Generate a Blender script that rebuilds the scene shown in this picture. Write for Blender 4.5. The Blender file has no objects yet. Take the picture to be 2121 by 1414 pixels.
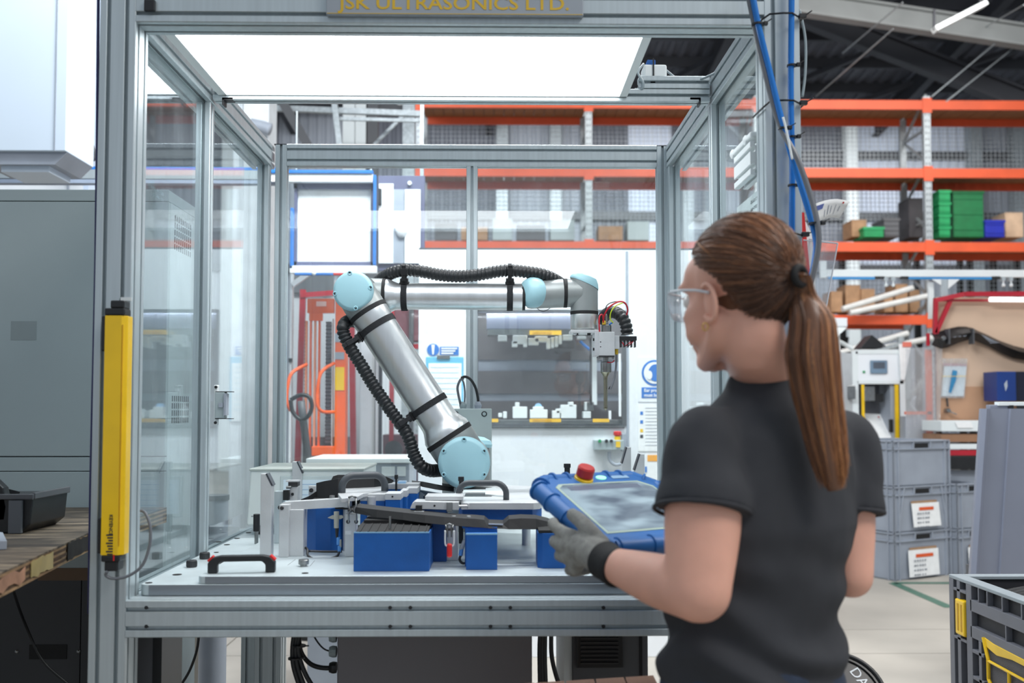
import bpy, bmesh, math, random
from mathutils import Vector, Matrix, Euler, Quaternion, noise
from math import pi, sin, cos, radians as RAD, sqrt
random.seed(7)
S = bpy.context.scene
COL = S.collection

# ------------------------------------------------------------ camera, world, lights, exposure
F = 2062.0
PITCH, YAW, CAMZ = 2.62, -0.0145, 1.35
cd = bpy.data.cameras.new('camera'); cam = bpy.data.objects.new('camera', cd); COL.objects.link(cam)
cam.location = (0, 0, CAMZ); cam.rotation_euler = (RAD(90 + PITCH), 0, YAW)
cd.sensor_width = 36; cd.lens = 36 * F / 2121; cd.shift_y = 47 / 2121
cd.clip_start = .05; cd.clip_end = 200
cd.dof.use_dof = True; cd.dof.focus_distance = 2.98; cd.dof.aperture_fstop = 3.2
S.camera = cam
w = bpy.data.worlds.new('hall light'); S.world = w; w.use_nodes = True
bg = w.node_tree.nodes['Background']; bg.inputs[0].default_value = (.80, .89, 1.0, 1); bg.inputs[1].default_value = .50
S.view_settings.view_transform = 'Standard'; S.view_settings.look = 'None'
S.view_settings.gamma = 1; S.view_settings.exposure = .14; S.view_settings.use_curve_mapping = False

def area(name, loc, size, power, rot=(0, 0, 0), col=(1, .98, .95), sy=None):
    l = bpy.data.lights.new(name, 'AREA'); l.energy = power; l.color = col
    l.shape = 'RECTANGLE'; l.size = size; l.size_y = sy or size
    o = bpy.data.objects.new(name, l); COL.objects.link(o); o.location = loc; o.rotation_euler = rot
    return o
# unseen area lights added to brighten the hall, the machine and the worker
area('hall_fill_light', (3.2, -.6, 6.0), 2.0, 175, (RAD(12), RAD(14), 0), (1, .96, .92))
area('hall_fill_light', (5.5, 4.5, 7.2), 3.0, 230, (0, RAD(6), 0), (1, .97, .93))
area('hall_fill_light', (0.0, 4.15, 4.6), 2.8, 225, (RAD(38), 0, 0), (.95, .98, 1), sy=.6)
area('hall_fill_light', (-3.6, 3.6, 5.5), 1.6, 62, (RAD(45), 0, 0), (.9, .96, 1))
area('hall_fill_light', (5.5, 11.5, 7.0), 7.0, 480, (RAD(28), 0, 0), (1, .97, .94), sy=3)
area('hall_fill_light', (-3.5, 11.5, 7.0), 6.0, 330, (RAD(28), 0, 0), (.95, .97, 1), sy=3)
area('hall_fill_light', (2.5, 19.0, 6.5), 14.0, 520, (RAD(35), 0, 0), (.93, .97, 1), sy=2)

# ------------------------------------------------------------ pixel rays -> points at real distances
_R = Euler((RAD(90 + PITCH), 0, YAW)).to_matrix()
def _ray(px, py): return _R @ Vector(((px - 1060.5) / F, -(py - 754) / F, -1))
CP = Vector((0, 0, CAMZ))
def W(px, py, Y): d = _ray(px, py); return CP + d * (Y / d.y)
def WZ(px, py, z): d = _ray(px, py); return CP + d * ((z - CAMZ) / d.z)
def WX(px, py, x): d = _ray(px, py); return CP + d * (x / d.x)
def R4(px0, py0, px1, py1, Y):
    """rectangle px0..px1, py0..py1 at distance Y -> x0, x1, z0, z1"""
    a = W(px0, py1, Y); b = W(px1, py0, Y)
    return a.x, b.x, a.z, b.z

# ------------------------------------------------------------ materials
def lin(c):
    return tuple(((v / 255) / 12.92 if v / 255 <= .04045 else ((v / 255 + .055) / 1.055) ** 2.4) for v in c)
MT = {}
def mat(name, col, rough=.5, metal=0.0, var=.06, vs=6.0, bump=0.0, bs=60.0, stretch=(1, 1, 1), emit=0, coat=0, spec=None, trans=0, rvar=0.0):
    if name in MT: return MT[name]
    m = bpy.data.materials.new(name); m.use_nodes = True; MT[name] = m
    n = m.node_tree.nodes; l = m.node_tree.links; b = n['Principled BSDF']
    c = lin(col)
    b.inputs['Roughness'].default_value = rough; b.inputs['Metallic'].default_value = metal
    if spec is not None: b.inputs['Specular IOR Level'].default_value = spec
    if coat: b.inputs['Coat Weight'].default_value = coat; b.inputs['Coat Roughness'].default_value = .15
    if emit:
        b.inputs['Base Color'].default_value = (*c, 1)
        b.inputs['Emission Color'].default_value = (*c, 1); b.inputs['Emission Strength'].default_value = emit
        return m
    tc = n.new('ShaderNodeTexCoord'); mp = n.new('ShaderNodeMapping'); mp.inputs['Scale'].default_value = stretch
    l.new(tc.outputs['Object'], mp.inputs[0])
    nz = n.new('ShaderNodeTexNoise'); nz.inputs['Scale'].default_value = vs; nz.inputs['Detail'].default_value = 5
    l.new(mp.outputs[0], nz.inputs['Vector'])
    r = n.new('ShaderNodeValToRGB'); r.color_ramp.elements[0].position = .3; r.color_ramp.elements[1].position = .7
    r.color_ramp.elements[0].color = (*[max(0, v * (1 - var * 2)) for v in c], 1)
    r.color_ramp.elements[1].color = (*[min(1, v * (1 + var)) for v in c], 1)
    l.new(nz.outputs[0], r.inputs[0]); l.new(r.outputs[0], b.inputs['Base Color'])
    if rvar:
        mr = n.new('ShaderNodeMapRange'); mr.inputs[3].default_value = rough - rvar; mr.inputs[4].default_value = rough + rvar
        l.new(nz.outputs[0], mr.inputs[0]); l.new(mr.outputs[0], b.inputs['Roughness'])
    if bump:
        n2 = n.new('ShaderNodeTexNoise'); n2.inputs['Scale'].default_value = bs; n2.inputs['Detail'].default_value = 4
        l.new(mp.outputs[0], n2.inputs['Vector'])
        bp = n.new('ShaderNodeBump'); bp.inputs['Strength'].default_value = bump; bp.inputs['Distance'].default_value = .01
        l.new(n2.outputs[0], bp.inputs['Height']); l.new(bp.outputs[0], b.inputs['Normal'])
    return m

def pane_mat(name, tint, haze=.06, streak=.12, sc=(30, 30, 3), gl=.04, hcol=(.85, .92, .97)):
    m = bpy.data.materials.new(name); m.use_nodes = True; MT[name] = m
    n = m.node_tree.nodes; l = m.node_tree.links; n.clear()
    out = n.new('ShaderNodeOutputMaterial')
    tr = n.new('ShaderNodeBsdfTransparent'); tr.inputs[0].default_value = (*tint, 1)
    gs = n.new('ShaderNodeBsdfGlossy'); gs.inputs['Roughness'].default_value = .02; gs.inputs[0].default_value = (.95, .97, 1, 1)
    df = n.new('ShaderNodeBsdfDiffuse'); df.inputs[0].default_value = (*hcol, 1)
    tl = n.new('ShaderNodeBsdfTranslucent'); tl.inputs[0].default_value = (*hcol, 1)
    ad = n.new('ShaderNodeMixShader'); ad.inputs[0].default_value = .5; l.new(df.outputs[0], ad.inputs[1]); l.new(tl.outputs[0], ad.inputs[2])
    tc = n.new('ShaderNodeTexCoord'); mp = n.new('ShaderNodeMapping'); mp.inputs['Scale'].default_value = sc
    l.new(tc.outputs['Object'], mp.inputs[0])
    nz = n.new('ShaderNodeTexNoise'); nz.inputs['Scale'].default_value = 1; nz.inputs['Detail'].default_value = 8; nz.inputs['Roughness'].default_value = .7
    l.new(mp.outputs[0], nz.inputs['Vector'])
    mr = n.new('ShaderNodeMapRange'); mr.inputs[1].default_value = .5; mr.inputs[2].default_value = .8
    mr.inputs[3].default_value = haze; mr.inputs[4].default_value = haze + streak; l.new(nz.outputs[0], mr.inputs[0])
    lw = n.new('ShaderNodeLayerWeight'); lw.inputs[0].default_value = .5
    pw = n.new('ShaderNodeMath'); pw.operation = 'POWER'; pw.inputs[1].default_value = 3.5; l.new(lw.outputs['Facing'], pw.inputs[0])
    ml = n.new('ShaderNodeMath'); ml.operation = 'MULTIPLY_ADD'; ml.inputs[1].default_value = .5; ml.inputs[2].default_value = gl; l.new(pw.outputs[0], ml.inputs[0])
    m1 = n.new('ShaderNodeMixShader'); l.new(mr.outputs[0], m1.inputs[0]); l.new(tr.outputs[0], m1.inputs[1]); l.new(ad.outputs[0], m1.inputs[2])
    m2 = n.new('ShaderNodeMixShader'); l.new(ml.outputs[0], m2.inputs[0]); l.new(m1.outputs[0], m2.inputs[1]); l.new(gs.outputs[0], m2.inputs[2])
    l.new(m2.outputs[0], out.inputs[0])
    return m

ALU = mat('anodised aluminium', (188, 199, 203), .38, .55, .04, 3, .03, 40, (30, 30, 1))
ALUG = mat('slot aluminium', (88, 96, 102), .5, .5, .05)
BRUSH = mat('brushed aluminium tube', (216, 220, 222), .33, .88, .04, 40, .05, 90, (1, 1, .05), rvar=.06)
MACH = mat('machined aluminium', (205, 208, 210), .4, .45, .06, 12, .04, 200)
PLATE = mat('tooling plate', (200, 211, 214), .42, .42, .07, 9, .03, 150)
STEEL = mat('steel', (150, 152, 152), .3, 1.0, .08, 30)
DSTEEL = mat('dark bolt steel', (70, 70, 72), .45, .7, .1, 40)
CAST = mat('robot casting grey', (150, 156, 156), .42, .45, .04, 20, .03, 300)
CAPB = mat('pale blue cap plastic', (158, 201, 212), .38, 0, .03, 10)
RUB = mat('black rubber', (32, 35, 38), .42, 0, .12, 30)
BLK = mat('black plastic', (26, 28, 31), .4, 0, .1, 30)
BLKM = mat('matt black', (22, 23, 25), .75, 0, .1, 30, .1, 200)
WEB = mat('black webbing', (34, 36, 40), .8, 0, .15, 150, .6, 500)
BLUE = mat('blue printed block', (4, 84, 160), .5, 0, .08, 14, .05, 200)
HOSEB = mat('blue hose', (12, 112, 196), .3, 0, .05, 10)
HOSEG = mat('grey hose', (108, 112, 118), .35, 0, .05, 10)
YEL = mat('safety yellow', (240, 196, 10), .38, 0, .04, 12, coat=.2)
RED = mat('signal red', (206, 36, 34), .4, 0, .05)
DRED = mat('frame red', (172, 18, 40), .4, 0, .05, coat=.2)
ORG = mat('orange paint', (244, 96, 26), .45, 0, .06, 5)
RORG = mat('rack orange', (214, 86, 46), .5, 0, .06, 3)
GALV = mat('galvanised steel', (168, 176, 180), .45, .5, .12, 30)
WHT = mat('white paint', (232, 236, 240), .5, 0, .02, 2)
WHTP = mat('white plastic', (224, 231, 232), .45, 0, .02, 4)
PAPER = mat('paper', (238, 240, 240), .8, 0, .03, 20)
GREY = mat('cabinet grey', (162, 176, 179), .5, .1, .05, 1.5, .02, 200)
DGREY = mat('dark grey paint', (84, 86, 90), .5, 0, .06, 3)
LGREY = mat('light grey plastic', (158, 166, 178), .45, 0, .06, 6)
WOOD = mat('chipboard', (168, 118, 78), .7, 0, .12, 8, .1, 60, (1, 8, 1))
CARD = mat('cardboard', (166, 132, 100), .8, 0, .1, 8)
GREEN = mat('green plastic', (20, 150, 88), .5, 0, .08, 8)
INK = mat('dark ink', (40, 44, 54), .7)
INKB = mat('blue print', (24, 112, 196), .6)
GOLD = mat('yellow lettering', (206, 170, 46), .5)
LED = mat('led diffuser', (250, 253, 255), .5, emit=5.6)
GLASS = pane_mat('polycarbonate sheet', (.95, .985, .985), .035, .12)
GLASSB = pane_mat('back polycarbonate sheet', (.95, .985, .985), .03, .05, (14, 14, 14), .05)
GLASSS = pane_mat('clear thin plastic', (.93, .95, .96), .12, .3, (25, 25, 8), .08)

# ------------------------------------------------------------ mesh collector
class MB:
    def __init__(s): s.v = []; s.f = []
    def add(s, vs, fs):
        n = len(s.v); s.v += [Vector(v) for v in vs]; s.f += [tuple(i + n for i in f) for f in fs]; return s
    def box(s, x0, x1, y0, y1, z0, z1):
        return s.add([(x0, y0, z0), (x1, y0, z0), (x1, y1, z0), (x0, y1, z0), (x0, y0, z1), (x1, y0, z1), (x1, y1, z1), (x0, y1, z1)],
                     [(0, 3, 2, 1), (4, 5, 6, 7), (0, 1, 5, 4), (1, 2, 6, 5), (2, 3, 7, 6), (3, 0, 4, 7)])
    def obox(s, c, ax, ay, az, hx, hy, hz):
        c = Vector(c); vs = []
        for k in (-1, 1):
            for i, j in ((-1, -1), (1, -1), (1, 1), (-1, 1)):
                vs.append(c + ax * hx * i + ay * hy * j + az * hz * k)
        return s.add(vs, [(0, 3, 2, 1), (4, 5, 6, 7), (0, 1, 5, 4), (1, 2, 6, 5), (2, 3, 7, 6), (3, 0, 4, 7)])
    def bar(s, a, b, w, h=None, up=(0, 0, 1)):
        a = Vector(a); b = Vector(b); d = (b - a); L = d.length; d = d / L
        u = Vector(up)
        if abs(d.dot(u)) > .95: u = Vector((0, 1, 0))
        x = d.cross(u).normalized(); z = x.cross(d)
        return s.obox((a + b) / 2, d, x, z, L / 2, w / 2, (h or w) / 2)
    def rings(s, rs, cap=True, closed=False):
        n = len(rs[0]); b = len(s.v)
        for r in rs: s.v += [Vector(p) for p in r]
        m = len(rs)
        for i in range(m if closed else m - 1):
            i2 = (i + 1) % m
            for j in range(n):
                s.f.append((b + i * n + j, b + i * n + (j + 1) % n, b + i2 * n + (j + 1) % n, b + i2 * n + j))
        if cap and not closed:
            s.f.append(tuple(b + j for j in reversed(range(n)))); s.f.append(tuple(b + (m - 1) * n + j for j in range(n)))
        return s
    def lathe(s, a, b, prof, n=28):
        """prof: list of (t along a->b in metres, radius)"""
        a = Vector(a); d = (Vector(b) - a).normalized()
        u = Vector((0, 0, 1)) if abs(d.z) < .9 else Vector((0, 1, 0))
        x = d.cross(u).normalized(); y = d.cross(x)
        return s.rings([[a + d * t + (x * cos(2 * pi * k / n) + y * sin(2 * pi * k / n)) * r for k in range(n)] for t, r in prof])
    def cyl(s, a, b, r, r2=None, n=20):
        L = (Vector(b) - Vector(a)).length
        return s.lathe(a, b, [(0, r), (L, r if r2 is None else r2)], n)
    def tube(s, path, r, n=10, rf=None, cap=True, closed=False):
        P = [Vector(p) for p in path]; m = len(P)
        T = []
        for i in range(m):
            if closed: t = P[(i + 1) % m] - P[i - 1]
            else: t = P[min(i + 1, m - 1)] - P[max(i - 1, 0)]
            T.append(t.normalized() if t.length > 1e-9 else Vector((0, 0, 1)))
        u = Vector((0, 0, 1)) if abs(T[0].z) < .9 else Vector((0, 1, 0))
        x = T[0].cross(u).normalized(); rs = []
        for i in range(m):
            if i:
                q = T[i - 1].rotation_difference(T[i]); x = q @ x
                x = (x - T[i] * x.dot(T[i])).normalized()
            y = T[i].cross(x)
            ri = rf(i / (m - 1)) if rf else r
            rs.append([P[i] + (x * cos(2 * pi * k / n) + y * sin(2 * pi * k / n)) * ri for k in range(n)])
        return s.rings(rs, cap, closed)
    def poly(s, pts, off):
        """flat outline extruded by vector off"""
        n = len(pts); off = Vector(off); p = [Vector(q) for q in pts]
        b = len(s.v); s.v += p + [q + off for q in p]
        s.f.append(tuple(b + i for i in reversed(range(n)))); s.f.append(tuple(b + n + i for i in range(n)))
        for i in range(n): s.f.append((b + i, b + (i + 1) % n, b + n + (i + 1) % n, b + n + i))
        return s
    def sph(s, c, r, n=14, m=10, sc=(1, 1, 1), rot=None):
        c = Vector(c); rs = []
        for i in range(1, m):
            a = pi * i / m; ring = []
            for k in range(n):
                p = Vector((sin(a) * cos(2 * pi * k / n) * sc[0], sin(a) * sin(2 * pi * k / n) * sc[1], cos(a) * sc[2])) * r
                if rot: p = rot @ p
                ring.append(c + p)
            rs.append(ring)
        return s.rings(rs)

def spline(pts, n=8):
    """Catmull-Rom through pts"""
    P = [Vector(p) for p in pts]; out = []
    for i in range(len(P) - 1):
        p0 = P[max(i - 1, 0)]; p1 = P[i]; p2 = P[i + 1]; p3 = P[min(i + 2, len(P) - 1)]
        for k in range(n):
            t = k / n
            out.append(.5 * ((2 * p1) + (p2 - p0) * t + (2 * p0 - 5 * p1 + 4 * p2 - p3) * t * t + (3 * p1 - p0 - 3 * p2 + p3) * t ** 3))
    out.append(P[-1]); return out
def resample(path, step):
    P = [Vector(p) for p in path]; out = [P[0].copy()]; acc = 0
    for a, b in zip(P, P[1:]):
        L = (b - a).length; t = step - acc
        while t <= L:
            out.append(a.lerp(b, t / L)); t += step
        acc = L - (t - step)
    return out

BASE = {}
def thing(name, label, cat, loc=(0, 0, 0), rotz=0, group=None, local=False):
    o = bpy.data.objects.new(name, None); COL.objects.link(o)
    o.empty_display_size = .05
    o.location = loc; o.rotation_euler = (0, 0, rotz); o['label'] = label; o['category'] = cat
    if group: o['group'] = group
    M = Matrix.Translation(Vector(loc)) @ Matrix.Rotation(rotz, 4, 'Z')
    BASE[o.name] = Matrix.Identity(4) if local else M.inverted()
    return o
def fixnormals(me):
    bm = bmesh.new(); bm.from_mesh(me); bmesh.ops.recalc_face_normals(bm, faces=bm.faces); bm.to_mesh(me); bm.free()
def obj(name, mb, m, parent=None, bevel=0, smooth=False, label=None, stuff=False, seg=2, nf=True):
    me = bpy.data.meshes.new(name)
    if isinstance(mb, bpy.types.Mesh): me = mb
    else:
        me.from_pydata([tuple(v) for v in mb.v], [], mb.f)
        if nf: fixnormals(me)
    me.materials.clear(); me.materials.append(m)
    o = bpy.data.objects.new(name, me); COL.objects.link(o)
    if parent:
        o.parent = parent
        if parent.name in BASE: o.matrix_parent_inverse = BASE[parent.name]
    if bevel:
        b = o.modifiers.new('bevel', 'BEVEL'); b.width = bevel; b.segments = seg; b.limit_method = 'ANGLE'; b.angle_limit = RAD(40)
        b.harden_normals = False
    if smooth or bevel:
        me.shade_smooth() if smooth is True else None
        if smooth is not True or bevel:
            pass
    if smooth == 'auto': sm_auto(me)
    if label: o['label'] = label
    if stuff: o['kind'] = 'stuff'
    return o
def sm_auto(me, ang=RAD(35)):
    """smooth everywhere but across sharp edges"""
    me.shade_smooth()
    bm = bmesh.new(); bm.from_mesh(me)
    for e in bm.edges:
        if len(e.link_faces) == 2 and e.calc_face_angle(0) > ang: e.smooth = False
    bm.to_mesh(me); bm.free()
def tag(o, label, cat, group=None):
    o['label'] = label; o['category'] = cat
    if group: o['group'] = group
    return o
def struct(name, mb, m, parent=None, **k):
    o = obj(name, mb, m, parent, **k)
    if not parent: o['kind'] = 'structure'
    return o
def children(o): return list(o.children)
def copy_tree(o, parent=None):
    c = o.copy(); COL.objects.link(c); c.parent = parent
    if parent: c.matrix_parent_inverse = o.matrix_parent_inverse
    if o.name in BASE: BASE[c.name] = BASE[o.name]
    for ch in children(o): copy_tree(ch, c)
    return c
_font_cache = {}
def text(name, body, size, M, m, parent=None, align='LEFT', depth=.0006, sx=1.0, bold=0.0):
    """lettering as thin relief; M maps text plane (x right, y up, z out) to the world"""
    c = bpy.data.curves.new('t', 'FONT'); c.body = body; c.size = size; c.align_x = align; c.extrude = depth; c.offset = bold; c.resolution_u = 3
    t = bpy.data.objects.new('t', c); COL.objects.link(t)
    bpy.context.view_layer.update()
    me = bpy.data.meshes.new_from_object(t.evaluated_get(bpy.context.evaluated_depsgraph_get()))
    bpy.data.objects.remove(t); me.transform(M @ Matrix.Diagonal((sx, 1, 1, 1))); me.name = name
    return obj(name, me, m, parent)
def frame(o, x, y):
    """matrix with origin o and in-plane directions x, y"""
    x = Vector(x).normalized(); y = Vector(y).normalized(); z = x.cross(y)
    return Matrix(((x.x, y.x, z.x, o[0]), (x.y, y.y, z.y, o[1]), (x.z, y.z, z.z, o[2]), (0, 0, 0, 1)))
def face_m(x, y, z): return frame((x, y, z), (1, 0, 0), (0, 0, 1))    # lettering that faces the camera (-Y)

def profile(mb, a, b, w, h, up=(0, 0, 1), slots=(1, 1, 1, 1)):
    """slotted aluminium extrusion from a to b, w sideways, h along up; slots every 40 mm on each side"""
    a = Vector(a); b = Vector(b); d = (b - a).normalized(); u = Vector(up)
    x = d.cross(u).normalized(); z = x.cross(d)
    sw, sd = .0042, .012
    pts = []
    corners = [(-w / 2, -h / 2), (w / 2, -h / 2), (w / 2, h / 2), (-w / 2, h / 2)]
    for s in range(4):
        p = corners[s]; q = corners[(s + 1) % 4]
        L = math.hypot(q[0] - p[0], q[1] - p[1]); e = ((q[0] - p[0]) / L, (q[1] - p[1]) / L); nrm = (-e[1], e[0])
        c = .0016
        pts.append((p[0] + e[0] * c, p[1] + e[1] * c))
        k = max(1, round(L / .04)) if slots[s] else 0
        for i in range(k):
            t = L * (i + .5) / k
            for tt, dd in ((t - sw - .0012, 0), (t - sw, .0012), (t - sw, .003), (t - .0075, .003), (t - .0075, .0085), (t - .005, sd), (t + .005, sd), (t + .0075, .0085), (t + .0075, .003), (t + sw, .003), (t + sw, .0012), (t + sw + .0012, 0)):
                pts.append((p[0] + e[0] * tt + nrm[0] * dd, p[1] + e[1] * tt + nrm[1] * dd))
        pts.append((q[0] - e[0] * c, q[1] - e[1] * c))
    mb.poly([a + x * px + z * pz for px, pz in pts], b - a)
    return mb

# ============================================================ THE HALL
CONC = mat('concrete slab', (172, 167, 158), .55, 0, .1, 1.3, .03, 90, rvar=.12)
JOINT = mat('joint filler', (96, 92, 88), .9)
fl = struct('floor', MB().box(-14, 20, -4, 24, -.30, -.012), JOINT)
ys = [-4, -.1, 2.72, 5.56, 6.16, 8.95, 11.8, 14.6, 17.4, 20.2, 24]; xs = [-14, -10.4, -7.4, -4.4, -1.55, 1.1, 4.1, 7.1, 10.1, 13.1, 16.1, 20]
for y0, y1 in zip(ys, ys[1:]):
    for x0, x1 in zip(xs, xs[1:]):
        obj('slab', MB().box(x0 + .004, x1 - .004, y0 + .004, y1 - .004, -.02, 0), CONC, fl)
GLINE = mat('green floor paint', (72, 112, 96), .6, 0, .15, 30)
mb = MB()
a, b, c = WZ(1850, 1207, .001), WZ(1968, 1258, .001), WZ(1990, 1207, .001)
for p, q in ((a, b), (a, c)):
    d = (q - p).normalized(); n_ = Vector((-d.y, d.x, 0)) * .04
    mb.poly([p - n_, q - n_, q + n_, p + n_], (0, 0, .001))
obj('painted_line', mb, GLINE, fl)

# back wall of ribbed sheets
SHEET = mat('dark ribbed cladding', (108, 112, 122), .55, .2, .06, 1)
SHEETL = mat('pale rooflight sheet', (214, 222, 236), .5, 0, .03, 1)
SHEETM = mat('mid grey cladding', (160, 166, 176), .5, .1, .05, 1)
YB = 22.5
wl = struct('wall_back', MB().box(-14, 20, YB + .08, YB + .2, 0, 8.2), SHEET)
def ribbed(x0, x1, z0, z1, y, pitch=.2, dep=.04):
    prof = []; x = x0
    while x < x1 - 1e-4:
        for fx, dy in ((0, 0), (.3, 0), (.42, dep), (.88, dep)):
            if x + fx * pitch <= x1: prof.append((x + fx * pitch, y - dy))
        x += pitch
    prof.append((x1, y))
    mb = MB(); n = len(prof)
    mb.v = [Vector((px, py, z0)) for px, py in prof] + [Vector((px, py, z1)) for px, py in prof]
    mb.f = [(i, i + 1, n + i + 1, n + i) for i in range(n - 1)]
    return mb
x = -14
i = 0
def hidx(px): return W(px, 500, YB).x
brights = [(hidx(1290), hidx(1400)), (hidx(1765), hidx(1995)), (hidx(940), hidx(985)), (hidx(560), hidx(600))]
while x < 19.9:
    xm = x + .5
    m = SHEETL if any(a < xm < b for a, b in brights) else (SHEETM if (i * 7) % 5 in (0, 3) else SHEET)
    obj('cladding_sheet', ribbed(x, x + 1.0, 4.6, 8.15, YB + .06), m, wl)
    obj('cladding_sheet', ribbed(x, x + 1.0, 0, 4.58, YB + .06), SHEETM if m is not SHEET else (WHT if i % 3 else SHEETM), wl)
    x += 1.0; i += 1
for z in (7.15, 5.75, 4.55):
    obj('wall_rail', MB().box(-14, 20, YB - .14, YB - .0, z - .09, z + .09), DGREY, wl)
for px in (478, 560, 1040, 1150, 1420, 1757, 2012, 2100):
    xx = hidx(px); obj('wall_column', MB().box(xx - .13, xx + .13, YB - .34, YB - .05, 0, 8), WHTP if px in (478, 1757) else GALV, wl)

# roof: ribbed sheets on purlins and rafters
ROOFM = mat('dark roof sheet', (84, 88, 98), .6, .1, .08, .8)
RBEAM = mat('dark roof steel', (42, 45, 52), .6, 0, .1, 2)
PALEB = mat('pale roof beam', (138, 142, 142), .6, 0, .06, 2)
def rz(y): return 8.05 + (YB - y) * .11
rf = struct('ceiling', MB().poly([(-14, YB + .2, rz(YB + .2) + .12), (-14, 5.0, rz(5.0) + .12), (-14, 5.0, rz(5.0) + .2), (-14, YB + .2, rz(YB + .2) + .2)], (34, 0, 0)), RBEAM)
x = -14
while x < 20:
    me = MB(); pr = []
    for k in range(8):
        bx = x + k * .25
        pr += [(bx, 0), (bx + .1, 0), (bx + .13, -.04), (bx + .22, -.04)]
    pr.append((x + 2, 0)); n = len(pr)
    me.v = [Vector((px, YB, rz(YB) + .1 + dz)) for px, dz in pr] + [Vector((px, 5, rz(5) + .1 + dz)) for px, dz in pr]
    me.f = [(i, i + 1, n + i + 1, n + i) for i in range(n - 1)]
    obj('roof_sheet', me, ROOFM, rf); x += 2
y = YB - .5
while y > 5:
    obj('purlin', MB().bar((-14, y, rz(y) - .02), (20, y, rz(y) - .02), .09, .22), RBEAM, rf); y -= 1.15
for x in (-9, -4.6, -.2, 4.2, 8.6, 13.0, 17.4):
    mb = MB()
    for off, w_, h_ in ((0, .025, .38), (-.18, .16, .03), (.18, .16, .03)):
        mb.bar((x, YB - .2, rz(YB - .2) - .32 + off), (x, 5, rz(5) - .32 + off), w_, h_)
    obj('rafter', mb, RBEAM, rf)
for x0, y0, x1, y1 in ((5.2, 21.5, 11.5, 13.0), (7.5, 21.5, 14, 14), (3.0, 21, 8.2, 13), (9.0, 14.5, 6.2, 17.5)):
    obj('wind_brace', MB().bar((x0, y0, rz(y0) - .2), (x1, y1, rz(y1) - .2), .1), RBEAM, rf)
a = W(1600, -2, 15.2); b = W(2230, 92, 15.6)
mb = MB(); u = Vector((0, 0, 1))
mb.bar(a, b, .05, .3); mb.bar(a + u * .16, b + u * .16, .2, .04); mb.bar(a - u * .16, b - u * .16, .2, .04)
obj('tie_beam', mb, PALEB, rf)
a = W(1640, 20, 17.5); b = W(2180, 232, 17.0)
mb = MB(); mb.bar(a, b, .08, .34); mb.bar(a - u * .18, b - u * .18, .24, .05); mb.bar(a + u * .18, b + u * .18, .24, .05)
obj('hip_beam', mb, RBEAM, rf)
# strip lamp up in the roof
t = thing('strip_light', 'narrow grey strip light hanging under the dark roof top right', 'light', tuple(W(1980, 30, 14.5)))
a = W(1935, 62, 14); b = W(2040, 8, 14)
obj('housing', MB().bar(a, b, .16, .07), WHTP, t)
obj('bracket', MB().bar(W(1935, 62, 14), W(1935, 20, 14.0), .03).bar(W(2030, 14, 14), W(2030, -20, 14), .03), RBEAM, t)
mb = MB()
for px0, py0, px1, py1 in ((1745, 110, 1870, 5), (2000, 80, 2121, 10), (1690, 200, 1850, 60), (2121, 40, 1930, 200), (2121, 82, 1960, 210)):
    mb.bar(W(px0, py0, 16.2), W(px1, py1, 14.2), .014)
obj('hanging_wire', mb, GALV, rf)

# ============================================================ PALLET RACKING
YR0, YR1 = 15.8, 16.75
r = thing('pallet_rack', 'tall orange and galvanised pallet rack with timber shelves across the back of the hall', 'rack', (6.5, YR0, 0))
ux = [W(p, 500, YR0).x for p in (868, 1220, 1572, 1925, 2290)]
lev = [W(1800, p, YR0).z for p in (217, 358, 511, 662)]
for x in ux:
    for yy in (YR0, YR1):
        mb = MB()
        mb.box(x - .055, x + .055, yy - .004, yy, 0, 6.42).box(x - .055, x - .048, yy, yy + .07, 0, 6.42).box(x + .048, x + .055, yy, yy + .07, 0, 6.42)
        u_ = obj('upright', mb, GALV, r)
        if yy == YR0:
            mb = MB(); z = .3
            while z < 6.3:
                mb.box(x - .03, x - .016, yy - .008, yy - .004, z, z + .03).box(x + .016, x + .03, yy - .008, yy - .004, z, z + .03); z += .1
            obj('slot_row', mb, DSTEEL, u_)
    mb = MB(); z = .4; k = 0
    while z < 5.9:
        mb.bar((x, YR0 + .03, z), (x, YR1, z + .55), .035) if k % 2 else mb.bar((x, YR1, z), (x, YR0 + .03, z + .55), .035)
        z += .55; k += 1
    for z in (.4, 3.0, 4.4, 5.9): mb.bar((x, YR0, z), (x, YR1, z), .04)
    obj('frame_brace', mb, GALV, r)
for li, z in enumerate(lev):
    for x in ux:
        obj('beam_connector', MB().box(x - .075, x + .075, YR0 - .02, YR0 - .004, z - .13, z + .11), RORG, r)
    for bi, (xa, xb) in enumerate(zip(ux, ux[1:])):
        if li == 3 and bi > 2: continue
        for yy in (YR0 - .01, YR1 - .02):
            obj('beam', MB().box(xa + .06, xb - .06, yy, yy + .05, z - .075, z + .075), RORG, r)
        n_ = 16; wv = (xb - xa - .02) / n_
        for k in range(n_):
            obj('shelf_board', MB().box(xa + .01 + k * wv + .006, xa + .01 + (k + 1) * wv - .004, YR0 + .045, YR1 + .04, z + .045 + random.uniform(0, .006), z + .078), WOOD, r)
mb = MB(); x = ux[0]
while x < ux[-1]: mb.box(x, x + .007, YR1 + .10, YR1 + .107, 2.8, 6.2); x += .075
z = 2.8
while z < 6.2: mb.box(ux[0], ux[-1], YR1 + .107, YR1 + .114, z, z + .007); z += .075
obj('wire_mesh', mb, GALV, r, stuff=True)

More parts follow.
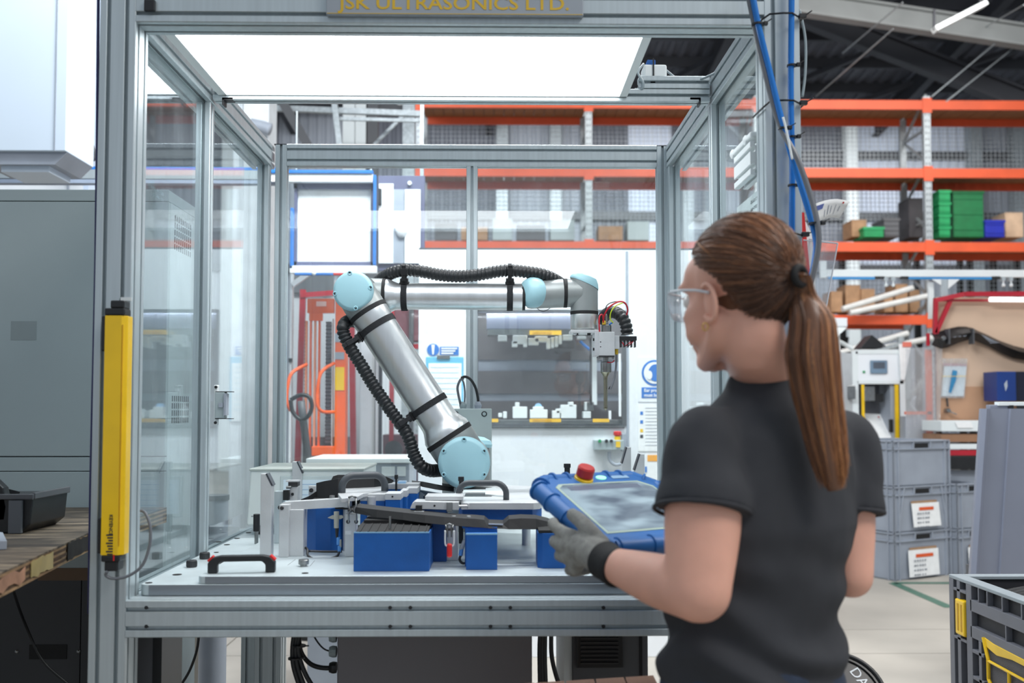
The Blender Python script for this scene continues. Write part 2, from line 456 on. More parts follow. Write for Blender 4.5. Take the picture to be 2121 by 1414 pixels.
# goods on the racking
def carton(px0, py0, px1, py1, Y, m, label, name='cardboard_box', cat='box', depth=.45, group='boxes on the pallet rack', tilt=0):
    x0, x1, z0, z1 = R4(px0, py0, px1, py1, Y); cx = (x0 + x1) / 2
    t = thing(name, label, cat, (cx, Y + depth / 2, z0), RAD(tilt), group, local=True)
    w_ = (x1 - x0) / 2; h = z1 - z0; g = .004
    obj('body', MB().box(-w_, w_, -depth / 2, depth / 2, 0, h - .012), m, t, bevel=.006)
    obj('flap', MB().box(-w_, w_, -depth / 2, -g, h - .012, h).box(-w_, w_, g, depth / 2, h - .012, h), m, t)
    if m is CARD: obj('tape', MB().box(-w_ - .001, w_ + .001, -.03, .03, h, h + .002), mat('parcel tape', (188, 160, 120), .3), t)
    return t
def bin_(px0, py0, px1, py1, Y, m, label, cat='bin', name='plastic_bin', depth=.5, group=None, ribs=4):
    x0, x1, z0, z1 = R4(px0, py0, px1, py1, Y); w_ = (x1 - x0) / 2; h = z1 - z0
    t = thing(name, label, cat, ((x0 + x1) / 2, Y + depth / 2, z0), 0, group, local=True)
    th = .012; d = depth / 2
    mb = MB().box(-w_, w_, -d, d, 0, th).box(-w_, w_, -d, -d + th, th, h).box(-w_, w_, d - th, d, th, h).box(-w_, -w_ + th, -d + th, d - th, th, h).box(w_ - th, w_, -d + th, d - th, th, h)
    obj('shell', mb, m, t, bevel=.005)
    obj('rim', MB().box(-w_ - .015, w_ + .015, -d - .015, -d, h - .04, h).box(-w_ - .015, w_ + .015, d, d + .015, h - .04, h).box(-w_ - .015, -w_, -d, d, h - .04, h).box(w_, w_ + .015, -d, d, h - .04, h), m, t)
    mb = MB()
    for k in range(ribs):
        zz = h * (k + .5) / ribs; mb.box(-w_ + .01, w_ - .01, -d - .012, -d, zz - .01, zz + .01)
    obj('rib', mb, m, t)
    return t
z3 = 497
carton(1765, 455, 1795, z3 - 7, 16.2, CARD, 'tan cardboard box left of the dark crates on the third rack shelf')
bin_(1832, 452, 1862, z3 - 6, 16.1, DGREY, 'dark grey ribbed crate on the third rack shelf beside the rear upright', group='rack crates')
bin_(1790, 470, 1830, z3 - 6, 16.0, GREEN, 'small green tote left of the dark grey crate on the rack')
DKBX = mat('dark wrapped load', (62, 60, 64), .6, 0, .1, 5)
carton(1884, 410, 1912, z3 - 6, 16.25, DKBX, 'dark wrapped tall load left of the right-hand orange rack upright', 'wrapped_load', 'load')
for k, (py0, py1) in enumerate(((394, 418), (419, 443), (444, 468), (469, 491))):
    bin_(1946, py0, 1968, py1, 15.98, GREEN, ['top', 'second', 'third', 'lowest'][k] + ' small green crate in the narrow stack right of the rack upright', 'crate', 'small_crate', .35, 'narrow stack of green crates', 2)
bin_(1976, 396, 2036, 491, 16.1, mat('deep green plastic', (14, 112, 62), .5, 0, .08, 8), 'large deep green bin behind the narrow green crate stack', ribs=3)
bin_(2042, 456, 2080, 491, 16.05, mat('royal blue plastic', (30, 44, 168), .45, 0, .06), 'royal blue tub at the right end of the third rack shelf', ribs=2)
carton(2083, 440, 2119, 491, 16.3, mat('beige fabric', (206, 178, 150), .8, 0, .1), 'beige bulky load beside the royal blue tub on the rack', 'bulky_load', 'load')
lab4 = ['tall', 'square', 'wide', 'flat-topped', 'narrow', 'deep']
for k, (a, b, t0) in enumerate(((1722, 1745, 603), (1752, 1782, 590), (1785, 1812, 598), (1832, 1850, 606), (1856, 1880, 588), (1885, 1905, 600))):
    carton(a, t0, b, 646, 16.2 + .05 * (k % 2), CARD, ['tan box nearest the clear document pocket on the fourth rack shelf', 'tallest-left tan box on the fourth rack shelf', 'tan box in the middle left of the fourth rack shelf', 'small narrow tan box on the fourth rack shelf', 'tan box behind the rail trolley on the fourth rack shelf', 'tan box beside the right-hand upright on the fourth rack shelf'][k])
for k, (a, b, t0, m_) in enumerate(((900, 945, 462, DGREY), (955, 1010, 470, CARD), (1020, 1060, 452, GREY), (1070, 1130, 466, DGREY), (1140, 1190, 455, GREY), (1240, 1290, 468, CARD), (1300, 1345, 458, GREY))):
    carton(a, t0, b, 497, 16.2, m_, ['dark box above the machine, leftmost on the rack', 'tan box above the machine left of the cell mullion', 'grey box above the machine right of the cell mullion', 'wide dark box above the machine window', 'grey box left of the rack upright above the machine', 'tan box right of the rack upright above the machine', 'grey box above the machine near the right cell post'][k])
PIPE = mat('white pipe', (206, 208, 206), .5)
for k, (a, b) in enumerate(((((1745, 640), (1890, 596))), ((1760, 648), (1925, 612)), ((1700, 742), (1880, 690)), ((1760, 735), (1930, 700)))):
    if k == 2:
        ps = thing('pipe_stand', 'grey steel stand carrying the two leaning white pipes', 'stand', (W(1800, 700, 15.6).x, 15.6, 0))
        for px in (1720, 1865):
            q_0 = W(px, 735 if px < 1800 else 700, 15.6); obj('post', MB().box(q_0.x - .04, q_0.x + .04, 15.56, 15.64, 0, q_0.z + .02), GALV, ps)
        obj('cross_bar', MB().bar(W(1720, 752, 15.56), W(1865, 712, 15.56), .06), GALV, ps)
    t = obj('pipe', MB().cyl(W(*a, 15.50 + .02 * k), W(*b, 15.72), .045, n=12), PIPE)
    tag(t, ['upper white pipe laid across the fourth rack shelf', 'lower white pipe laid across the fourth rack shelf', 'white pipe leaning behind the white test machine, left one', 'white pipe leaning behind the white test machine, right one'][k], 'pipe', 'pipes on the rack')
# black frame posts at the far wall, seen through the rack
for k, px in enumerate((1745, 1900, 1990, 2010, 2058, 2108)):
    x_ = W(px, 500, 19).x
    t = thing('stillage_post', ['far black steel post behind the rack, at its left', 'far black steel post just left of the rack upright', 'far black steel post behind the deep green bin, left one', 'far black steel post behind the deep green bin, right one', 'far black steel post behind the royal blue tub', 'far black steel post at the right edge behind the rack'][k], 'post', (x_, 19, 0), 0, 'far posts')
    obj('post', MB().box(x_ - .05, x_ + .05, 19, 19.1, 0, 4.3 + .8 * (k == 1)), BLKM, t)
    obj('brace', MB().bar((x_, 19.08, 2.2), (x_ + .09, 19.05, 2.75), .04), BLKM, t)
    obj('foot', MB().box(x_ - .07, x_ + .07, 18.93, 19.17, 0, .02), BLKM, t)

# ============================================================ ROBOT CELL FRAME
cell = thing('robot_cell', 'aluminium-framed robot cell with clear panels and a steel table', 'machine', (-.1, 2.24, 0))
XL0, XL1, XR0, XR1 = -.889, -.809, .601, .681
YF, YK = 2.2, 3.53
ZT0, ZT1 = 2.216, 2.296
def prof(name, a, b, w_, h, up=(0, 0, 1), m=None, par=None, label=None, slots=(1, 1, 1, 1)):
    return obj(name, profile(MB(), a, b, w_, h, up, slots), m or ALU, par or cell, bevel=0, label=label)
# front corner posts, mid posts and rear posts
for x0, x1 in ((XL0, XL1), (XR0, XR1)):
    prof('corner_post', ((x0 + x1) / 2, YF + .04, .03), ((x0 + x1) / 2, YF + .04, 2.42), .08, .08, (0, 1, 0))
for x in (-.829, .625):
    prof('middle_post', (x, 2.80, .932), (x, 2.80, ZT0), .04, .04, (0, 1, 0))
for x in (-.774, .592):
    prof('rear_post', (x, YK + .02, .932), (x, YK + .02, ZT1), .041, .04, (0, 1, 0))
for x in (-.829, .628):
    prof('rear_post', (x, YK - .015, .932), (x, YK - .015, ZT0), .04, .04, (0, 1, 0))
# top rails
prof('top_rail', (XL1, YF + .04, ZT0 + .04), (XR0, YF + .04, ZT0 + .04), .08, .08)
prof('top_rail', (-.845, YF + .08, ZT0 + .04), (-.845, YK + .04, ZT0 + .04), .08, .08)
prof('top_rail', (.645, YF + .08, ZT0 + .04), (.645, YK + .04, ZT0 + .04), .08, .08)
prof('top_rail', (-.753, YK + .02, 2.260), (.571, YK + .02, 2.260), .04, .078)
prof('cross_rail', (-.800, 2.79, ZT0 + .022), (.600, 2.79, ZT0 + .022), .04, .036)
prof('mullion', (-.092, YK + .02, .932), (-.092, YK + .02, 2.221), .04, .038, (0, 1, 0))
# table rails and legs
TZ0, TZ1 = .855, .935
prof('table_rail', (XL1, YF + .04, TZ0 + .04), (XR0, YF + .04, TZ0 + .04), .08, .08)
for x in (-.845, .645):
    prof('table_rail', (x, YF + .08, TZ0 + .04), (x, YK + .04, TZ0 + .04), .08, .08)
prof('table_rail', (-.805, YK + .0, TZ0 + .04), (.605, YK, TZ0 + .04), .08, .08)
for x, y in ((-.845, YK), (.645, YK)):
    prof('leg', (x, y, .03), (x, y, TZ0), .08, .08, (0, 1, 0))
xl = W(560, 1370, 3.1).x
prof('leg', (xl, 3.1, .03), (xl, 3.1, TZ0), .08, .08, (0, 1, 0))
for x, y in ((-.849, 2.24), (.641, 2.24), (-.845, YK), (.645, YK), (xl, 3.1)):
    obj('levelling_foot', MB().lathe((x, y, 0), (x, y, 1), [(0, .04), (.008, .04), (.014, .012), (.03, .012)], 16), BLK, cell)
# T-nut heads in the table rail slots
mb = MB()
for px in (303, 808, 850, 1016, 1057, 1250):
    for py in (1258, 1297):
        c = W(px, py, 2.2); mb.cyl(c + Vector((0, -.001, 0)), c + Vector((0, .006, 0)), .0042, n=8)
obj('slot_screw', mb, BLK, cell)
# corner connectors (black cover caps)
c = W(312, 14, 2.2); obj('corner_cap', MB().box(c.x - .012, c.x + .012, 2.190, 2.2, c.z - .013, c.z + .013), BLK, cell, bevel=.002)
for px in (568, 1360):
    a = W(px, 296, YK); obj('end_cap', MB().box(a.x, a.x + .042, YK, YK + .04, ZT1, ZT1 + .003), BLK, cell)
# small black angle brackets under the cross rail
for px in (462, 1450):
    a = W(px, 207, 2.78); s = 1 if px < 900 else -1
    obj('angle_bracket', MB().box(a.x, a.x + .03 * s, 2.77, 2.80, a.z - .002, a.z + .004).box(a.x, a.x + .005 * s, 2.77, 2.80, a.z - .016, a.z), DSTEEL, cell)
# clear panels
def pane(name, x0, x1, y0, y1, z0, z1, m, label=None): return obj(name, MB().box(x0, x1, y0, y1, z0, z1), m, cell, label=label)
pane('side_panel', -.833, -.829, YF + .082, 2.779, TZ1, ZT0, GLASS)
pane('side_panel', -.833, -.829, 2.822, YK - .037, TZ1, ZT0, GLASS)
pane('side_panel', .627, .631, YF + .082, 2.779, TZ1, ZT0, GLASS)
pane('side_panel', .627, .631, 2.822, YK - .037, TZ1, ZT0, GLASS)
pane('back_panel', -.752, -.112, YK + .018, YK + .022, TZ1, 2.219, GLASSB)
pane('back_panel', -.072, .570, YK + .018, YK + .022, TZ1, 2.219, GLASSB)
# inner deck under the plates
obj('deck', MB().box(-.80, .60, 2.285, 3.49, TZ1 - .008, TZ1 - .001), PLATE, cell)
# machined base plate and fixture plate, with round countersinks
def plate(name, x0, x1, y0, y1, z0, z1, holes, rad=.02):
    mb = MB(); pts = []
    for cx, cy, a0 in ((x1 - rad, y0 + rad, -90), (x1 - rad, y1 - rad, 0), (x0 + rad, y1 - rad, 90), (x0 + rad, y0 + rad, 180)):
        for k in range(7): a = RAD(a0 + 15 * k); pts.append((cx + rad * cos(a), cy + rad * sin(a), z0))
    mb.poly(pts, (0, 0, z1 - z0)); o = obj(name, mb, PLATE, cell, bevel=.0015)
    for hx, hy, hr in holes:
        obj('screw_hole', MB().lathe((hx, hy, z1 - .0005), (hx, hy, z1 + .2), [(0, hr * .6), (.0002, hr * .6), (.0012, hr), (.0016, hr * .98)], 18), BLKM, o)
    return o
h1 = []
for px, py, r_ in ((308, 1207, .008), (367, 1190, .011), (452, 1122, .010), (470, 1128, .009), (491, 1115, .009), (515, 1103, .009), (448, 1144, .007)):
    p = WZ(px, py, .960); h1.append((p.x, p.y, r_))
p1 = plate('base_plate', -.801, .585, 2.255, 3.36, .9352, .960, h1)
pa = WZ(418, 1188, .977)
h2 = [(WZ(px, py, .977).x, WZ(px, py, .977).y, .008) for px, py in ((1000, 1060), (1070, 1065), (1085, 1030), (632, 1187))]
EDGE = mat('shaded milled edge', (150, 156, 162), .3, .9, .06, 3, .02, 300, (1, 1, 20))  # milled strip toned darker than the plate, painting in the front's shade
p2 = plate('fixture_plate', pa.x, .575, 2.262, 3.30, .9602, .977, h2, .014)
obj('shaded_milled_edge', MB().box(-.778, .562, 2.2535, 2.2555, .9365, .9590), EDGE, p1)
obj('shaded_milled_edge', MB().box(pa.x + .018, .558, 2.2605, 2.2625, .9612, .9762), EDGE, p2)
obj('machining_mark', MB().bar(WZ(596, 1170, .9772), WZ(612, 1158, .9772), .0006, .0004).bar(WZ(642, 1172, .9772), WZ(652, 1160, .9772), .0006, .0004), DSTEEL, p2)
# cap screws standing on the plates
def capscrew(px, py, z, r_, h, label, m=DSTEEL):
    p = WZ(px, py, z); t = thing('cap_screw', label, 'screw', tuple(p), 0, 'screws on the plates', local=True)
    obj('head', MB().lathe((0, 0, 0), (0, 0, 1), [(0, r_ * .95), (.001, r_), (h - .001, r_), (h, r_ * .92)], 24), m, t, smooth='auto')
    obj('socket', MB().lathe((0, 0, h - .0004), (0, 0, 1), [(0, r_ * .5), (.0008, r_ * .5)], 6), BLKM, t)
    k = MB()
    for i in range(20):
        a = 2 * pi * i / 20; k.box(r_ * cos(a) - .0006, r_ * cos(a) + .0006, r_ * sin(a) - .0006, r_ * sin(a) + .0006, .002, h - .003)
    obj('knurl', k, m, t)
capscrew(397, 1174, .96, .0125, .017, 'black socket cap screw nearest the corner of the base plate')
capscrew(424, 1157, .96, .0125, .017, 'black socket cap screw behind the other one by the left glass')
capscrew(464, 1168, .96, .0105, .012, 'low socket screw seen through the black bow handle')
p = WZ(629, 1172, .977)
t = thing('locating_stud', 'short steel stud with a wide round head in front of the clamp posts', 'stud', tuple(p), local=True)
obj('head', MB().lathe((0, 0, .004), (0, 0, 1), [(0, .011), (.001, .0125), (.010, .0125), (.012, .011)], 24), STEEL, t, smooth='auto')
obj('shank', MB().cyl((0, 0, 0), (0, 0, .004), .008), STEEL, t)
for px, py in ((355, 1098), (377, 1095)):
    pass
# rivets along the left rail
mb = MB()
for px, py in ((351, 1134), (386, 1133), (404, 1118), (424, 1117), (457, 1096)):
    p = WZ(px, py, TZ1); mb.lathe(p - Vector((0, 0, .0005)), p + Vector((0, 0, 1)), [(0, .005), (.0015, .0045), (.0025, .001)], 10)
obj('rivet', mb, MACH, cell)

# two-tone grey bow handle on the front left of the plate
def bow(a, b, h, r_, m, par, name='grip', n=14, bend=.02, flat=1):
    a = Vector(a); b = Vector(b); d = (b - a).normalized(); u = Vector((0, 0, 1)); L = (b - a).length
    pth = [a, a + u * (h - bend)]
    for k in range(1, 6): t_ = k / 6 * pi / 2; pth.append(a + u * (h - bend) + u * sin(t_) * bend + d * (1 - cos(t_)) * bend)
    pth.append(a + u * h + d * bend); pth.append(b + u * h - d * bend)
    for k in range(1, 6): t_ = k / 6 * pi / 2; pth.append(b + u * h - d * bend - u * (1 - cos(t_)) * bend + d * sin(t_) * bend)
    pth += [b + u * (h - bend), b]
    return obj(name, MB().tube(pth, r_, n), m, par, smooth=True)
a = WZ(446, 1186, .977); b = WZ(556, 1184, .977)
t = thing('pull_handle', 'black bow handle with red end pads at the front left of the plate', 'handle', tuple((a + b) / 2))
g = .012
mb = MB(); d = (b - a).normalized(); n_ = Vector((-d.y, d.x, 0)) * .011
outer = [(-.016, 0), (-.016, .024), (-.004, .036), (.012, .0395)]; L = (b - a).length
out = [(x_, z_) for x_, z_ in outer] + [(L - x_, z_) for x_, z_ in reversed(outer)]
inn = [(L - .006, 0), (L - .006, .018), (L - .014, .026), (.014, .026), (.006, .018), (.006, 0)]
pts = [a + d * x_ + Vector((0, 0, z_)) - n_ for x_, z_ in out + inn]
mb.poly(pts, n_ * 2); obj('grip', mb, BLK, t, bevel=.003, seg=3)
for s_, x_ in ((1, -.010), (-1, L + .010)):
    c = a + d * x_ + Vector((0, 0, .033)); ax = (d * s_ + Vector((0, 0, .9))).normalized()
    obj('end_pad', MB().obox(c, ax, n_.normalized(), ax.cross(n_.normalized()), .008, .009, .0025), RED, t, bevel=.001)

# ============================================================ LED PANEL, SIGN, LIGHT CURTAIN
zp = ZT0 + .018
t = thing('panel_light', 'large glowing white panel light in the roof of the cell', 'light', (-.2, 2.55, zp))
x0, x1, y0, y1 = -.772, .365, 2.262, 2.768
obj('diffuser', MB().box(x0 + .012, x1 - .022, y0 + .01, y1 - .004, zp, zp + .004), LED, t)
obj('panel_frame', MB().box(x0 - .012, x0 + .012, y0, y1, zp - .003, zp + .014).box(x1 - .022, x1, y0, y1, zp - .003, zp + .014).box(x0, x1, y0 - .002, y0 + .01, zp - .003, zp + .014).box(x0, x1, y1 - .004, y1 + .0, zp - .003, zp + .014), WHTP, t, bevel=.001)
obj('back_cover', MB().box(x0, x1, y0, y1, zp + .014, zp + .024), WHTP, t)


sx0, sx1, sz0, sz1 = R4(676, -30, 1208, 32, 2.19)
t = thing('name_plate', 'grey engraved name board with yellow letters over the cell opening', 'sign', ((sx0 + sx1) / 2, 2.19, sz0))
obj('board', MB().box(sx0, sx1, 2.184, 2.199, sz0, sz1), mat('grey laminate', (150, 158, 166), .5, .1, .03), t, bevel=.002)
obj('edge_line', MB().box(sx0 + .002, sx1 - .002, 2.1835, 2.184, sz0 + .002, sz0 + .0034), GOLD, t)
cb = W(703, 18, 2.184)
tx = text('lettering', 'JSK ULTRASONICS LTD.', .041, face_m(cb.x, 2.1838, cb.z), GOLD, t, sx=1.0, bold=.0006)
wd = max(v.co.x for v in tx.data.vertices) - min(v.co.x for v in tx.data.vertices)
k_ = (W(1182, 18, 2.184).x - cb.x) / wd
for v in tx.data.vertices: v.co.x = cb.x + (v.co.x - cb.x) * k_

# yellow safety light curtain on the left post
t = thing('light_curtain', 'yellow safety light curtain bar with black end caps on the left post', 'safety sensor', tuple(W(235, 1190, 2.19)))
yc0, yc1 = 2.140, 2.178
def at(px, py): return W(px, py, 2.14)
a = at(214, 653); b = at(264, 653); c = at(207, 1150); d_ = at(253, 1150)
xa, xb = a.x + .002, b.x - .002; zt, zb = a.z, c.z
xa = (a.x + c.x) / 2 + .002; xb = (b.x + d_.x) / 2 - .001
def cham(x0, x1, y0, y1, z0, z1, m, name, ch=.010):
    return obj(name, MB().poly([(x0, y1, z0), (x0, y0, z0), (x1 - ch, y0, z0), (x1, y0 + ch, z0), (x1, y1, z0)], (0, 0, z1 - z0)), m, t, bevel=.0012)
cham(xa, xb, yc0, yc1, zb, zt, YEL, 'housing')
o = obj('end_cap', MB().box(xa - .001, xb - .004, yc0 - .001, yc1, zt, zt + .016).box(xa + .010, xb - .006, yc0 + .002, yc1, zt + .016, zt + .033), BLK, t, bevel=.003)
o = obj('end_cap', MB().box(xa + .001, xb - .006, yc0, yc1, zb - .014, zb).box(xa + .007, xb - .010, yc0 + .003, yc1, zb - .034, zb - .012), BLK, t, bevel=.003)
for py in (690, 1110):
    z_ = at(200, py).z
    obj('mounting_clamp', MB().box(xa - .009, xa, yc0 + .004, yc1 + .02, z_ - .038, z_ + .038), BLK, t, bevel=.003)
obj('lens_strip', MB().box(xb - .0085, xb - .0065, yc0 - .0008, yc0 + .001, zb + .02, zt - .02), mat('amber strip', (214, 160, 8), .3), t)
z_ = at(230, 1065).z
text('printed_name', 'KEYENCE', .0105, frame((xa + .018, yc0 - .0008, z_), (0, 0, -1), (1, 0, 0)), INK, t)
mb = MB()
for k in range(9): mb.box(xa + .012 + .0024 * (k % 3), xa + .026, yc0 - .0009, yc0, z_ - .045 - k * .0058, z_ - .042 - k * .0058)
obj('small_print', mb, INK, t)
obj('red_mark', MB().box(xa + .027, xa + .030, yc0 - .0009, yc0, z_ - .098, z_ - .085), RED, t)
p = [at(222, 1183), at(218, 1192), at(232, 1199), at(262, 1194), at(290, 1172), at(304, 1130), at(303, 1090), at(292, 1065), at(281, 1060)]
p = [v + Vector((0, .03 * i / 8, 0)) for i, v in enumerate(p)]
obj('lead', MB().tube(spline(p, 6), .0033, 8), HOSEG, t, smooth=True)
c = at(241, 613); obj('id_tag', MB().box(c.x - .012, c.x + .012, 2.196, 2.199, c.z - .004, c.z + .004), WHTP, cell)

# blue edge strip and cable down the outside of the left post
t = obj('edge_cable', MB().tube(spline([W(204, -40, 2.24), W(201, 300, 2.24), W(197, 600, 2.24), W(188, 1000, 2.24), W(184, 1270, 2.24)], 6), .0035, 8), mat('navy cable', (38, 40, 92), .45), None, smooth=True)
tag(t, 'thin navy cable running down the outer edge of the left post', 'cable')

# grey interlock switch on the left middle post
c = W(459, 838, 2.80)
t = thing('interlock_switch', 'small grey interlock box on the left middle post', 'switch', (c.x, 2.78, c.z))
x0, x1, z0, z1 = R4(448, 812, 472, 866, 2.77)
obj('body', MB().box(x0, x1 - .005, 2.755, 2.785, z0, z1), GREY, t, bevel=.002)
obj('mounting_plate', MB().box(x0 - .006, x0 + .004, 2.764, 2.782, z0 - .018, z1 + .02), WHTP, t, bevel=.002)
obj('latch', MB().box(x1 - .02, x1 - .008, 2.751, 2.756, (z0 + z1) / 2 - .006, (z0 + z1) / 2 + .006).box(x1 - .006, x1 + .0, 2.75, 2.78, z0 + .008, z1 - .004), LGREY, t)
obj('slot_guide', MB().box(x0, x1 + .014, 2.756, 2.784, z1, z1 + .002).box(x0, x1 + .014, 2.756, 2.784, z0 - .002, z0), BLK, t)
for z_ in (z0 - .012, z1 + .014): obj('screw', MB().cyl((x0, 2.760, z_), (x0, 2.766, z_), .004, n=12), BLK, t)

# white hinged bracket on the right side of the cell (outside the glass)
t = thing('white_bracket', 'white aluminium bracket with round knobs against the right glass near the front post', 'bracket', (.655, 2.5, 1.95))
xb_ = .588
A = WX(1520, 325, xb_); 
y_far = A.y
for k, (z_, h_) in enumerate(((0, .058), (-.060, .036))):
    zc = W(1520, 325, y_far).z - .02 + z_ * .8
obj('upper_bar', MB().box(xb_, xb_ + .03, 2.285, y_far + .03, A.z + .006, A.z + .020), WHTP, t, bevel=.004)
obj('main_bar', profile(MB(), (xb_ + .018, 2.285, A.z - .042), (xb_ + .018, y_far, A.z - .042), .036, .08, (0, 0, 1), (1, 1, 1, 1)), WHTP, t)
for yy in (y_far + .02, y_far - .11):
    obj('knob', MB().lathe((xb_ - .004, yy, A.z + .012), (xb_ + 1, yy, A.z + .012), [(0, .006), (.004, .012), (.016, .013), (.02, .007), (.036, .007)], 16), WHTP, t, smooth='auto')

# sticker outside the right glass, its writing seen from behind
s0 = WX(1566, 402, .6325); s1 = WX(1512, 470, .6325)
yA, yB_ = 2.29, s1.y
t = thing('contact_sticker', 'white contact sticker on the right glass read from behind', 'sticker', (.633, yA, s1.z - .1))
obj('sheet', MB().box(.632, .6326, yA, yA + .31, s0.z - .115, s0.z + .006), PAPER, t)
for k, s_ in enumerate(('21865', '28946', 'o.uk')):
    text('print', s_, .0125, frame((.6316, 2.515, s0.z - .016 - .0185 * k), (0, -1, 0), (0, 0, 1)), INK, t, sx=2.3)
# the print faces out, so from inside it reads mirrored
for o in list(t.children):
    if o.name.startswith('print'):
        ysv = [v.co.y for v in o.data.vertices]; mid = 2.45
        for v in o.data.vertices: v.co.y = 2 * mid - v.co.y
s0 = WX(345, 402, -.8345)
t = thing('phone_sticker', 'clear sticker with mirrored phone numbers on the left glass', 'sticker', (-.834, s0.y, s0.z))
for k, s_ in enumerate(('00 44 (0)1', '00 44 (0)1')):
    o = text('print', s_, .0115, frame((-.8342, 2.475, s0.z - .010 - .0155 * k), (0, -1, 0), (0, 0, 1)), mat('grey ink', (120, 138, 144), .7), t, depth=.0002, sx=1.9)

# transformer box and clip on top of the cross rail
c = W(1352, 165, 2.80)
t = thing('led_driver', 'white LED driver with a blue block tied to it on the rear cross rail', 'power supply', (c.x, 2.80, ZT0 + .045))
x0, x1, z0, z1 = R4(1330, 140, 1378, 172, 2.82)
obj('body', MB().box(x0, x1, 2.79, 2.85, z0, z1), WHTP, t, bevel=.006)
obj('terminal_block', MB().box(x0 + .012, x0 + .036, 2.80, 2.84, z1, z1 + .016), BLUE, t, bevel=.002)
obj('cable_tie', MB().box(x0 + .026, x0 + .030, 2.787, 2.79, z0 - .012, z1 + .016).box(x0 + .018, x0 + .032, 2.782, 2.79, z0 - .012, z0 - .004), BLK, t)
obj('lead', MB().tube(spline([(x1, 2.82, z1 - .006), W(1412, 168, 2.82), W(1445, 166, 2.78), W(1490, 146, 2.72), W(1500, 130, 2.7)], 6), .0035, 8), mat('clear cable', (150, 164, 170), .3), t, smooth=True)
obj('lead', MB().tube(spline([(x0, 2.79, z1), W(1322, 150, 2.77), W(1332, 170, 2.765), W(1330, 184, 2.77), W(1315, 185, 2.78)], 6), .0035, 8), mat('clear cable', (150, 164, 170), .3), t, smooth=True)
prof('cross_rail', (.40, 2.79, ZT0 + .060), (.600, 2.79, ZT0 + .060), .04, .036)

# ============================================================ HOSES ON THE RIGHT POST
def hose(name, pts, r_, m, label, cat='hose', group=None):
    return tag(obj(name, MB().tube(spline(pts, 10), r_, 12), m, None, smooth=True), label, cat, group)
hose('air_hose', [W(1554, -40, 2.14), W(1568, 40, 2.14), W(1592, 140, 2.15), W(1622, 260, 2.15), W(1648, 350, 2.15), W(1676, 440, 2.14), W(1690, 500, 2.13), W(1684, 560, 2.12), W(1668, 620, 2.13)], .0068, HOSEB, 'blue air hose looping diagonally across the right post', group='hoses on the right post')
hose('air_hose', [W(1640, -40, 2.178), W(1638, 200, 2.178), W(1641, 350, 2.178), W(1640, 560, 2.178), W(1642, 1000, 2.178)], .0068, HOSEB, 'blue air hose running straight down the right post', group='hoses on the right post')
hose('power_cable', [W(1544, -40, 2.150), W(1560, 40, 2.150), W(1582, 140, 2.155), W(1614, 256, 2.155), W(1652, 330, 2.13), W(1680, 410, 2.12), W(1694, 470, 2.11), W(1694, 520, 2.11), W(1676, 600, 2.12)], .0062, HOSEG, 'grey power cable beside the diagonal blue hose', 'cable')
mb = [W(1656, 20, 2.24), W(1668, 80, 2.24), W(1668, 150, 2.24), W(1662, 200, 2.24)]
hose('thin_cable', mb, .003, mat('clear cable', (150, 164, 170)), 'thin pale cable bowing off the outer side of the right post', 'cable')
def ring_tie(py, slack=0, label=''):
    c0 = W(1622, py, 2.2); t = thing('cable_tie', label, 'cable tie', (c0.x, 2.2, c0.z), 0, 'cable ties on the right post')
    x0, x1 = .594, .688; z_ = c0.z
    p = [(x0, 2.28, z_ - .006), (x0, 2.192, z_ - .006 - slack), (.61, 2.186, z_ + .004), (.635, 2.17, z_), (.655, 2.165, z_ - .002), (x1 - .01, 2.19, z_ - .002), (x1, 2.2, z_), (x1, 2.28, z_)]
    obj('strap', MB().tube(p, .0022, 6), BLK, t)
    obj('lock', MB().box(x1 - .012, x1 + .004, 2.182, 2.194, z_ - .005, z_ + .005), BLK, t, bevel=.001)
    obj('tail', MB().bar((x1, 2.19, z_), (x1 + .012, 2.17, z_ + .006), .003, .0015), BLK, t)
ring_tie(38, 0, 'black cable tie round the right post, highest one')
ring_tie(216, .004, 'black cable tie round the right post level with the top rack beam')
ring_tie(487, 0, 'black cable tie round the right post behind the top of the ponytail')
def small_tie(px, py, Y, label, w_=.02):
    c = W(px, py, Y); t = thing('hose_tie', label, 'cable tie', tuple(c), 0, 'ties on the hoses', local=True)
    obj('strap', MB().lathe((0, 0, -.002), (0, 0, 1), [(0, w_ * .55), (.004, w_ * .55)], 14), BLK, t)
    obj('lock', MB().box(w_ * .4, w_ * .4 + .009, -.012, -.002, -.004, .004), BLK, t, bevel=.001)
    obj('tail', MB().bar((w_ * .5, -.008, 0), (w_ * .5 + .014, -.014, .008), .003, .0015), BLK, t)
small_tie(1570, 51, 2.145, 'tie round the blue and grey lines at the top of the diagonal', .026)
small_tie(1622, 266, 2.15, 'tie round the diagonal hose where the straight hose passes')
small_tie(1640, 136, 2.178, 'tie on the straight blue hose, upper one')
small_tie(1641, 284, 2.178, 'tie on the straight blue hose, middle one')
small_tie(1642, 384, 2.178, 'tie on the straight blue hose, lower one')
small_tie(1688, 463, 2.12, 'tie at the outermost bend of the looped hoses', .026)
hose('white_sleeve', [W(1622, 243, 2.135), W(1630, 275, 2.13), W(1641, 330, 2.125)], .0025, WHTP, 'thin white marker sleeve on the diagonal hose', 'sleeve')
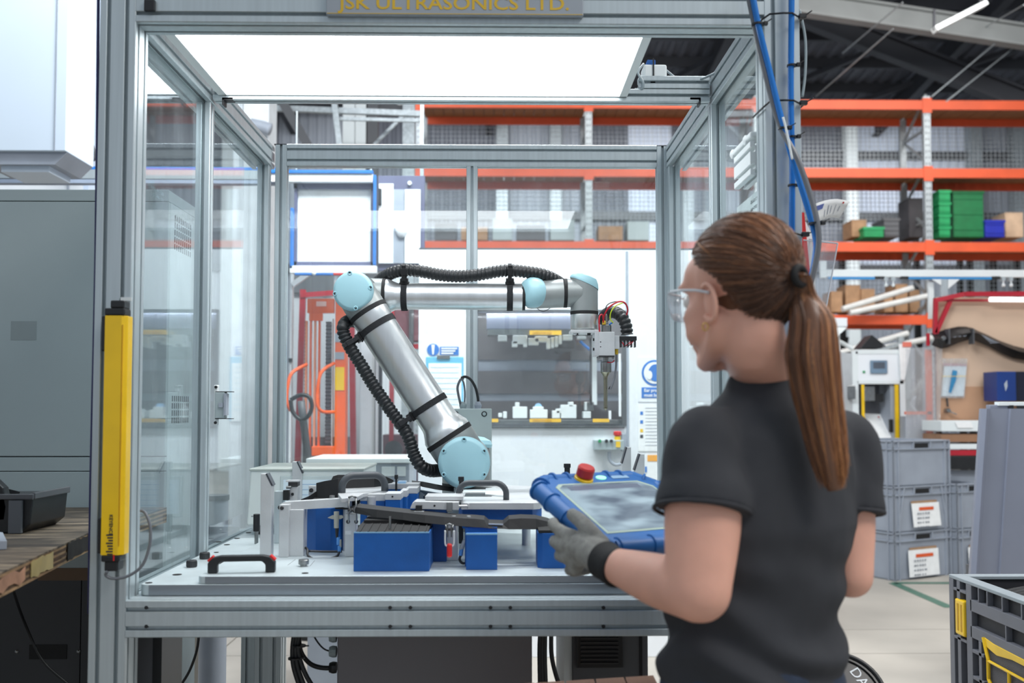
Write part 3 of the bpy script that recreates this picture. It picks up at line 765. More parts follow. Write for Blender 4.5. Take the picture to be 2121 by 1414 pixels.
# paper tag, red strip and clear document pocket
c = W(1712, 430, 2.3)
t = thing('paper_tag', 'curled white printed card sticking out right of the post', 'card', tuple(c))
P = []
for i in range(7):
    u_ = i / 6; row = []
    for j in range(5):
        v_ = j / 4
        px = 1683 + u_ * (77 - 28 * v_) + 6 * v_; py = 424 - 14 * sin(u_ * 2.4) * (1 - v_ * .3) + v_ * 38 + 3 * u_ - v_ * u_ * 6
        row.append(W(px, py, 2.28 + .05 * u_ + .02 * v_))
    P.append(row)
mb = MB(); n_ = 5
for r_ in P: mb.v += r_
for r_ in P: mb.v += [v + Vector((0, .0006, 0)) for v in r_]
o_ = 35
for i in range(6):
    for j in range(4):
        a = i * 5 + j; mb.f.append((a, a + 5, a + 6, a + 1)); mb.f.append((o_ + a, o_ + a + 1, o_ + a + 6, o_ + a + 5))
for i in range(6):
    mb.f.append((i * 5, o_ + i * 5, o_ + i * 5 + 5, i * 5 + 5)); mb.f.append((i * 5 + 4, i * 5 + 9, o_ + i * 5 + 9, o_ + i * 5 + 4))
for j in range(4):
    mb.f.append((j, j + 1, o_ + j + 1, o_ + j)); mb.f.append((30 + j, o_ + 30 + j, o_ + 31 + j, 31 + j))
obj('card', mb, PAPER, t, smooth=True)
def tagp(u_, v_):
    fi = u_ * 6; fj = v_ * 4; i = min(int(fi), 5); j = min(int(fj), 3); a_ = fi - i; b_ = fj - j
    return (P[i][j] * (1 - a_) * (1 - b_) + P[i + 1][j] * a_ * (1 - b_) + P[i][j + 1] * (1 - a_) * b_ + P[i + 1][j + 1] * a_ * b_) - Vector((0, .0012, 0))
mb = MB()
for u_, v_, w2, h2 in ((.45, .3, .03, .5), (.55, .35, .02, .4), (.68, .3, .015, .5), (.8, .35, .02, .3), (.35, .5, .02, .4)):
    mb.add([tagp(u_, v_), tagp(u_ + w2, v_), tagp(u_ + w2, v_ + h2), tagp(u_, v_ + h2)], [(0, 1, 2, 3)])
obj('print', mb, mat('faint print', (170, 174, 186), .8), t)
obj('blue_block', MB().add([tagp(.03, .15), tagp(.32, .15), tagp(.27, .4), tagp(.03, .4)], [(0, 1, 2, 3)]), mat('slate blue print', (96, 112, 176), .8), t)
obj('red_dot', MB().add([tagp(.84, .1), tagp(.88, .1), tagp(.88, .2), tagp(.84, .2)], [(0, 1, 2, 3)]), RED, t)
x0, x1, z0, z1 = R4(1664, 440, 1682, 700, 2.285)
t = thing('red_folder', 'red edged folder hanging behind the hoses on the right post', 'folder', ((x0 + x1) / 2, 2.3, z0))
obj('cover', MB().poly([(x0, 2.285, z0), (x1 + .006, 2.285, z0), (x0 + .006, 2.285, z1), (x0, 2.285, z1)], (0, .004, 0)), RED, t)
obj('sheet', MB().poly([(x0 + .003, 2.289, z0), (x1 + .014, 2.289, z0), (x1 + .0, 2.289, z1 - .05), (x0 + .01, 2.289, z1 - .02)], (0, .003, 0)), PAPER, t)
t = thing('document_pocket', 'clear plastic document pocket hanging open beside the right post', 'pocket', tuple(W(1690, 700, 2.27)))
a, b, c, d_ = W(1668, 494, 2.30), W(1735, 504, 2.22), W(1700, 700, 2.24), W(1672, 700, 2.30)
mb = MB().add([a, b, c, d_], [(0, 1, 2, 3)]); b2 = W(1662, 494, 2.26); c2 = W(1690, 700, 2.22)
mb.add([W(1664, 497, 2.262), b, c, W(1668, 700, 2.255)], [(0, 1, 2, 3)])
obj('sleeve', mb, GLASSS, t)
obj('rim', MB().tube([a, b], .002, 6).tube([W(1664, 497, 2.262), b], .0015, 6).tube([b, c], .0017, 6), mat('clear rim', (214, 218, 224), .3), t)

# ============================================================ THE ROBOT ARM
rob = thing('industrial_robot', 'silver and pale blue jointed robot arm standing inside the cell', 'robot', tuple(W(975, 1010, 3.15)))
YA, YFA = 3.0, 3.08          # planes of upper arm and forearm axes
def L_(mb, a, b, prof_, n=40): return mb.lathe(a, b, prof_, n)
sh = W(963, 955, YA); el = W(737, 607, YA); k = 1 / 687.0
d = (el - sh).normalized(); Yv = Vector((0, 1, 0))
# base column and shoulder housing
bx = W(966, 955, 3.16)
obj('base', MB().lathe((bx.x, bx.y, .977), (bx.x, bx.y, 2), [(0, .095), (.014, .095), (.016, .078), (.13, .076), (.135, .074)], 40), CAST, rob, smooth='auto')
obj('joint_ring', MB().lathe((bx.x, bx.y, 1.110), (bx.x, bx.y, 2), [(0, .0765), (.010, .0765)], 40), BLKM, rob)
obj('shoulder_housing', MB().lathe((bx.x, bx.y, 1.120), (bx.x, bx.y, 2), [(0, .076), (.10, .076), (.118, .070)], 40).lathe((sh.x, 2.935, sh.z), (sh.x, 4, sh.z), [(0, .070), (.004, .074), (.20, .074), (.215, .066)], 40), CAST, rob, smooth='auto')
cp = W(999, 905, 3.17)
capo = obj('rear_cap', MB().lathe((bx.x + .004, bx.y, 1.235), (bx.x + .03, bx.y + .01, 1.6), [(0, .0755), (.010, .0775), (.022, .072), (.032, .05), (.036, .001)], 40), CAPB, rob, smooth='auto')
# joint caps with recessed screws
def jcap(cx, cz, y, r_, n_, a0, name, ax=Vector((0, -1, 0)), th=.020):
    c = Vector((cx, y, cz))
    o = obj(name, MB().lathe(c, c + ax, [(0, r_ * .985), (.002, r_), (th * .45, r_), (th * .75, r_ * .955), (th, r_ * .88), (th + .0016, r_ * .82), (th + .002, .001)], 56), CAPB, rob, smooth='auto')
    u = Vector((0, 0, 1)); v = ax.cross(u).normalized()
    for i in range(n_):
        a = a0 + 2 * pi * i / n_; p = c + ax * (th * .95) + (v * cos(a) + u * sin(a)) * r_ * .885
        obj('screw_recess', MB().lathe(p - ax * .004, p + ax, [(0, .0068), (.0075, .0068), (.0085, .0058), (.0085, .0045), (.005, .0045), (.0045, .001)], 16), CAPB, o, smooth='auto')
        obj('screw', MB().lathe(p - ax * .003, p + ax, [(0, .0040), (.0035, .0040), (.0042, .0032)], 12), DSTEEL, o)
    return o
jcap(sh.x, sh.z, 2.937, .0765, 6, RAD(90), 'shoulder_cap')
# upper arm: housing, ring, flare, tube, ring
r1 = sh + d * .079; r2 = el - d * .064
obj('upper_arm_housing', MB().lathe(sh - d * .0, sh + d, [(0, .06), (.02, .073), (.079, .0745)], 40), CAST, rob, smooth='auto')
obj('joint_ring', MB().lathe(r1, r1 + d, [(0, .0745), (.001, .0755), (.014, .0755), (.015, .0745)], 48), BLKM, rob)
T = (el - sh).length
obj('upper_arm_tube', MB().lathe(r1 + d * .015, r1 + d, [(0, .0735), (.012, .0735), (.022, .068), (.040, .060), (.050, .0578), (T - .079 - .064 - .060, .0578), (T - .079 - .064 - .056, .0590), (T - .079 - .064 - .018, .0598)], 56), BRUSH, rob, smooth='auto')
obj('joint_ring', MB().lathe(r2 - d * .012, r2 + d, [(0, .0608), (.001, .0615), (.013, .0615), (.014, .0608)], 48), BLKM, rob)
obj('elbow_housing', MB().lathe(r2, el + d, [(0, .0600), (.03, .0598), (.064, .0585)], 40).lathe((el.x, 2.955, el.z), (el.x, 4, el.z), [(0, .058), (.004, .0595), (.095, .0595)], 40), CAST, rob, smooth='auto')
jcap(el.x, el.z, 2.958, .0598, 4, RAD(80), 'elbow_cap', th=.022)
# forearm
e2 = W(747, 611, YFA); fx = Vector((1, 0, 0)); w1 = W(1085, 615, YFA); f0 = W(793, 613, YFA)
obj('forearm_housing', MB().lathe((e2.x, 3.04, e2.z), (e2.x, 4, e2.z), [(0, .058), (.0, .0595), (.10, .0595), (.112, .05)], 40).lathe(e2, f0, [(0, .05), (.02, .0535), ((f0 - e2).length, .0545)], 40), CAST, rob, smooth='auto')
fd = (w1 - f0).normalized(); FL = (w1 - f0).length
obj('joint_ring', MB().lathe(f0, w1, [(0, .0545), (.001, .0552), (.010, .0552), (.011, .0545)], 48), BLKM, rob)
obj('forearm_tube', MB().lathe(f0 + fd * .011, w1, [(0, .0535), (.006, .0535), (.016, .049), (.030, .0425), (.036, .0408), (FL - .05, .0408), (FL - .045, .0414), (FL - .016, .0418)], 56), BRUSH, rob, smooth='auto')
obj('joint_ring', MB().lathe(w1 - fd * .006, w1 + fd, [(0, .0412), (.010, .0412)], 44), BLKM, rob)
# wrist one
wa = W(1096, 611, YFA); wb = W(1167, 607, YFA)
obj('wrist_housing', MB().lathe(wa - fd * .008, wb, [(0, .040), (.012, .0435), ((wb - wa).length + .008, .0445)], 40), CAST, rob, smooth='auto')
ax = Vector((-.86, -.51, .0)).normalized(); c = W(1108, 607, YFA) + Vector((0, -.012, 0))
o = obj('wrist_cap', MB().lathe(c, c + ax, [(-.012, .044), (0, .0475), (.012, .0475), (.022, .0455), (.034, .038), (.040, .026), (.042, .001)], 48), CAPB, rob, smooth='auto')
p = c + ax * .0395 + Vector((-.004, -.002, .010)); obj('screw', MB().lathe(p, p + ax, [(0, .004), (.003, .0038)], 12), DSTEEL, o)
obj('joint_ring', MB().lathe(wb, wb + fd, [(0, .0452), (.011, .0452)], 44), BLKM, rob)
# wrist two: level barrel bending down, slanted pale cap on top
wc = W(1210, 607, YFA); 
def wl(px, py): return W(px, py, YFA)
zt = wl(1209, 645).z; rr = .0425; n_ = 44
rs = []
for t_ in range(9):
    s_ = t_ / 8; ring = []
    for q in range(n_):
        a = 2 * pi * q / n_; x_ = wc.x + rr * cos(a); y_ = wc.y + rr * sin(a)
        ztop = wl(1180, 575).z + (wl(1239, 601).z - wl(1180, 575).z) * (cos(a) + 1) / 2
        ring.append((x_, y_, zt + (ztop - zt) * s_))
    rs.append(ring)
obj('wrist_elbow', MB().rings(rs).lathe(wb + fd * .011, wc, [(0, .0440), (.02, .0440), (.045, .0430)], 40), CAST, rob, smooth='auto')
rs2 = []
for s_, q_ in ((0, 1.035), (.12, 1.045), (.45, 1.02), (.8, .90), (.97, .62), (1.0, .1)):
    ring = []
    for q in range(n_):
        a = 2 * pi * q / n_
        zl = wl(1180, 575).z + (wl(1239, 601).z - wl(1180, 575).z) * (cos(a) + 1) / 2
        zh = wl(1180, 566).z + (wl(1239, 574).z - wl(1180, 566).z) * (cos(a) + 1) / 2
        ring.append((wc.x + rr * q_ * cos(a), wc.y + rr * q_ * sin(a), zl + (zh - zl) * s_))
    rs2.append(ring)
obj('wrist_cap', MB().rings(rs2), CAPB, rob, smooth='auto')
obj('joint_ring', MB().lathe((wc.x, wc.y, zt), (wc.x, wc.y, 0), [(0, .0435), (.010, .0435)], 44), BLKM, rob)
zf = wl(1209, 652).z; zg = wl(1209, 682).z
obj('tool_flange', MB().lathe((wc.x, wc.y, zf), (wc.x, wc.y, 0), [(0, .0428), (.002, .0432), (zf - zg - .002, .0432), (zf - zg, .042), (zf - zg, .030), (zf - zg + .010, .030)], 44), mat('satin aluminium', (214, 217, 216), .3, .9, .02), rob, smooth='auto')
obj('seam_lead', MB().tube(spline([wl(1112, 638), wl(1124, 645), wl(1136, 640), wl(1141, 636)], 5), .0012, 6), BLK, rob, smooth=True)

# corrugated conduits
def corr(name, pts, r_, label=None, pitch=.0118, Ys=None):
    path = resample(spline(pts, 16), pitch / 6)
    n_ = len(path); 
    mb = MB().tube(path, r_, 22, rf=lambda t: r_ * (1.0 if (t * (n_ - 1)) % 6 not in (0, 1) and round(t * (n_ - 1)) % 6 not in (0,) else .86) * (1.05 if round(t * (n_ - 1)) % 6 in (3,) else 1))
    return obj(name, mb, RUB, rob, smooth=True, label=label)
h1_ = [W(778, 588, 3.15), W(792, 577, 3.12), W(812, 565, 3.08), W(838, 559, 3.062), W(872, 562, 3.062), W(910, 569, 3.062), W(950, 572, 3.062), W(990, 569, 3.062), W(1025, 563, 3.062), W(1055, 560, 3.062), W(1090, 563, 3.062), W(1125, 569, 3.07), W(1150, 580, 3.09), W(1166, 592, 3.14)]
corr('conduit', h1_, .0190)
h2_ = [W(745, 668, 3.08), W(726, 664, 3.03), W(713, 672, 2.99), W(712, 690, 2.985), W(727, 722, 2.983), W(748, 755, 2.983), W(768, 789, 2.983), W(790, 822, 2.983), W(812, 854, 2.983), W(833, 882, 2.983), W(848, 910, 2.983), W(857, 940, 2.985), W(872, 965, 2.98), W(890, 974, 3.0), W(908, 974, 3.03), W(925, 972, 3.07)]
corr('conduit', h2_, .0192)
h3_ = [W(1246, 668, 3.20), W(1254, 652, 3.18), W(1270, 646, 3.12), W(1286, 654, 3.08), W(1296, 672, 3.07), W(1299, 694, 3.07)]
corr('conduit', h3_, .0188, pitch=.0135)
h4_ = [W(1170, 640, 3.16), W(1176, 652, 3.15), W(1186, 668, 3.16)]
# clamps: webbing strap round the tube, buckle and conduit loop
def strap(c, ax, r_, side, w_=.0185):
    ax = ax.normalized()
    s_ = obj('strap', MB().lathe(c - ax * w_ / 2, c + ax, [(0, r_ + .0006), (0, r_ + .0024), (w_, r_ + .0024), (w_, r_ + .0006)], 40), WEB, rob, smooth='auto')
    side = side.normalized(); b = c + side * (r_ + .009)
    bk = obj('buckle', MB().obox(b, side, ax, side.cross(ax), .008, .0125, .013), BLK, s_, bevel=.002)
    e = c + side * (r_ + .003)
    obj('tongue', MB().obox(e, side, ax, side.cross(ax), .0025, .0145, .016), BLKM, s_, bevel=.001)
    g_ = c + side * (r_ + .036)
    fr = side.cross(ax)
    mb = MB()
    for o_ in (-1, 1): mb.obox(g_ + fr * .0215 * o_, side, ax, fr, .024, .0062, .0018)
    for o_ in (-1, 1): mb.obox(g_ + side * .0235 * o_, side, ax, fr, .0018, .0062, .0215)
    mb.obox(g_ - fr * .0232 + side * .004, side, ax, fr, .010, .0075, .003)
    obj('conduit_loop', mb, BLK, s_, bevel=.0008)
fdn = fd; up = Vector((0, 0, 1))
for px in (838, 1056):
    c = W(px, 615, YFA); strap(c, fdn, .0408, Vector((0, -.25, 1)))
nrm = Vector((-d.z, 0, d.x)); nrm = nrm if nrm.x < 0 else -nrm
for px, py in ((782, 676), (879, 846)):
    c = el + d * ((W(px, py, YA) - el).dot(d)); strap(c, d, .0580, nrm + Vector((0, -.18, 0)))

# welding tool on the flange
tool = thing('ultrasonic_tool', 'silver tool block with a slender horn hanging from the robot wrist', 'tool', tuple(W(1255, 715, YFA)))
YT = YFA
def tb(name, px0, py0, px1, py1, y0, y1, m, bev=.0008, par=None, lab=None):
    x0, x1, z0, z1 = R4(px0, py0, px1, py1, y0)
    return obj(name, MB().box(x0, x1, y0, y1, z0, z1), m, par or tool, bevel=bev, label=lab)
tb('flange_plate', 1182, 683, 1240, 689, 3.04, 3.12, MACH)
tb('flange_lug', 1188, 689, 1200, 693, 3.045, 3.06, MACH)
for px in (1196, 1220): 
    p = W(px, 690, 3.05); obj('bolt', MB().cyl(p, p - Vector((0, 0, .007)), .0055, n=14), BLK, tool)
tb('angle_plate', 1232, 683, 1241, 737, 3.035, 3.11, MACH)
for py in (703, 723):
    p = W(1232, py, 3.05); obj('bolt', MB().cyl(p, p - Vector((.006, 0, 0)), .0045, n=14), BLK, tool)
bl = tb('block', 1241, 687, 1273, 736, 3.02, 3.10, MACH)
for py in (708, 718):
    p = W(1244, py, 3.02); obj('hole', MB().cyl(p - Vector((0, .0008, 0)), p + Vector((0, .001, 0)), .0018, n=10), BLKM, bl)
tb('side_block', 1273, 695, 1283, 722, 3.03, 3.09, MACH)
tb('bottom_plate', 1241, 736, 1273, 739, 3.02, 3.10, DSTEEL)
for px in (1240, 1270):
    p = W(px, 739, 3.03); obj('foot_screw', MB().cyl(p, p - Vector((0, 0, .006)), .003, n=10), STEEL, tool)
def tc(name, px, pys, m, Y=3.06, n=28):
    a = W(px, pys[0][0], Y); zs = [(a.z - W(px, py, Y).z, r_ / 675) for py, r_ in pys]
    return obj(name, MB().lathe(a, a - Vector((0, 0, 1)), zs, n), m, tool, smooth='auto')
tc('converter', 1256, ((673, 9.5), (674, 10.5), (687, 10.5)), STEEL)
tc('cap_nut', 1251, ((664, 3), (665, 3.6), (672, 3.6)), GOLD, 3.05, 12)
tc('plug', 1256, ((650, 1.5), (655, 2.5), (668, 2.5), (669, 4), (673, 4)), STEEL)
tc('booster_neck', 1255, ((739, 6.5), (741, 5.6), (750, 5.6)), STEEL)
tc('booster', 1255, ((749, 10.5), (750, 11.5), (770, 11.5), (771, 11)), STEEL)
tc('horn', 1254, ((771, 11), (774, 8), (780, 4.6), (788, 4.2), (838, 4.0), (842, 4.6), (846, 4.0), (848, 1.5), (851, .6)), mat('warm steel', (150, 146, 128), .25, 1.0, .05))
# black terminal comb and wires
x0, x1, z0, z1 = R4(1283, 696, 1319, 705, 3.03)
cm = obj('terminal_bar', MB().box(x0, x1, 3.03, 3.09, z0, z1), BLK, tool, bevel=.0015)
for k_ in range(5):
    xx = x0 + .006 + (x1 - x0 - .010) * k_ / 4; obj('pin', MB().box(xx - .0018, xx + .0018, 3.035, 3.06, z0 - .020, z0), BLK, cm)
def wire(pts, r_, m, name='wire'): return obj(name, MB().tube(spline(pts, 7), r_, 8), m, tool, smooth=True)
WR = mat('red wire', (190, 24, 44), .4); WG = mat('yellow green wire', (196, 214, 40), .4)
wire([W(1250, 668, 3.04), W(1248, 652, 3.03), W(1242, 655, 3.02), W(1241, 672, 3.02), W(1242, 688, 3.03)], .0023, WR)
wire([W(1250, 665, 3.06), W(1252, 652, 3.05), W(1262, 636, 3.04), W(1280, 625, 3.03), W(1294, 627, 3.03), W(1300, 640, 3.04), W(1298, 652, 3.05)], .0026, WR)
wire([W(1254, 650, 3.06), W(1256, 634, 3.05), W(1268, 626, 3.05), W(1288, 625, 3.04), W(1301, 636, 3.05)], .0014, BLK)
wire([W(1270, 668, 3.04), W(1264, 660, 3.03), W(1266, 645, 3.02), W(1276, 633, 3.02), W(1290, 627, 3.02)], .0018, WG)
wire([W(1262, 672, 3.05), W(1268, 668, 3.04)], .0024, HOSEB)
wire([W(1272, 746, 3.05), W(1268, 750, 3.04), W(1258, 750, 3.04)], .0016, WR)
for a, b in (((1285, 706), (1292, 716)), ((1296, 716), (1308, 704)), ((1303, 715), (1312, 703))):
    wire([W(*a, 3.045), W((a[0] + b[0]) / 2 + 2, (a[1] + b[1]) / 2, 3.035), W(*b, 3.045)], .0018, WR)
tc('brass_fitting', 1277, ((722, 3), (724, 3.6), (733, 3.4), (734, 2.5)), GOLD, 3.05, 12)
wire([W(1277, 733, 3.05), W(1276, 760, 3.05), W(1272, 785, 3.05), W(1264, 806, 3.05)], .0032, HOSEG, 'air_lead')
wire([W(1264, 800, 3.05), W(1261, 806, 3.05)], .0018, BLK, 'lead_end')

# junction box behind the arm
jb = thing('junction_box', 'pale grey junction box with two cable glands behind the robot shoulder', 'electrical box', tuple(W(975, 960, 3.36)))
x0, x1, z0, z1 = R4(934, 846, 1018, 966, 3.34)
obj('body', MB().box(x0, x1, 3.345, 3.44, .977, z1 - .001), GREY, jb, bevel=.004)
obj('lid', MB().box(x0 - .001, x1 + .001, 3.335, 3.345, z0, z1), mat('box lid grey', (168, 180, 180), .5), jb, bevel=.003)
for px in (944, 1003):
    p = W(px, 857, 3.335); sc_ = obj('lid_screw', MB().lathe(p, p - Yv, [(0, .0095), (.0015, .0095), (.002, .0075), (.002, .0065), (0.0005, .0065)], 20), BLK, jb)
    obj('screw_head', MB().lathe(p, p - Yv, [(0, .006), (.003, .006), (.0032, .003)], 16), GREY, sc_)
for px in (959, 990):
    p = W(px, 846, 3.39); z_ = z1
    obj('gland', MB().lathe((p.x, p.y, z_), (p.x, p.y, 9), [(0, .011), (.006, .011), (.007, .0125), (.014, .0125), (.015, .0105), (.022, .008), (.024, .006)], 6 if px < 970 else 12), LGREY if px > 970 else GREY, jb)
zt_ = z1 + .02
obj('lead', MB().tube(spline([(W(956, 840, 3.39).x, 3.39, zt_ - .02), W(949, 815, 3.38), W(948, 800, 3.38), W(954, 786, 3.38), W(961, 783, 3.38)], 6), .0042, 8), HOSEG, jb, smooth=True)
obj('lead', MB().tube(spline([W(962, 838, 3.39), W(963, 815, 3.385), W(961, 795, 3.38), W(957, 785, 3.38)], 6), .003, 8), HOSEG, jb, smooth=True)
obj('lead', MB().tube(spline([W(955, 783, 3.38), W(964, 780, 3.38), W(975, 786, 3.385), W(985, 803, 3.39), W(990, 825, 3.39), W(990, 838, 3.39)], 6), .0048, 8), RUB, jb, smooth=True)

# ============================================================ FIXTURE BLOCKS ON THE PLATE
ZP = .977
def fx_box(name, px0, px1, pyb, pyt, depth, m, label, cat='block', zb=ZP, cap=None, capm=None, bev=.0012, group='fixture blocks', caplab=None, Y=None, chamf=0):
    """block standing on the plate: front face px0..px1, bottom at pyb, top at pyt"""
    y = Y if Y else WZ((px0 + px1) / 2, pyb, zb).y
    x0 = W(px0, pyb, y).x; x1 = W(px1, pyb, y).x; zt = W((px0 + px1) / 2, pyt, y).z
    t = thing(name, label, cat, ((x0 + x1) / 2, y, zb), 0, group)
    if chamf:
        c_ = chamf; pts = [(x0 + c_, y, zb), (x1 - c_, y, zb), (x1, y + c_, zb), (x1, y + depth, zb), (x0, y + depth, zb), (x0, y + c_, zb)]
        obj('body', MB().poly(pts, (0, 0, zt - zb)), m, t, bevel=bev)
    else: obj('body', MB().box(x0, x1, y, y + depth, zb, zt), m, t, bevel=bev)
    if cap:
        obj('top_plate', MB().box(x0 - .0005, x1 + .0005, y - .0005, y + depth, zt, zt + cap), capm or MACH, t, bevel=.0008, label=caplab)
    return t, (x0, x1, y, zb, zt)
# front row, blue blocks
t, (x0, x1, y, zb, zt) = fx_box('nest_block', 732, 889, 1183, 1103, .20, BLUE, 'large blue block at the front of the plate under the black trim', 'block')
obj('contoured_pad', MB().poly([(x0 + .003, y + .004, zt - .001), (x0 + .003, y + .004, zt + .001), (x0 + .003, y + .09, zt + .010), (x0 + .003, y + .19, zt + .012), (x0 + .003, y + .19, zt - .001)], (x1 - x0 - .006, 0, 0)), BLKM, t, bevel=.001)
for q in range(9):
    xx = x0 + .012 + (x1 - x0 - .024) * q / 8; obj('pad_rib', MB().poly([(xx, y + .006, zt), (xx, y + .006, zt + .003), (xx, y + .09, zt + .012), (xx, y + .09, zt)], (.003, 0, 0)), BLKM, t)
obj('rear_step', MB().box(x0 + .01, x1 - .004, y + .10, y + .19, zt, zt + .018), BLKM, t)
p = W(808, 1078, 2.36); obj('pin', MB().cyl((p.x, p.y, zt + .006), (p.x, p.y, zt + .034), .003, n=10), STEEL, t)
obj('chamfer_strip', MB().box(x0, x1, y - .0006, y + .004, zt - .001, zt + .0015), mat('light blue edge', (120, 166, 200), .4), t)
t, (x0, x1, y, zb, zt) = fx_box('nest_block', 965, 1030, 1180, 1107, .05, BLUE, 'small square blue block with a pale top edge, beside the red clamp grip')
obj('top_edge', MB().box(x0 - .0004, x1 + .0004, y - .0006, y + .006, zt - .0005, zt + .003), mat('light blue edge', (150, 196, 226), .4), t)
obj('rear_block', MB().box(x0 - .004, x1, y + .052, y + .08, zb, zt + .012), BLUE, t, bevel=.001)
t, (x0, x1, y, zb, zt) = fx_box('nest_block', 1114, 1180, 1177, 1104, .12, BLUE, 'blue block with rounded corner partly hidden by the glove', chamf=.012)
obj('black_pad', MB().box(x0 + .002, x1, y + .002, y + .11, zt, zt + .007), BLKM, t, bevel=.001)
# blue block at left with the sensor in front
t, (x0, x1, y, zb, zt) = fx_box('nest_block', 630, 708, 1143, 1052, .14, BLUE, 'blue faceted block at the left beside the aluminium clamp posts', chamf=.03)
obj('dark_cover', MB().poly([(x0 - .002, y + .01, zt + .001), (x1 + .03, y + .01, zt - .006), (x1 + .03, y + .15, zt + .004), (x0 - .002, y + .15, zt + .010)], (0, 0, .004)), BLKM, t)
# blue stepped blocks with machined caps behind
for k_, (a, b, pyb, pyt, Y_, cap, lab) in enumerate((
        (746, 797, 1062, 1037, 2.66, .018, 'stepped fixture block, leftmost of the capped row'),
        (798, 829, 1063, 1035, 2.62, .017, 'capped blue block with a screw hole in its metal face'),
        (830, 842, 1060, 1029, 2.70, .018, 'narrow capped blue block in the middle of the step'),
        (842, 864, 1058, 1022, 2.76, .016, 'capped blue block right of the narrow one'))):
    y = Y_; xa = W(a, pyb, y).x; xb = W(b, pyb, y).x; z1 = W(a, pyt, y).z
    t = thing('stepped_block', lab, 'block', ((xa + xb) / 2, y, ZP), 0, 'stepped blocks with metal caps')
    obj('body', MB().box(xa, xb, y, y + .07, ZP, z1), BLUE, t, bevel=.001)
    obj('top_plate', MB().poly([(xa - .001, y - .001, z1), (xb + .001, y - .001, z1), (xb + .001, y + .075, z1), (xa - .001, y + .075, z1)], (0, 0, cap)), MACH, t, bevel=.001)
    if k_ == 1:
        p = W(813, 1028, y); obj('screw_hole', MB().cyl(p - Yv * .002, p, .0025, n=10), BLKM, t)
y = 2.92; xa, xb = W(786, 1010, y).x, W(868, 1010, y).x; z1 = W(800, 1013, y).z
t = thing('long_block', 'long blue block with a metal cap behind the stepped row', 'block', ((xa + xb) / 2, y, ZP))
obj('body', MB().box(xa, xb, y, y + .06, ZP, z1), BLUE, t, bevel=.001)
obj('top_plate', MB().poly([(xa, y - .001, z1), (xb - .02, y - .001, z1), (xb, y + .01, z1), (xb, y + .065, z1), (xa, y + .065, z1)], (0, 0, .016)), MACH, t, bevel=.001)
obj('clear_pad', MB().box(xa + .052, xb - .04, y + .01, y + .05, z1 + .0162, z1 + .022), mat('pale blue acrylic', (150, 190, 226), .2), t)
# flat bridge plate carrying the left handle
zb = W(740, 1031, 2.62).z
t = thing('bridge_plate', 'flat machined plate carrying the left grey handle', 'fixture plate', tuple(W(760, 1040, 2.66)))
pl = [WZ(708, 1041, zb), WZ(742, 1036, zb), WZ(752, 1030, zb), WZ(800, 1021, zb), WZ(803, 1014, zb), WZ(795, 1011, zb), WZ(708, 1018, zb), WZ(700, 1030, zb)]
obj('plate', MB().poly(pl, (0, 0, .010)), MACH, t, bevel=.0008)
for px, py in ((660, 1130), (790, 1090)):
    q = WZ(720 if px < 700 else 770, 1028, zb); obj('support', MB().cyl((q.x, q.y, ZP), (q.x, q.y, zb), .012), MACH, t)
a = W(708, 1031, 2.66); b = W(797, 1024, 2.72); a.z = b.z = zb + .010
h_ = W(750, 984, 2.69).z - a.z
hd = bow(a, b, h_, .0098, mat('grey rubber grip', (62, 68, 74), .5, 0, .05), t, 'handle', bend=.032)
# bar with pivot on the left
y0 = 2.575
a = W(590, 1050, y0); b = W(722, 1040, y0)
t = thing('swing_clamp', 'long aluminium clamp arm pivoting on the left posts', 'clamp', tuple(a))
mb = MB(); ua = Vector((0, 0, .0115))
mb.poly([a - ua * 1.0 + Vector((-.003, 0, 0)), a - ua * .6 + Vector((.03, 0, 0)), b - ua, b + ua, a + ua * 1.15, a + ua * 1.15 + Vector((-.010, 0, -.004))], (0, .028, 0))
obj('arm', mb, MACH, t, bevel=.0012)
p = W(584, 1049, y0); obj('pivot_bolt', MB().lathe(p - Yv * .024, p + Yv, [(0, .0055), (.005, .0062), (.03, .0062)], 18), DSTEEL, t)
tp = W(688, 1027, 2.60); obj('bolt', MB().lathe(W(688, 1033, 2.60), W(688, 1000, 2.60), [(0, .011), (.002, .011), (.003, .007), (.009, .007)], 14), STEEL, t)
# aluminium posts
def post(px0, px1, pyb, pyt, dep, lab, m=MACH, bolts=(), name='clamp_post'):
    y = WZ((px0 + px1) / 2, pyb, ZP).y; xa, xb = W(px0, pyb, y).x, W(px1, pyb, y).x; z1 = W(px0, pyt, y).z
    t = thing(name, lab, 'post', ((xa + xb) / 2, y, ZP), 0, 'aluminium posts on the plate')
    obj('column', MB().box(xa, xb, y, y + dep, ZP, z1), m, t, bevel=.0015)
    for px, py in bolts:
        p = W(px, py, y); obj('bolt', MB().lathe(p - Yv * .003, p + Yv, [(0, .0040), (.001, .0050), (.004, .0050)], 16), DSTEEL, t)
    return t, (xa, xb, y, z1)
post(577, 597, 1154, 1045, .03, 'thin aluminium post with a dark pivot bolt at its top', bolts=((584, 1052),))
post(599, 628, 1152, 1055, .05, 'wide plain aluminium post right of the thin pivot post')
post(567, 585, 1125, 1017, .03, 'slotted aluminium post behind the thin pivot post', ALU, bolts=((569, 1131),))
t, (xa, xb, y, z1) = post(714, 737, 1153, 1064, .035, 'aluminium post carrying the pair of silver latches', bolts=((721, 1080), (738, 1080)))
obj('paper_label', MB().box(xa + .001, xb - .012, y - .0005, y, z1 - .052, z1 - .042), PAPER, t)
t, (xa, xb, y, z1) = post(913, 948, 1161, 1073, .03, 'aluminium post carrying the clamp with a red grip')
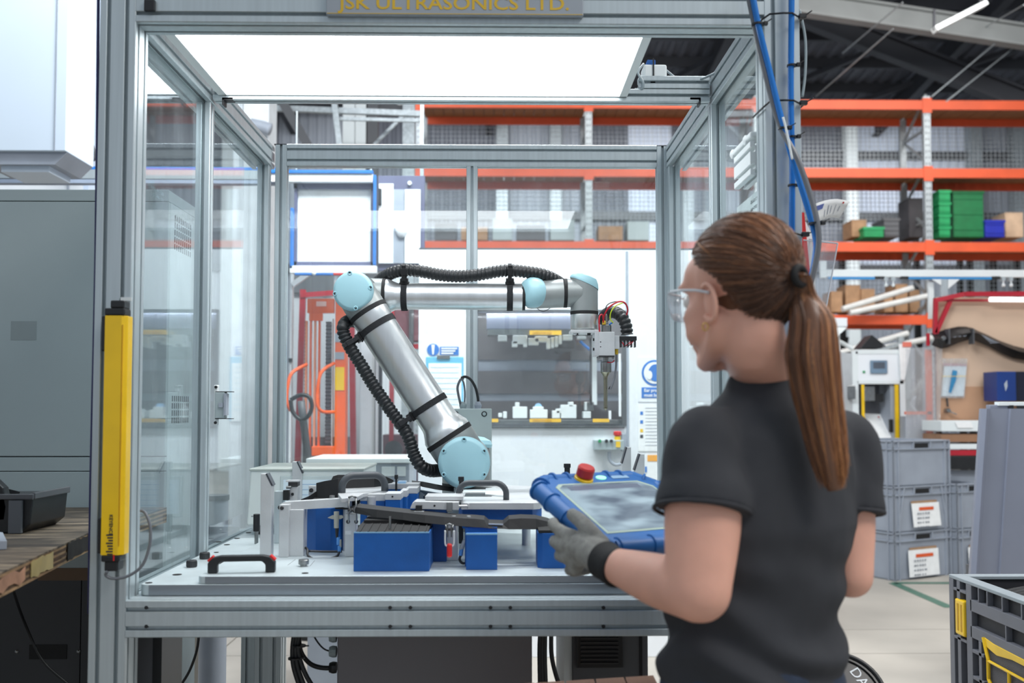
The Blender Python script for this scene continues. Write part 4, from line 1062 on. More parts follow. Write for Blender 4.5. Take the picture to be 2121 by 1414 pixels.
# latch pair on the post
def latch(px, py0, py1, Y_, lab, gm=None):
    t = thing('toggle_latch', lab, 'latch', tuple(W(px, py0, Y_)), 0, 'toggle latches')
    for s_ in (-1, 1):
        obj('link', MB().tube([W(px + 7 * s_, py0, Y_), W(px + 8 * s_, (py0 + py1) / 2 - 8, Y_ - .004), W(px + 3.5 * s_, (py0 + py1) / 2, Y_ - .006), W(px + 8 * s_, (py0 + py1) / 2 + 8, Y_ - .004), W(px + 8 * s_, py1, Y_)], .0022, 8), STEEL, t, smooth=True)
    obj('hook', MB().tube([W(px - 8, py0, Y_), W(px, py0 - 3, Y_ - .004), W(px + 8, py0, Y_)], .0024, 8), STEEL, t, smooth=True)
    obj('pivot', MB().cyl(W(px - 9, (py0 + py1) / 2, Y_ - .003), W(px + 9, (py0 + py1) / 2, Y_ - .003), .0034, n=12), DSTEEL, t)
    return t
latch(730, 1030, 1082, 2.50, 'pair of silver toggle links clamping the left arm to its post')
t = latch(931, 1088, 1104, 2.345, 'toggle clamp with a red grip hanging in front of the blue blocks')
Yc = 2.338
obj('wire_loop', MB().tube(spline([W(922, 1098, Yc), W(922, 1124, Yc), W(925, 1130, Yc), W(931, 1131, Yc), W(937, 1130, Yc), W(940, 1124, Yc), W(940, 1098, Yc)], 5), .0021, 8), mat('bright zinc', (226, 230, 232), .3, .3), t, smooth=True)
a = W(931, 1128, Yc - .002); b = W(931, 1154, Yc - .002)
obj('grip', MB().lathe(a, b, [(-.003, .004), (0, .0062), ((b - a).length - .003, .0062), ((b - a).length, .003)], 16), RED, t, smooth='auto')
obj('screw', MB().cyl(W(927, 1088, Yc), W(927, 1112, Yc), .0018, n=8).cyl(W(935, 1088, Yc), W(935, 1112, Yc), .0018, n=8), STEEL, t)
# slanted guide uprights
def guide(px0, px1, pyt, pyl, Y_, side, lab):
    xa, xb = W(px0, pyt, Y_).x, W(px1, pyt, Y_).x; za = W(px0, pyt, Y_).z; zl = W(px0, pyl, Y_).z; dp = .03
    t = thing('guide_upright', lab, 'guide', ((xa + xb) / 2, Y_, ZP), 0, 'slanted guide uprights')
    # top slopes towards the middle of the cell
    if side > 0: top = [(xa, za), (xa + (xb - xa) * .45, za), (xb, zl)]
    else: top = [(xa, zl), (xb - (xb - xa) * .45, za), (xb, za)]
    pts = [(xa, Y_, ZP)] + [(x_, Y_, z_) for x_, z_ in top] + [(xb, Y_, ZP)]
    obj('upright', MB().poly(pts, (0, dp, 0)), MACH, t, bevel=.0012)
    (ax_, az_), (bx_, bz_) = (top[1], top[2]) if side > 0 else (top[0], top[1])
    A = Vector((ax_, Y_ + dp / 2, az_)); B = Vector((bx_, Y_ + dp / 2, bz_)); dv = (B - A).normalized(); nn = Vector((-dv.z, 0, dv.x)); nn = nn if nn.z > 0 else -nn
    obj('pad', MB().obox((A + B) / 2 + nn * .0015, dv, Yv, nn, (B - A).length / 2, dp / 2 + .001, .0022), mat('guide pad', (58, 62, 70), .35), t, bevel=.0006)
guide(540, 563, 981, 1006, 2.555, 1, 'nearest slanted guide upright at the front left of the fixture')
guide(605, 626, 956, 980, 3.12, 1, 'slanted guide upright in front of the white instrument box')
guide(1289, 1307, 926, 960, 3.26, -1, 'taller slanted guide upright at the right behind the pendant')
guide(1315, 1335, 940, 974, 3.18, -1, 'shorter slanted guide upright at the right behind the pendant')
# dark collar on a rod
p = WZ(531, 1126, .96)
t = thing('collar_rod', 'black collar on a short steel rod at the left edge of the plates', 'rod', (p.x, p.y, .96), local=True)
zz = W(531, 1100, p.y).z - .96; z2 = W(531, 1064, p.y).z - .96
obj('rod', MB().cyl((0, 0, 0), (0, 0, zz), .0055), STEEL, t)
obj('collar', MB().lathe((0, 0, zz), (0, 0, 1), [(0, .0085), (.001, .0095), (z2 - zz - .001, .0095), (z2 - zz, .008)], 20), BLK, t, smooth='auto')
obj('set_screw', MB().cyl((-.016, 0, z2 - .007), (-.008, 0, z2 - .007), .002, n=8), STEEL, t)
# small block clamps behind
y = 2.80
t = thing('block_clamp', 'small machined block clamp with dark jaws behind the left posts', 'clamp', tuple(W(603, 1030, y)))
x0, x1, z0, z1 = R4(600, 996, 617, 1034, y); obj('body', MB().box(x0, x1, y, y + .03, ZP, z1 - .016), MACH, t, bevel=.001)
obj('jaw', MB().box(x0 - .004, x1 + .0, y - .004, y + .03, z1 - .014, z1 - .002), DSTEEL, t, bevel=.001)
obj('top_plate', MB().box(x0 - .010, x1 + .002, y - .006, y + .03, z1 - .002, z1 + .002), MACH, t)
obj('thumb_screw', MB().cyl(W(593, 1009, y - .01), W(603, 1009, y - .01), .004, n=12), STEEL, t)
p = W(606, 1023, y); obj('bolt', MB().cyl(p - Yv * .003, p, .004, n=12), BLK, t)
obj('side_lug', MB().box(*R4(586, 1015, 598, 1036, y - .02)[:2], y - .02, y, *R4(586, 1015, 598, 1036, y - .02)[2:]), BLK, t, bevel=.001)
y = 2.86
x0, x1, z0, z1 = R4(639, 1006, 654, 1027, y)
t = thing('lug', 'small aluminium lug with a socket bolt beside the black moulding', 'lug', ((x0 + x1) / 2, y, ZP))
obj('body', MB().box(x0, x1, y, y + .02, ZP, z1), MACH, t, bevel=.001)
p = W(645, 1015, y); obj('bolt', MB().lathe(p - Yv * .004, p + Yv, [(0, .0035), (.0, .006), (.005, .006)], 14), DSTEEL, t)
# black moulded parts lying in the fixture
def band(name, top, bot, th, lab, par=None, m=None, cat='trim part'):
    """curved strip: top and bottom are lists of world points"""
    n_ = len(top); mb = MB(); off = Vector((0, th, 0))
    for i in range(n_): mb.v += [top[i], bot[i], bot[i] + off, top[i] + off]
    for i in range(n_ - 1):
        for j in range(4): mb.f.append((i * 4 + j, i * 4 + (j + 1) % 4, i * 4 + 4 + (j + 1) % 4, i * 4 + 4 + j))
    mb.f.append((0, 1, 2, 3)); e = (n_ - 1) * 4; mb.f.append((e, e + 3, e + 2, e + 1))
    if par: return obj(name, mb, m or BLKM, par, bevel=.0006)
    t = thing(name, lab, cat, tuple(bot[0])); obj('shell', mb, m or BLKM, t, bevel=.0006); return t
tp = [(720, 1056, 2.52), (738, 1050, 2.49), (780, 1055, 2.45), (835, 1061, 2.42), (880, 1066, 2.405), (920, 1070, 2.40), (960, 1073, 2.40), (985, 1074, 2.40), (1003, 1076, 2.40), (1012, 1084, 2.40), (1042, 1085, 2.405), (1054, 1075, 2.41), (1080, 1073, 2.415), (1110, 1074, 2.43), (1135, 1080, 2.45), (1160, 1090, 2.48), (1190, 1098, 2.52)]
bt = [(721, 1058, 2.515), (742, 1064, 2.48), (780, 1071, 2.44), (835, 1077, 2.41), (880, 1083, 2.395), (920, 1087, 2.39), (960, 1090, 2.39), (985, 1092, 2.39), (1003, 1093, 2.39), (1012, 1094, 2.39), (1042, 1095, 2.395), (1054, 1096, 2.40), (1080, 1096, 2.405), (1110, 1096, 2.42), (1135, 1097, 2.44), (1160, 1099, 2.47), (1190, 1102, 2.51)]
TRIM = mat('moulded black part', (22, 23, 26), .6, 0, .08, 20, .03, 400)
t = band('moulded_trim', [W(*q) for q in tp], [W(*q) for q in bt], .004, 'long curved black moulded trim clamped across the front of the fixture', m=TRIM)
# its folded upper flange running back
fl_ = [W(*q) for q in tp]; bk_ = [v + Vector((0, .055, .004)) for v in fl_]
mb = MB(); n_ = len(fl_)
for i in range(n_): mb.v += [fl_[i], bk_[i], bk_[i] - Vector((0, 0, .003)), fl_[i] - Vector((0, 0, .003))]
for i in range(n_ - 1):
    for j in range(4): mb.f.append((i * 4 + j, i * 4 + (j + 1) % 4, i * 4 + 4 + (j + 1) % 4, i * 4 + 4 + j))
mb.f.append((0, 1, 2, 3)); e = (n_ - 1) * 4; mb.f.append((e, e + 3, e + 2, e + 1))
obj('flange', mb, TRIM, t)
obj('notch_lip', MB().bar(W(1012, 1085, 2.397), W(1042, 1086, 2.40), .004, .003), LGREY, t)
for px in (946, 971): obj('spacer', MB().cyl(W(971 if px > 950 else 940, 1068, 2.42), W(971 if px > 950 else 940, 1100, 2.42), .0048, n=14), MACH, t)
tp = [(655, 1000, 2.83), (672, 996, 2.82), (700, 991, 2.81), (740, 987, 2.83), (775, 988, 2.86), (800, 993, 2.92), (826, 1005, 3.0)]
bt = [(655, 1035, 2.82), (672, 1036, 2.81), (700, 1037, 2.80), (740, 1037, 2.82), (775, 1036, 2.85), (800, 1030, 2.91), (826, 1018, 2.99)]
t = band('moulded_trim', [W(*q) for q in tp], [W(*q) for q in bt], .004, 'black moulded trim standing behind the left grey handle', m=TRIM)
tp = [(684, 997, 2.92), (690, 986, 2.93), (700, 983, 2.94), (760, 983, 2.96), (800, 987, 2.98), (815, 994, 3.0)]
bt = [(684, 1010, 2.91), (690, 1012, 2.92), (700, 1012, 2.93), (760, 1012, 2.95), (800, 1012, 2.97), (815, 1012, 2.99)]
band('rear_wall', [W(*q) for q in tp], [W(*q) for q in bt], .004, '', t, TRIM)
band('wing', [W(623, 1034, 2.80), W(640, 1027, 2.80), W(655, 1017, 2.82)], [W(623, 1036, 2.80), W(640, 1036, 2.80), W(655, 1037, 2.82)], .004, '', t, TRIM)
tp = [(853, 995, 3.02), (875, 997, 2.98), (905, 1003, 2.95), (940, 1009, 2.96)]
bt = [(853, 998, 3.0), (875, 1008, 2.97), (905, 1014, 2.94), (940, 1018, 2.95)]
t = band('moulded_trim', [W(*q) for q in tp], [W(*q) for q in bt], .004, 'short curved black trim piece below the robot shoulder', m=TRIM)
band('lower_wall', [W(866, 1014, 2.93), W(900, 1020, 2.9), W(938, 1026, 2.9)], [W(866, 1032, 2.92), W(900, 1038, 2.9), W(938, 1042, 2.9)], .02, '', t, mat('slate plastic', (58, 72, 86), .3))
c = W(900, 1026, 2.86)
t = thing('round_cup', 'open round black cup between the two grey handles', 'cup', (c.x, c.y, ZP), local=True)
hz = c.z - ZP
obj('wall', MB().lathe((0, 0, 0), (0, 0, 1), [(0, .03), (hz, .032), (hz, .029), (.004, .027)], 32), BLK, t, smooth='auto')
obj('rim', MB().tube([(.031 * cos(2 * pi * q / 32), .031 * sin(2 * pi * q / 32), hz) for q in range(32)], .0012, 8, closed=True), STEEL, t, smooth=True)
obj('floor', MB().cyl((0, 0, .0), (0, 0, .004), .027), BLK, t)
# centre clamp plate with the right handle, blue wall under it
zc = W(1000, 1041, 2.50).z
t = thing('clamp_plate', 'wide machined clamp plate with two slots under the right grey handle', 'fixture plate', tuple(W(1000, 1053, 2.5)))
def pz(px, py): return WZ(px, py, zc)
edge = [pz(955, 1041), pz(1105, 1041), pz(1118, 1040), pz(1124, 1036), pz(1118, 1020), pz(1100, 1006), pz(1010, 1003), pz(946, 1006), pz(940, 1030)]
obj('plate', MB().poly(edge, (0, 0, -.017)), MACH, t, bevel=.0012)
for q, (a_, b_, c_, d_) in enumerate(((966, 1009, 1005, 1013), (962, 1021, 1004, 1028))):
    A = pz(a_, d_); B = pz(c_, b_); obj('slot_insert', MB().box(A.x, B.x + .02, A.y, B.y, zc, zc + .0008), DSTEEL, t)
obj('locating_bracket', MB().poly([pz(1005, 1026), pz(1043, 1029), pz(1043, 1016), pz(1028, 1014), pz(1026, 1012), pz(1006, 1014)], (0, 0, .005)), WHTP, t, bevel=.0008)
obj('leaf', MB().poly([pz(958, 1022), pz(1006, 1022), pz(1006, 1016), pz(958, 1017)], (0, 0, .004)), WHTP, t)
wz = zc - .017
obj('wall', MB().poly([Vector((v.x, v.y + .004, wz)) for v in (pz(958, 1040), pz(1103, 1040), pz(1122, 1036), pz(1116, 1020), pz(950, 1020))], (0, 0, ZP - wz + .075)), BLUE, t, bevel=.001)
for px in (985, 1090):
    q = pz(px, 1022); obj('support', MB().cyl((q.x, q.y, ZP), (q.x, q.y, wz), .012), MACH, t)
a = W(947, 1038, 2.5); b = W(1049, 1037, 2.5); a.z = b.z = zc; a.y = b.y = pz(1000, 1035).y
bow(a, b, W(1000, 1000, a.y).z - zc, .0078, mat('grey rubber grip', (62, 68, 74), .5, 0, .05), t, 'handle', bend=.028)
# clamp body on the left of the plate
y = 2.46
t = thing('clamp_jaw', 'machined clamp jaw with small levers left of the right grey handle', 'clamp', tuple(W(900, 1056, y)))
x0, x1, z0, z1 = R4(849, 1038, 950, 1055, y)
obj('jaw', MB().poly([(x0, y, z0 + .002), (x0 + .006, y, z1 - .004), (x0 + .012, y, z1), (x1, y, z1 - .002), (x1, y, z0 - .002)], (0, .07, 0)), MACH, t, bevel=.0012)
obj('upper_step', MB().box(x0 + .035, x1 + .01, y + .03, y + .12, z1, z1 + .010), MACH, t, bevel=.001)
obj('carrier', MB().box(x0 + .01, x1 - .03, y + .01, y + .06, ZP, z0), BLUE, t, bevel=.001)
p = W(900, 1047, y); obj('hole', MB().cyl(p - Yv * .001, p, .0026, n=10), BLKM, t)
obj('lever', MB().box(*R4(925, 1040, 937, 1060, y - .006)[:2], y - .006, y, *R4(928, 1040, 936, 1060, y - .006)[2:]), STEEL, t, bevel=.001)
obj('rod', MB().cyl(W(950, 1048, y + .01), W(972, 1048, y + .01), .0032, n=10).cyl(W(970, 1043, y + .01), W(970, 1053, y + .01), .003, n=10), MACH, t)
x0, x1, z0, z1 = R4(861, 1046, 874, 1058, y - .01)
obj('rubber_stop', MB().box(x0, x1, y - .012, y - .001, z0, z1), BLK, t, bevel=.001)
obj('stop_plate', MB().box(x0 - .004, x1 + .005, y - .018, y, z0 - .003, z0), MACH, t)
# small black clips
def clip(px0, py0, px1, py1, Y_, lab, zb=ZP):
    x0, x1, z0, z1 = R4(px0, py0, px1, py1, Y_)
    t = thing('spring_clip', lab, 'clip', ((x0 + x1) / 2, Y_, zb), 0, 'black clips')
    obj('stem', MB().box(x0 + .002, x1 - .002, Y_, Y_ + .008, zb, z1 - .006), BLK, t)
    obj('head', MB().box(x0, x1, Y_ - .002, Y_ + .010, z1 - .012, z1), BLK, t, bevel=.001)
clip(949, 987, 961, 1020, 2.80, 'small black clip in front of the robot shoulder cap')
clip(1168, 960, 1182, 985, 2.95, 'small black clip standing above the tablet pendant')
clip(817, 983, 824, 1005, 2.9, 'tiny black clip at the right of the standing black trim')
# sensor with blue connector and its cable, in front of the left blue block
Y_ = 2.575
t = thing('proximity_sensor', 'beige sensor with a blue connector in front of the left blue block', 'sensor', tuple(W(699, 1060, Y_)))
BEI = mat('beige plastic', (176, 176, 166), .5)
def vl(px, pys, m, name, n=16):
    a = W(px, pys[0][0], Y_); return obj(name, MB().lathe(a, a - Vector((0, 0, 1)), [(a.z - W(px, py, Y_).z, r_ / 800) for py, r_ in pys], n), m, t, smooth='auto')
vl(697, ((1059, 5), (1060, 5.5), (1093, 5)), BEI, 'body')
obj('wing_nut', MB().poly([W(678, 1072, Y_), W(688, 1067, Y_), W(708, 1067, Y_), W(712, 1071, Y_), W(706, 1075, Y_), W(688, 1075, Y_)], (0, .008, 0)), BEI, t, bevel=.001)
vl(698, ((1093, 4), (1100, 3.5), (1113, 2.5)), BLK, 'neck')
vl(701, ((1112, 3.6), (1128, 3.6)), mat('light blue plastic', (92, 156, 226), .4), 'connector')
vl(705, ((1117, 2.5), (1133, 2.6)), BEI, 'plug')
vl(703, ((1130, 3.6), (1143, 3.2)), mat('light blue plastic', (92, 156, 226), .4), 'connector')
obj('lead', MB().tube(spline([W(703, 1142, Y_), W(697, 1152, Y_ - .02), W(675, 1158, Y_ - .03), W(650, 1157, Y_ - .03), W(638, 1150, Y_ - .02), W(637, 1138, Y_), W(633, 1134, Y_ + .01)], 6), .0032, 8).tube(spline([W(640, 1141, Y_), W(670, 1142, Y_ + .01), W(708, 1142, Y_ + .01)], 6), .003, 8), RUB, t, smooth=True)
Y_ = 2.40
t = thing('proximity_sensor', 'half hidden sensor plug left of the small square blue block', 'sensor', tuple(W(958, 1120, Y_)))
obj('body', MB().cyl(W(963, 1118, Y_), W(955, 1138, Y_), .005, n=14), mat('grey plug', (178, 186, 190), .4), t)
obj('connector', MB().cyl(W(956, 1136, Y_), W(954, 1150, Y_), .005, n=14), mat('light blue plastic', (92, 156, 226), .4), t)
obj('lead', MB().tube(spline([W(955, 1148, Y_), W(952, 1158, Y_), W(958, 1166, Y_), W(970, 1164, Y_)], 6), .0032, 8), RUB, t, smooth=True)

# white instrument box behind the fixture
Yi = 3.13
x0, x1, z0, z1 = R4(517, 971, 752, 1088, Yi)
t = thing('instrument_box', 'low white instrument box with a grey panel behind the fixture', 'instrument', ((x0 + x1) / 2, Yi, .96))
INS = mat('off white enamel', (214, 222, 220), .45, 0, .02)
obj('case', MB().poly([(x0 - .010, Yi, z0), (x1, Yi, z0), (x1, Yi, z1), (x0, Yi, z1)], (0, .34, 0)), INS, t, bevel=.006, seg=3)
obj('lid', MB().box(x0 - .003, x1 + .003, Yi - .004, Yi + .34, z1 - .006, z1 + .002), mat('grey lid', (182, 190, 184), .45), t, bevel=.003)
fx0, fx1, fz0, fz1 = R4(580, 985, 745, 1070, Yi)
obj('bezel', MB().box(fx0, fx1, Yi - .003, Yi, fz0, fz1), mat('grey bezel', (198, 210, 210), .4), t, bevel=.002)
obj('panel', MB().box(fx0 + .01, fx1 - .01, Yi - .0036, Yi - .003, fz0 + .01, fz1 - .012), mat('pale panel', (216, 232, 240), .4), t)
mb = MB()
for q in range(6): mb.box(fx0 + .03, fx1 - .04, Yi - .0042, Yi - .0036, fz0 + .02 + q * .016, fz0 + .0212 + q * .016)
obj('panel_lines', mb, mat('pale blue print', (140, 176, 214), .5), t)
for q in (x0 + .03, x1 - .03):
    for yy in (Yi + .03, Yi + .3): obj('foot', MB().cyl((q, yy, .960), (q, yy, z0), .012), BLK, t)

# ============================================================ MACHINES BEHIND THE CELL
def bxp(name, px0, py0, px1, py1, y0, y1, m, par, bev=.002, lab=None):
    x0, x1, z0, z1 = R4(px0, py0, px1, py1, y0)
    return obj(name, MB().box(x0, x1, y0, y1, z0, z1), m, par, bevel=bev, label=lab)
# white moulding machine with a wide window
Ym = 5.5
t = thing('press_machine', 'large white machine with a dark window full of fixtures behind the cell', 'machine', tuple(W(1150, 1000, Ym)[:2]) + (0,))
X0, X1, _, ZT = R4(866, 518, 1478, 900, Ym); wx0, wx1, wz0, wz1 = R4(986, 643, 1292, 882, Ym)
xc = W(1304, 700, Ym).x
for (a, b, c, e) in ((X0, wx0, 0.0, ZT), (wx1, X1, 0.0, ZT), (wx0, wx1, wz1, ZT), (wx0, wx1, 0.0, wz0)):
    obj('cover_panel', MB().box(a, b, Ym, Ym + .03, c, e), WHT, t, bevel=.003)
obj('back_panel', MB().box(X0, X1, Ym + .55, Ym + .58, 0, ZT), DGREY, t)
obj('side_panel', MB().box(X0, X0 + .02, Ym + .03, Ym + .55, 0, ZT).box(X1 - .02, X1, Ym + .03, Ym + .55, 0, ZT), WHT, t)
obj('top_panel', MB().box(X0, X1, Ym, Ym + .58, ZT, ZT + .01), DGREY, t)
INT = mat('dark interior', (112, 108, 110), .6, 0, .1, 3)
for (p0, p1) in ((520 + 128, 745), (768, 815), (830, 870)):
    a = W(1000, p0, Ym + .5).z; b = W(1000, p1, Ym + .5).z
    obj('inner_panel', MB().box(wx0 - .05, wx1 + .06, Ym + .49, Ym + .5, b, a), INT, t)
obj('inner_backing', MB().box(wx0 - .08, wx1 + .1, Ym + .505, Ym + .52, wz0 - .05, wz1 + .05), LGREY, t)
obj('window_frame', MB().box(wx0 - .006, wx0 + .012, Ym - .006, Ym + .0, wz0, wz1).box(wx1 - .012, wx1 + .012, Ym - .006, Ym + .0, wz0, wz1).box(wx0, wx1, Ym - .006, Ym, wz0 - .012, wz0 + .004).box(wx0, wx1, Ym - .006, Ym, wz1 - .008, wz1 + .004), DGREY, t)
obj('window_sill', MB().box(wx0, wx1, Ym - .02, Ym + .25, wz0 - .008, wz0 + .002), STEEL, t)
bxp('tool_rail', 1010, 682, 1236, 694, Ym + .12, Ym + .2, STEEL, t); bxp('tool_head', 1008, 650, 1240, 681, Ym + .16, Ym + .3, mat('bluish tooling', (150, 156, 176), .35, .5), t)
bxp('tool_bed', 1010, 869, 1290, 878, Ym + .05, Ym + .3, STEEL, t)
YST = mat('amber label', (238, 190, 60), .5)
for px0, py0, px1, py1, s_ in ((1097, 684, 1163, 693, 1), (1097, 867, 1162, 874, 1), (1228, 867, 1262, 874, 0), (1018, 867, 1032, 874, 0)):
    bxp('warning_label', px0, py0, px1, py1, Ym + .04, Ym + .05, YST, t, 0)
    if s_: 
        q = W(px0 + 6, py1 - 1.5, Ym + .0385); text('warning_text', 'OPERATOR SIDE', .016, face_m(q.x, Ym + .0385, q.z), mat('faint brown ink', (196, 146, 40), .6), t, sx=.9)
UPW = [(1031, 694, 1050, 706), (1062, 694, 1092, 712), (1060, 706, 1072, 718), (1094, 700, 1116, 714), (1108, 696, 1134, 708), (1132, 700, 1140, 722), (1141, 698, 1148, 720), (1149, 696, 1156, 718), (1157, 694, 1164, 712), (1166, 693, 1186, 704), (1196, 696, 1214, 702), (1084, 710, 1092, 718)]
for q in UPW: bxp('upper_fixture', *q, Ym + .10, Ym + .16, WHTP, t, .003)
DNW = [(1032, 855, 1040, 864), (1042, 852, 1050, 866), (1062, 842, 1092, 866), (1067, 833, 1076, 843), (1098, 848, 1134, 866), (1104, 842, 1126, 850), (1144, 850, 1160, 866), (1152, 846, 1162, 856), (1162, 838, 1194, 866), (1178, 832, 1188, 842), (1208, 852, 1224, 866), (1212, 832, 1216, 850)]
for q in DNW: bxp('lower_fixture', *q, Ym + .08, Ym + .16, WHTP, t, .003)
bxp('metal_bracket', 1210, 832, 1230, 850, Ym + .14, Ym + .17, STEEL, t)
p = W(1115, 842, Ym + .1); obj('fixture_insert', MB().cyl(p, p + Vector((0, .04, 0)), .02), mat('pale blue acrylic', (150, 190, 226), .2), t)
area('press_fill_light', ((wx0 + wx1) / 2, Ym + .18, wz1 + .02), 1.0, 9, (RAD(10), 0, 0), (.95, .97, 1), sy=.1)  # area light added inside the press to brighten its fixtures
obj('air_line', MB().tube(spline([W(1202, 706, Ym + .1), W(1212, 716, Ym + .1), W(1225, 726, Ym + .1)], 6), .008, 8), HOSEB, t)
bxp('door_edge', 1222, 700, 1226, 838, Ym + .02, Ym + .04, DSTEEL, t, 0); bxp('light_tube', 1282, 732, 1286, 862, Ym - .03, Ym - .02, WHT, t, 0)
bxp('light_tube', 1261, 850, 1266, 868, Ym - .03, Ym - .02, WHT, t, 0)
bxp('inner_post', 1226, 700, 1236, 838, Ym + .2, Ym + .26, WHTP, t, 0)
bxp('corner_strip', 1298, 520, 1301, 1000, Ym - .004, Ym, LGREY, t, 0)
# round hand-washing style sign and notice, blue clip board, on the left of the machine
t2 = thing('safety_sign', 'small blue round symbol beside a blue text notice above the blue clipboard', 'sign', tuple(W(920, 735, Ym)))
q = W(897, 724, Ym - .004); r_ = 12.5 / 375
half = [Vector((q.x + r_ * cos(a) * 1.0, Ym - .004, q.z + r_ * sin(a))) for a in [RAD(x_) for x_ in range(0, 360, 12)]]
obj('disc', MB().poly(half, (0, .003, 0)), INKB, t2)
obj('glove_symbol', MB().poly([(q.x - r_ * .28, Ym - .006, q.z + r_ * .85), (q.x + r_ * .28, Ym - .006, q.z + r_ * .85), (q.x + r_ * .12, Ym - .006, q.z - r_ * .8), (q.x - r_ * .12, Ym - .006, q.z - r_ * .8)], (0, .002, 0)), WHT, t2)
bxp('notice', 911, 718, 950, 735, Ym - .004, Ym - .001, INKB, t2, 0)
mb = MB()
for k_ in range(3):
    a0, a1, b0, b1 = R4(914, 720 + 5 * k_, 947 - 4 * k_, 723 + 5 * k_, Ym - .005); mb.box(a0, a1, Ym - .006, Ym - .004, b0, b1)
obj('text_line', mb, WHT, t2)
t2 = thing('clipboard', 'pale blue clipboard with white papers on the white machine', 'clipboard', tuple(W(920, 860, Ym)))
bxp('board', 882, 739, 960, 872, Ym - .006, Ym - .001, mat('sky blue plastic', (108, 190, 224), .4), t2)
bxp('sheet', 887, 752, 956, 872, Ym - .009, Ym - .006, PAPER, t2, 0)
mb = MB()
for k_ in range(9):
    a0, a1, b0, b1 = R4(892, 760 + 11 * k_, 950, 761 + 11 * k_, Ym - .0095); mb.box(a0, a1, Ym - .010, Ym - .009, b0, b1)
obj('print_line', mb, mat('pale cyan print', (170, 214, 232), .7), t2)
bxp('clip', 905, 735, 932, 743, Ym - .014, Ym - .006, STEEL, t2)
# ear protection sign
t2 = thing('ear_protection_sign', 'blue ear protection sign on the white machine near the right cell post', 'sign', tuple(W(1345, 780, Ym)))
bxp('board', 1322, 740, 1392, 832, Ym - .004, Ym - .001, WHT, t2, 0)
q = W(1356, 772, Ym - .006); r_ = 27 / 375
def disc(cx, cz, rx, rz_, y, m, name, par, n=32): return obj(name, MB().poly([(cx + rx * cos(2 * pi * i / n), y, cz + rz_ * sin(2 * pi * i / n)) for i in range(n)], (0, .0015, 0)), m, par)
disc(q.x, q.z, r_, r_, Ym - .006, INKB, 'ring_disc', t2); disc(q.x, q.z, r_ * .84, r_ * .84, Ym - .008, WHT, 'white_disc', t2)
disc(q.x + .005, q.z, r_ * .56, r_ * .66, Ym - .010, INKB, 'head_symbol', t2); disc(q.x - .030, q.z - .012, r_ * .22, r_ * .34, Ym - .012, WHT, 'ear_cup', t2)
bxp('caption_block', 1329, 802, 1386, 824, Ym - .006, Ym - .004, INKB, t2, 0)
for k_, s_ in enumerate(('Ear protection', 'must be worn')):
    q = W(1334, 811 + 10 * k_, Ym - .007); text('caption', s_, .024, face_m(q.x, Ym - .007, q.z), WHT, t2, bold=.0006)
t2 = thing('notice_sheet', 'white notice with small coloured warning symbols below the ear protection sign', 'notice', tuple(W(1345, 900, Ym)))
bxp('sheet', 1322, 836, 1392, 934, Ym - .004, Ym - .001, PAPER, t2, 0)
for k_, (m_, py) in enumerate(((INKB, 852), (INKB, 870), (YEL, 888), (INK, 900))):
    bxp('symbol', 1326, py, 1332, py + 7, Ym - .005, Ym - .004, m_, t2, 0)
mb = MB()
for k_ in range(12):
    a0, a1, b0, b1 = R4(1337, 844 + 7 * k_, 1386, 845 + 7 * k_, Ym - .005); mb.box(a0, a1, Ym - .0055, Ym - .004, b0, b1)
obj('print_line', mb, mat('faint print', (170, 174, 186), .8), t2)
t2 = thing('orange_notice', 'white sheet with an orange corner low on the white machine', 'notice', tuple(W(1345, 990, Ym)))
bxp('sheet', 1338, 944, 1392, 1010, Ym - .004, Ym - .001, PAPER, t2, 0); bxp('orange_block', 1341, 942, 1366, 955, Ym - .006, Ym - .004, mat('orange print', (244, 168, 40), .6), t2, 0)
bxp('colour_block', 1336, 966, 1340, 978, Ym - .006, Ym - .004, INKB, t2, 0)
# push-button box on the machine
t2 = thing('control_box', 'grey push-button box with a red stop button on the white machine', 'control box', tuple(W(1260, 920, 5.4)))
bxp('body', 1231, 911, 1292, 932, 5.42, 5.5, GREY, t2, .004); bxp('side_panel', 1288, 898, 1297, 934, 5.44, 5.5, LGREY, t2)
bxp('yellow_label', 1276, 914, 1285, 926, 5.415, 5.42, YEL, t2, 0)
p = W(1279, 911, 5.45); obj('yellow_collar', MB().cyl(p, p + Vector((0, 0, .02)), .018), YEL, t2)
obj('stop_button', MB().lathe(p + Vector((0, 0, .02)), p + Vector((0, 0, 1)), [(0, .012), (.008, .022), (.024, .022), (.028, .016)], 20), RED, t2, smooth='auto')
for k_, px in enumerate((1242, 1256, 1266)):
    p = W(px, 913, 5.42); obj('button', MB().cyl(p, p - Yv * .01, .009), GREEN if k_ == 0 else BLK, t2)
obj('cable', MB().tube(spline([W(1262, 935, 5.45), W(1263, 952, 5.45), W(1275, 962, 5.45), W(1292, 958, 5.45)], 6), .010, 8), LGREY, t2, smooth=True)

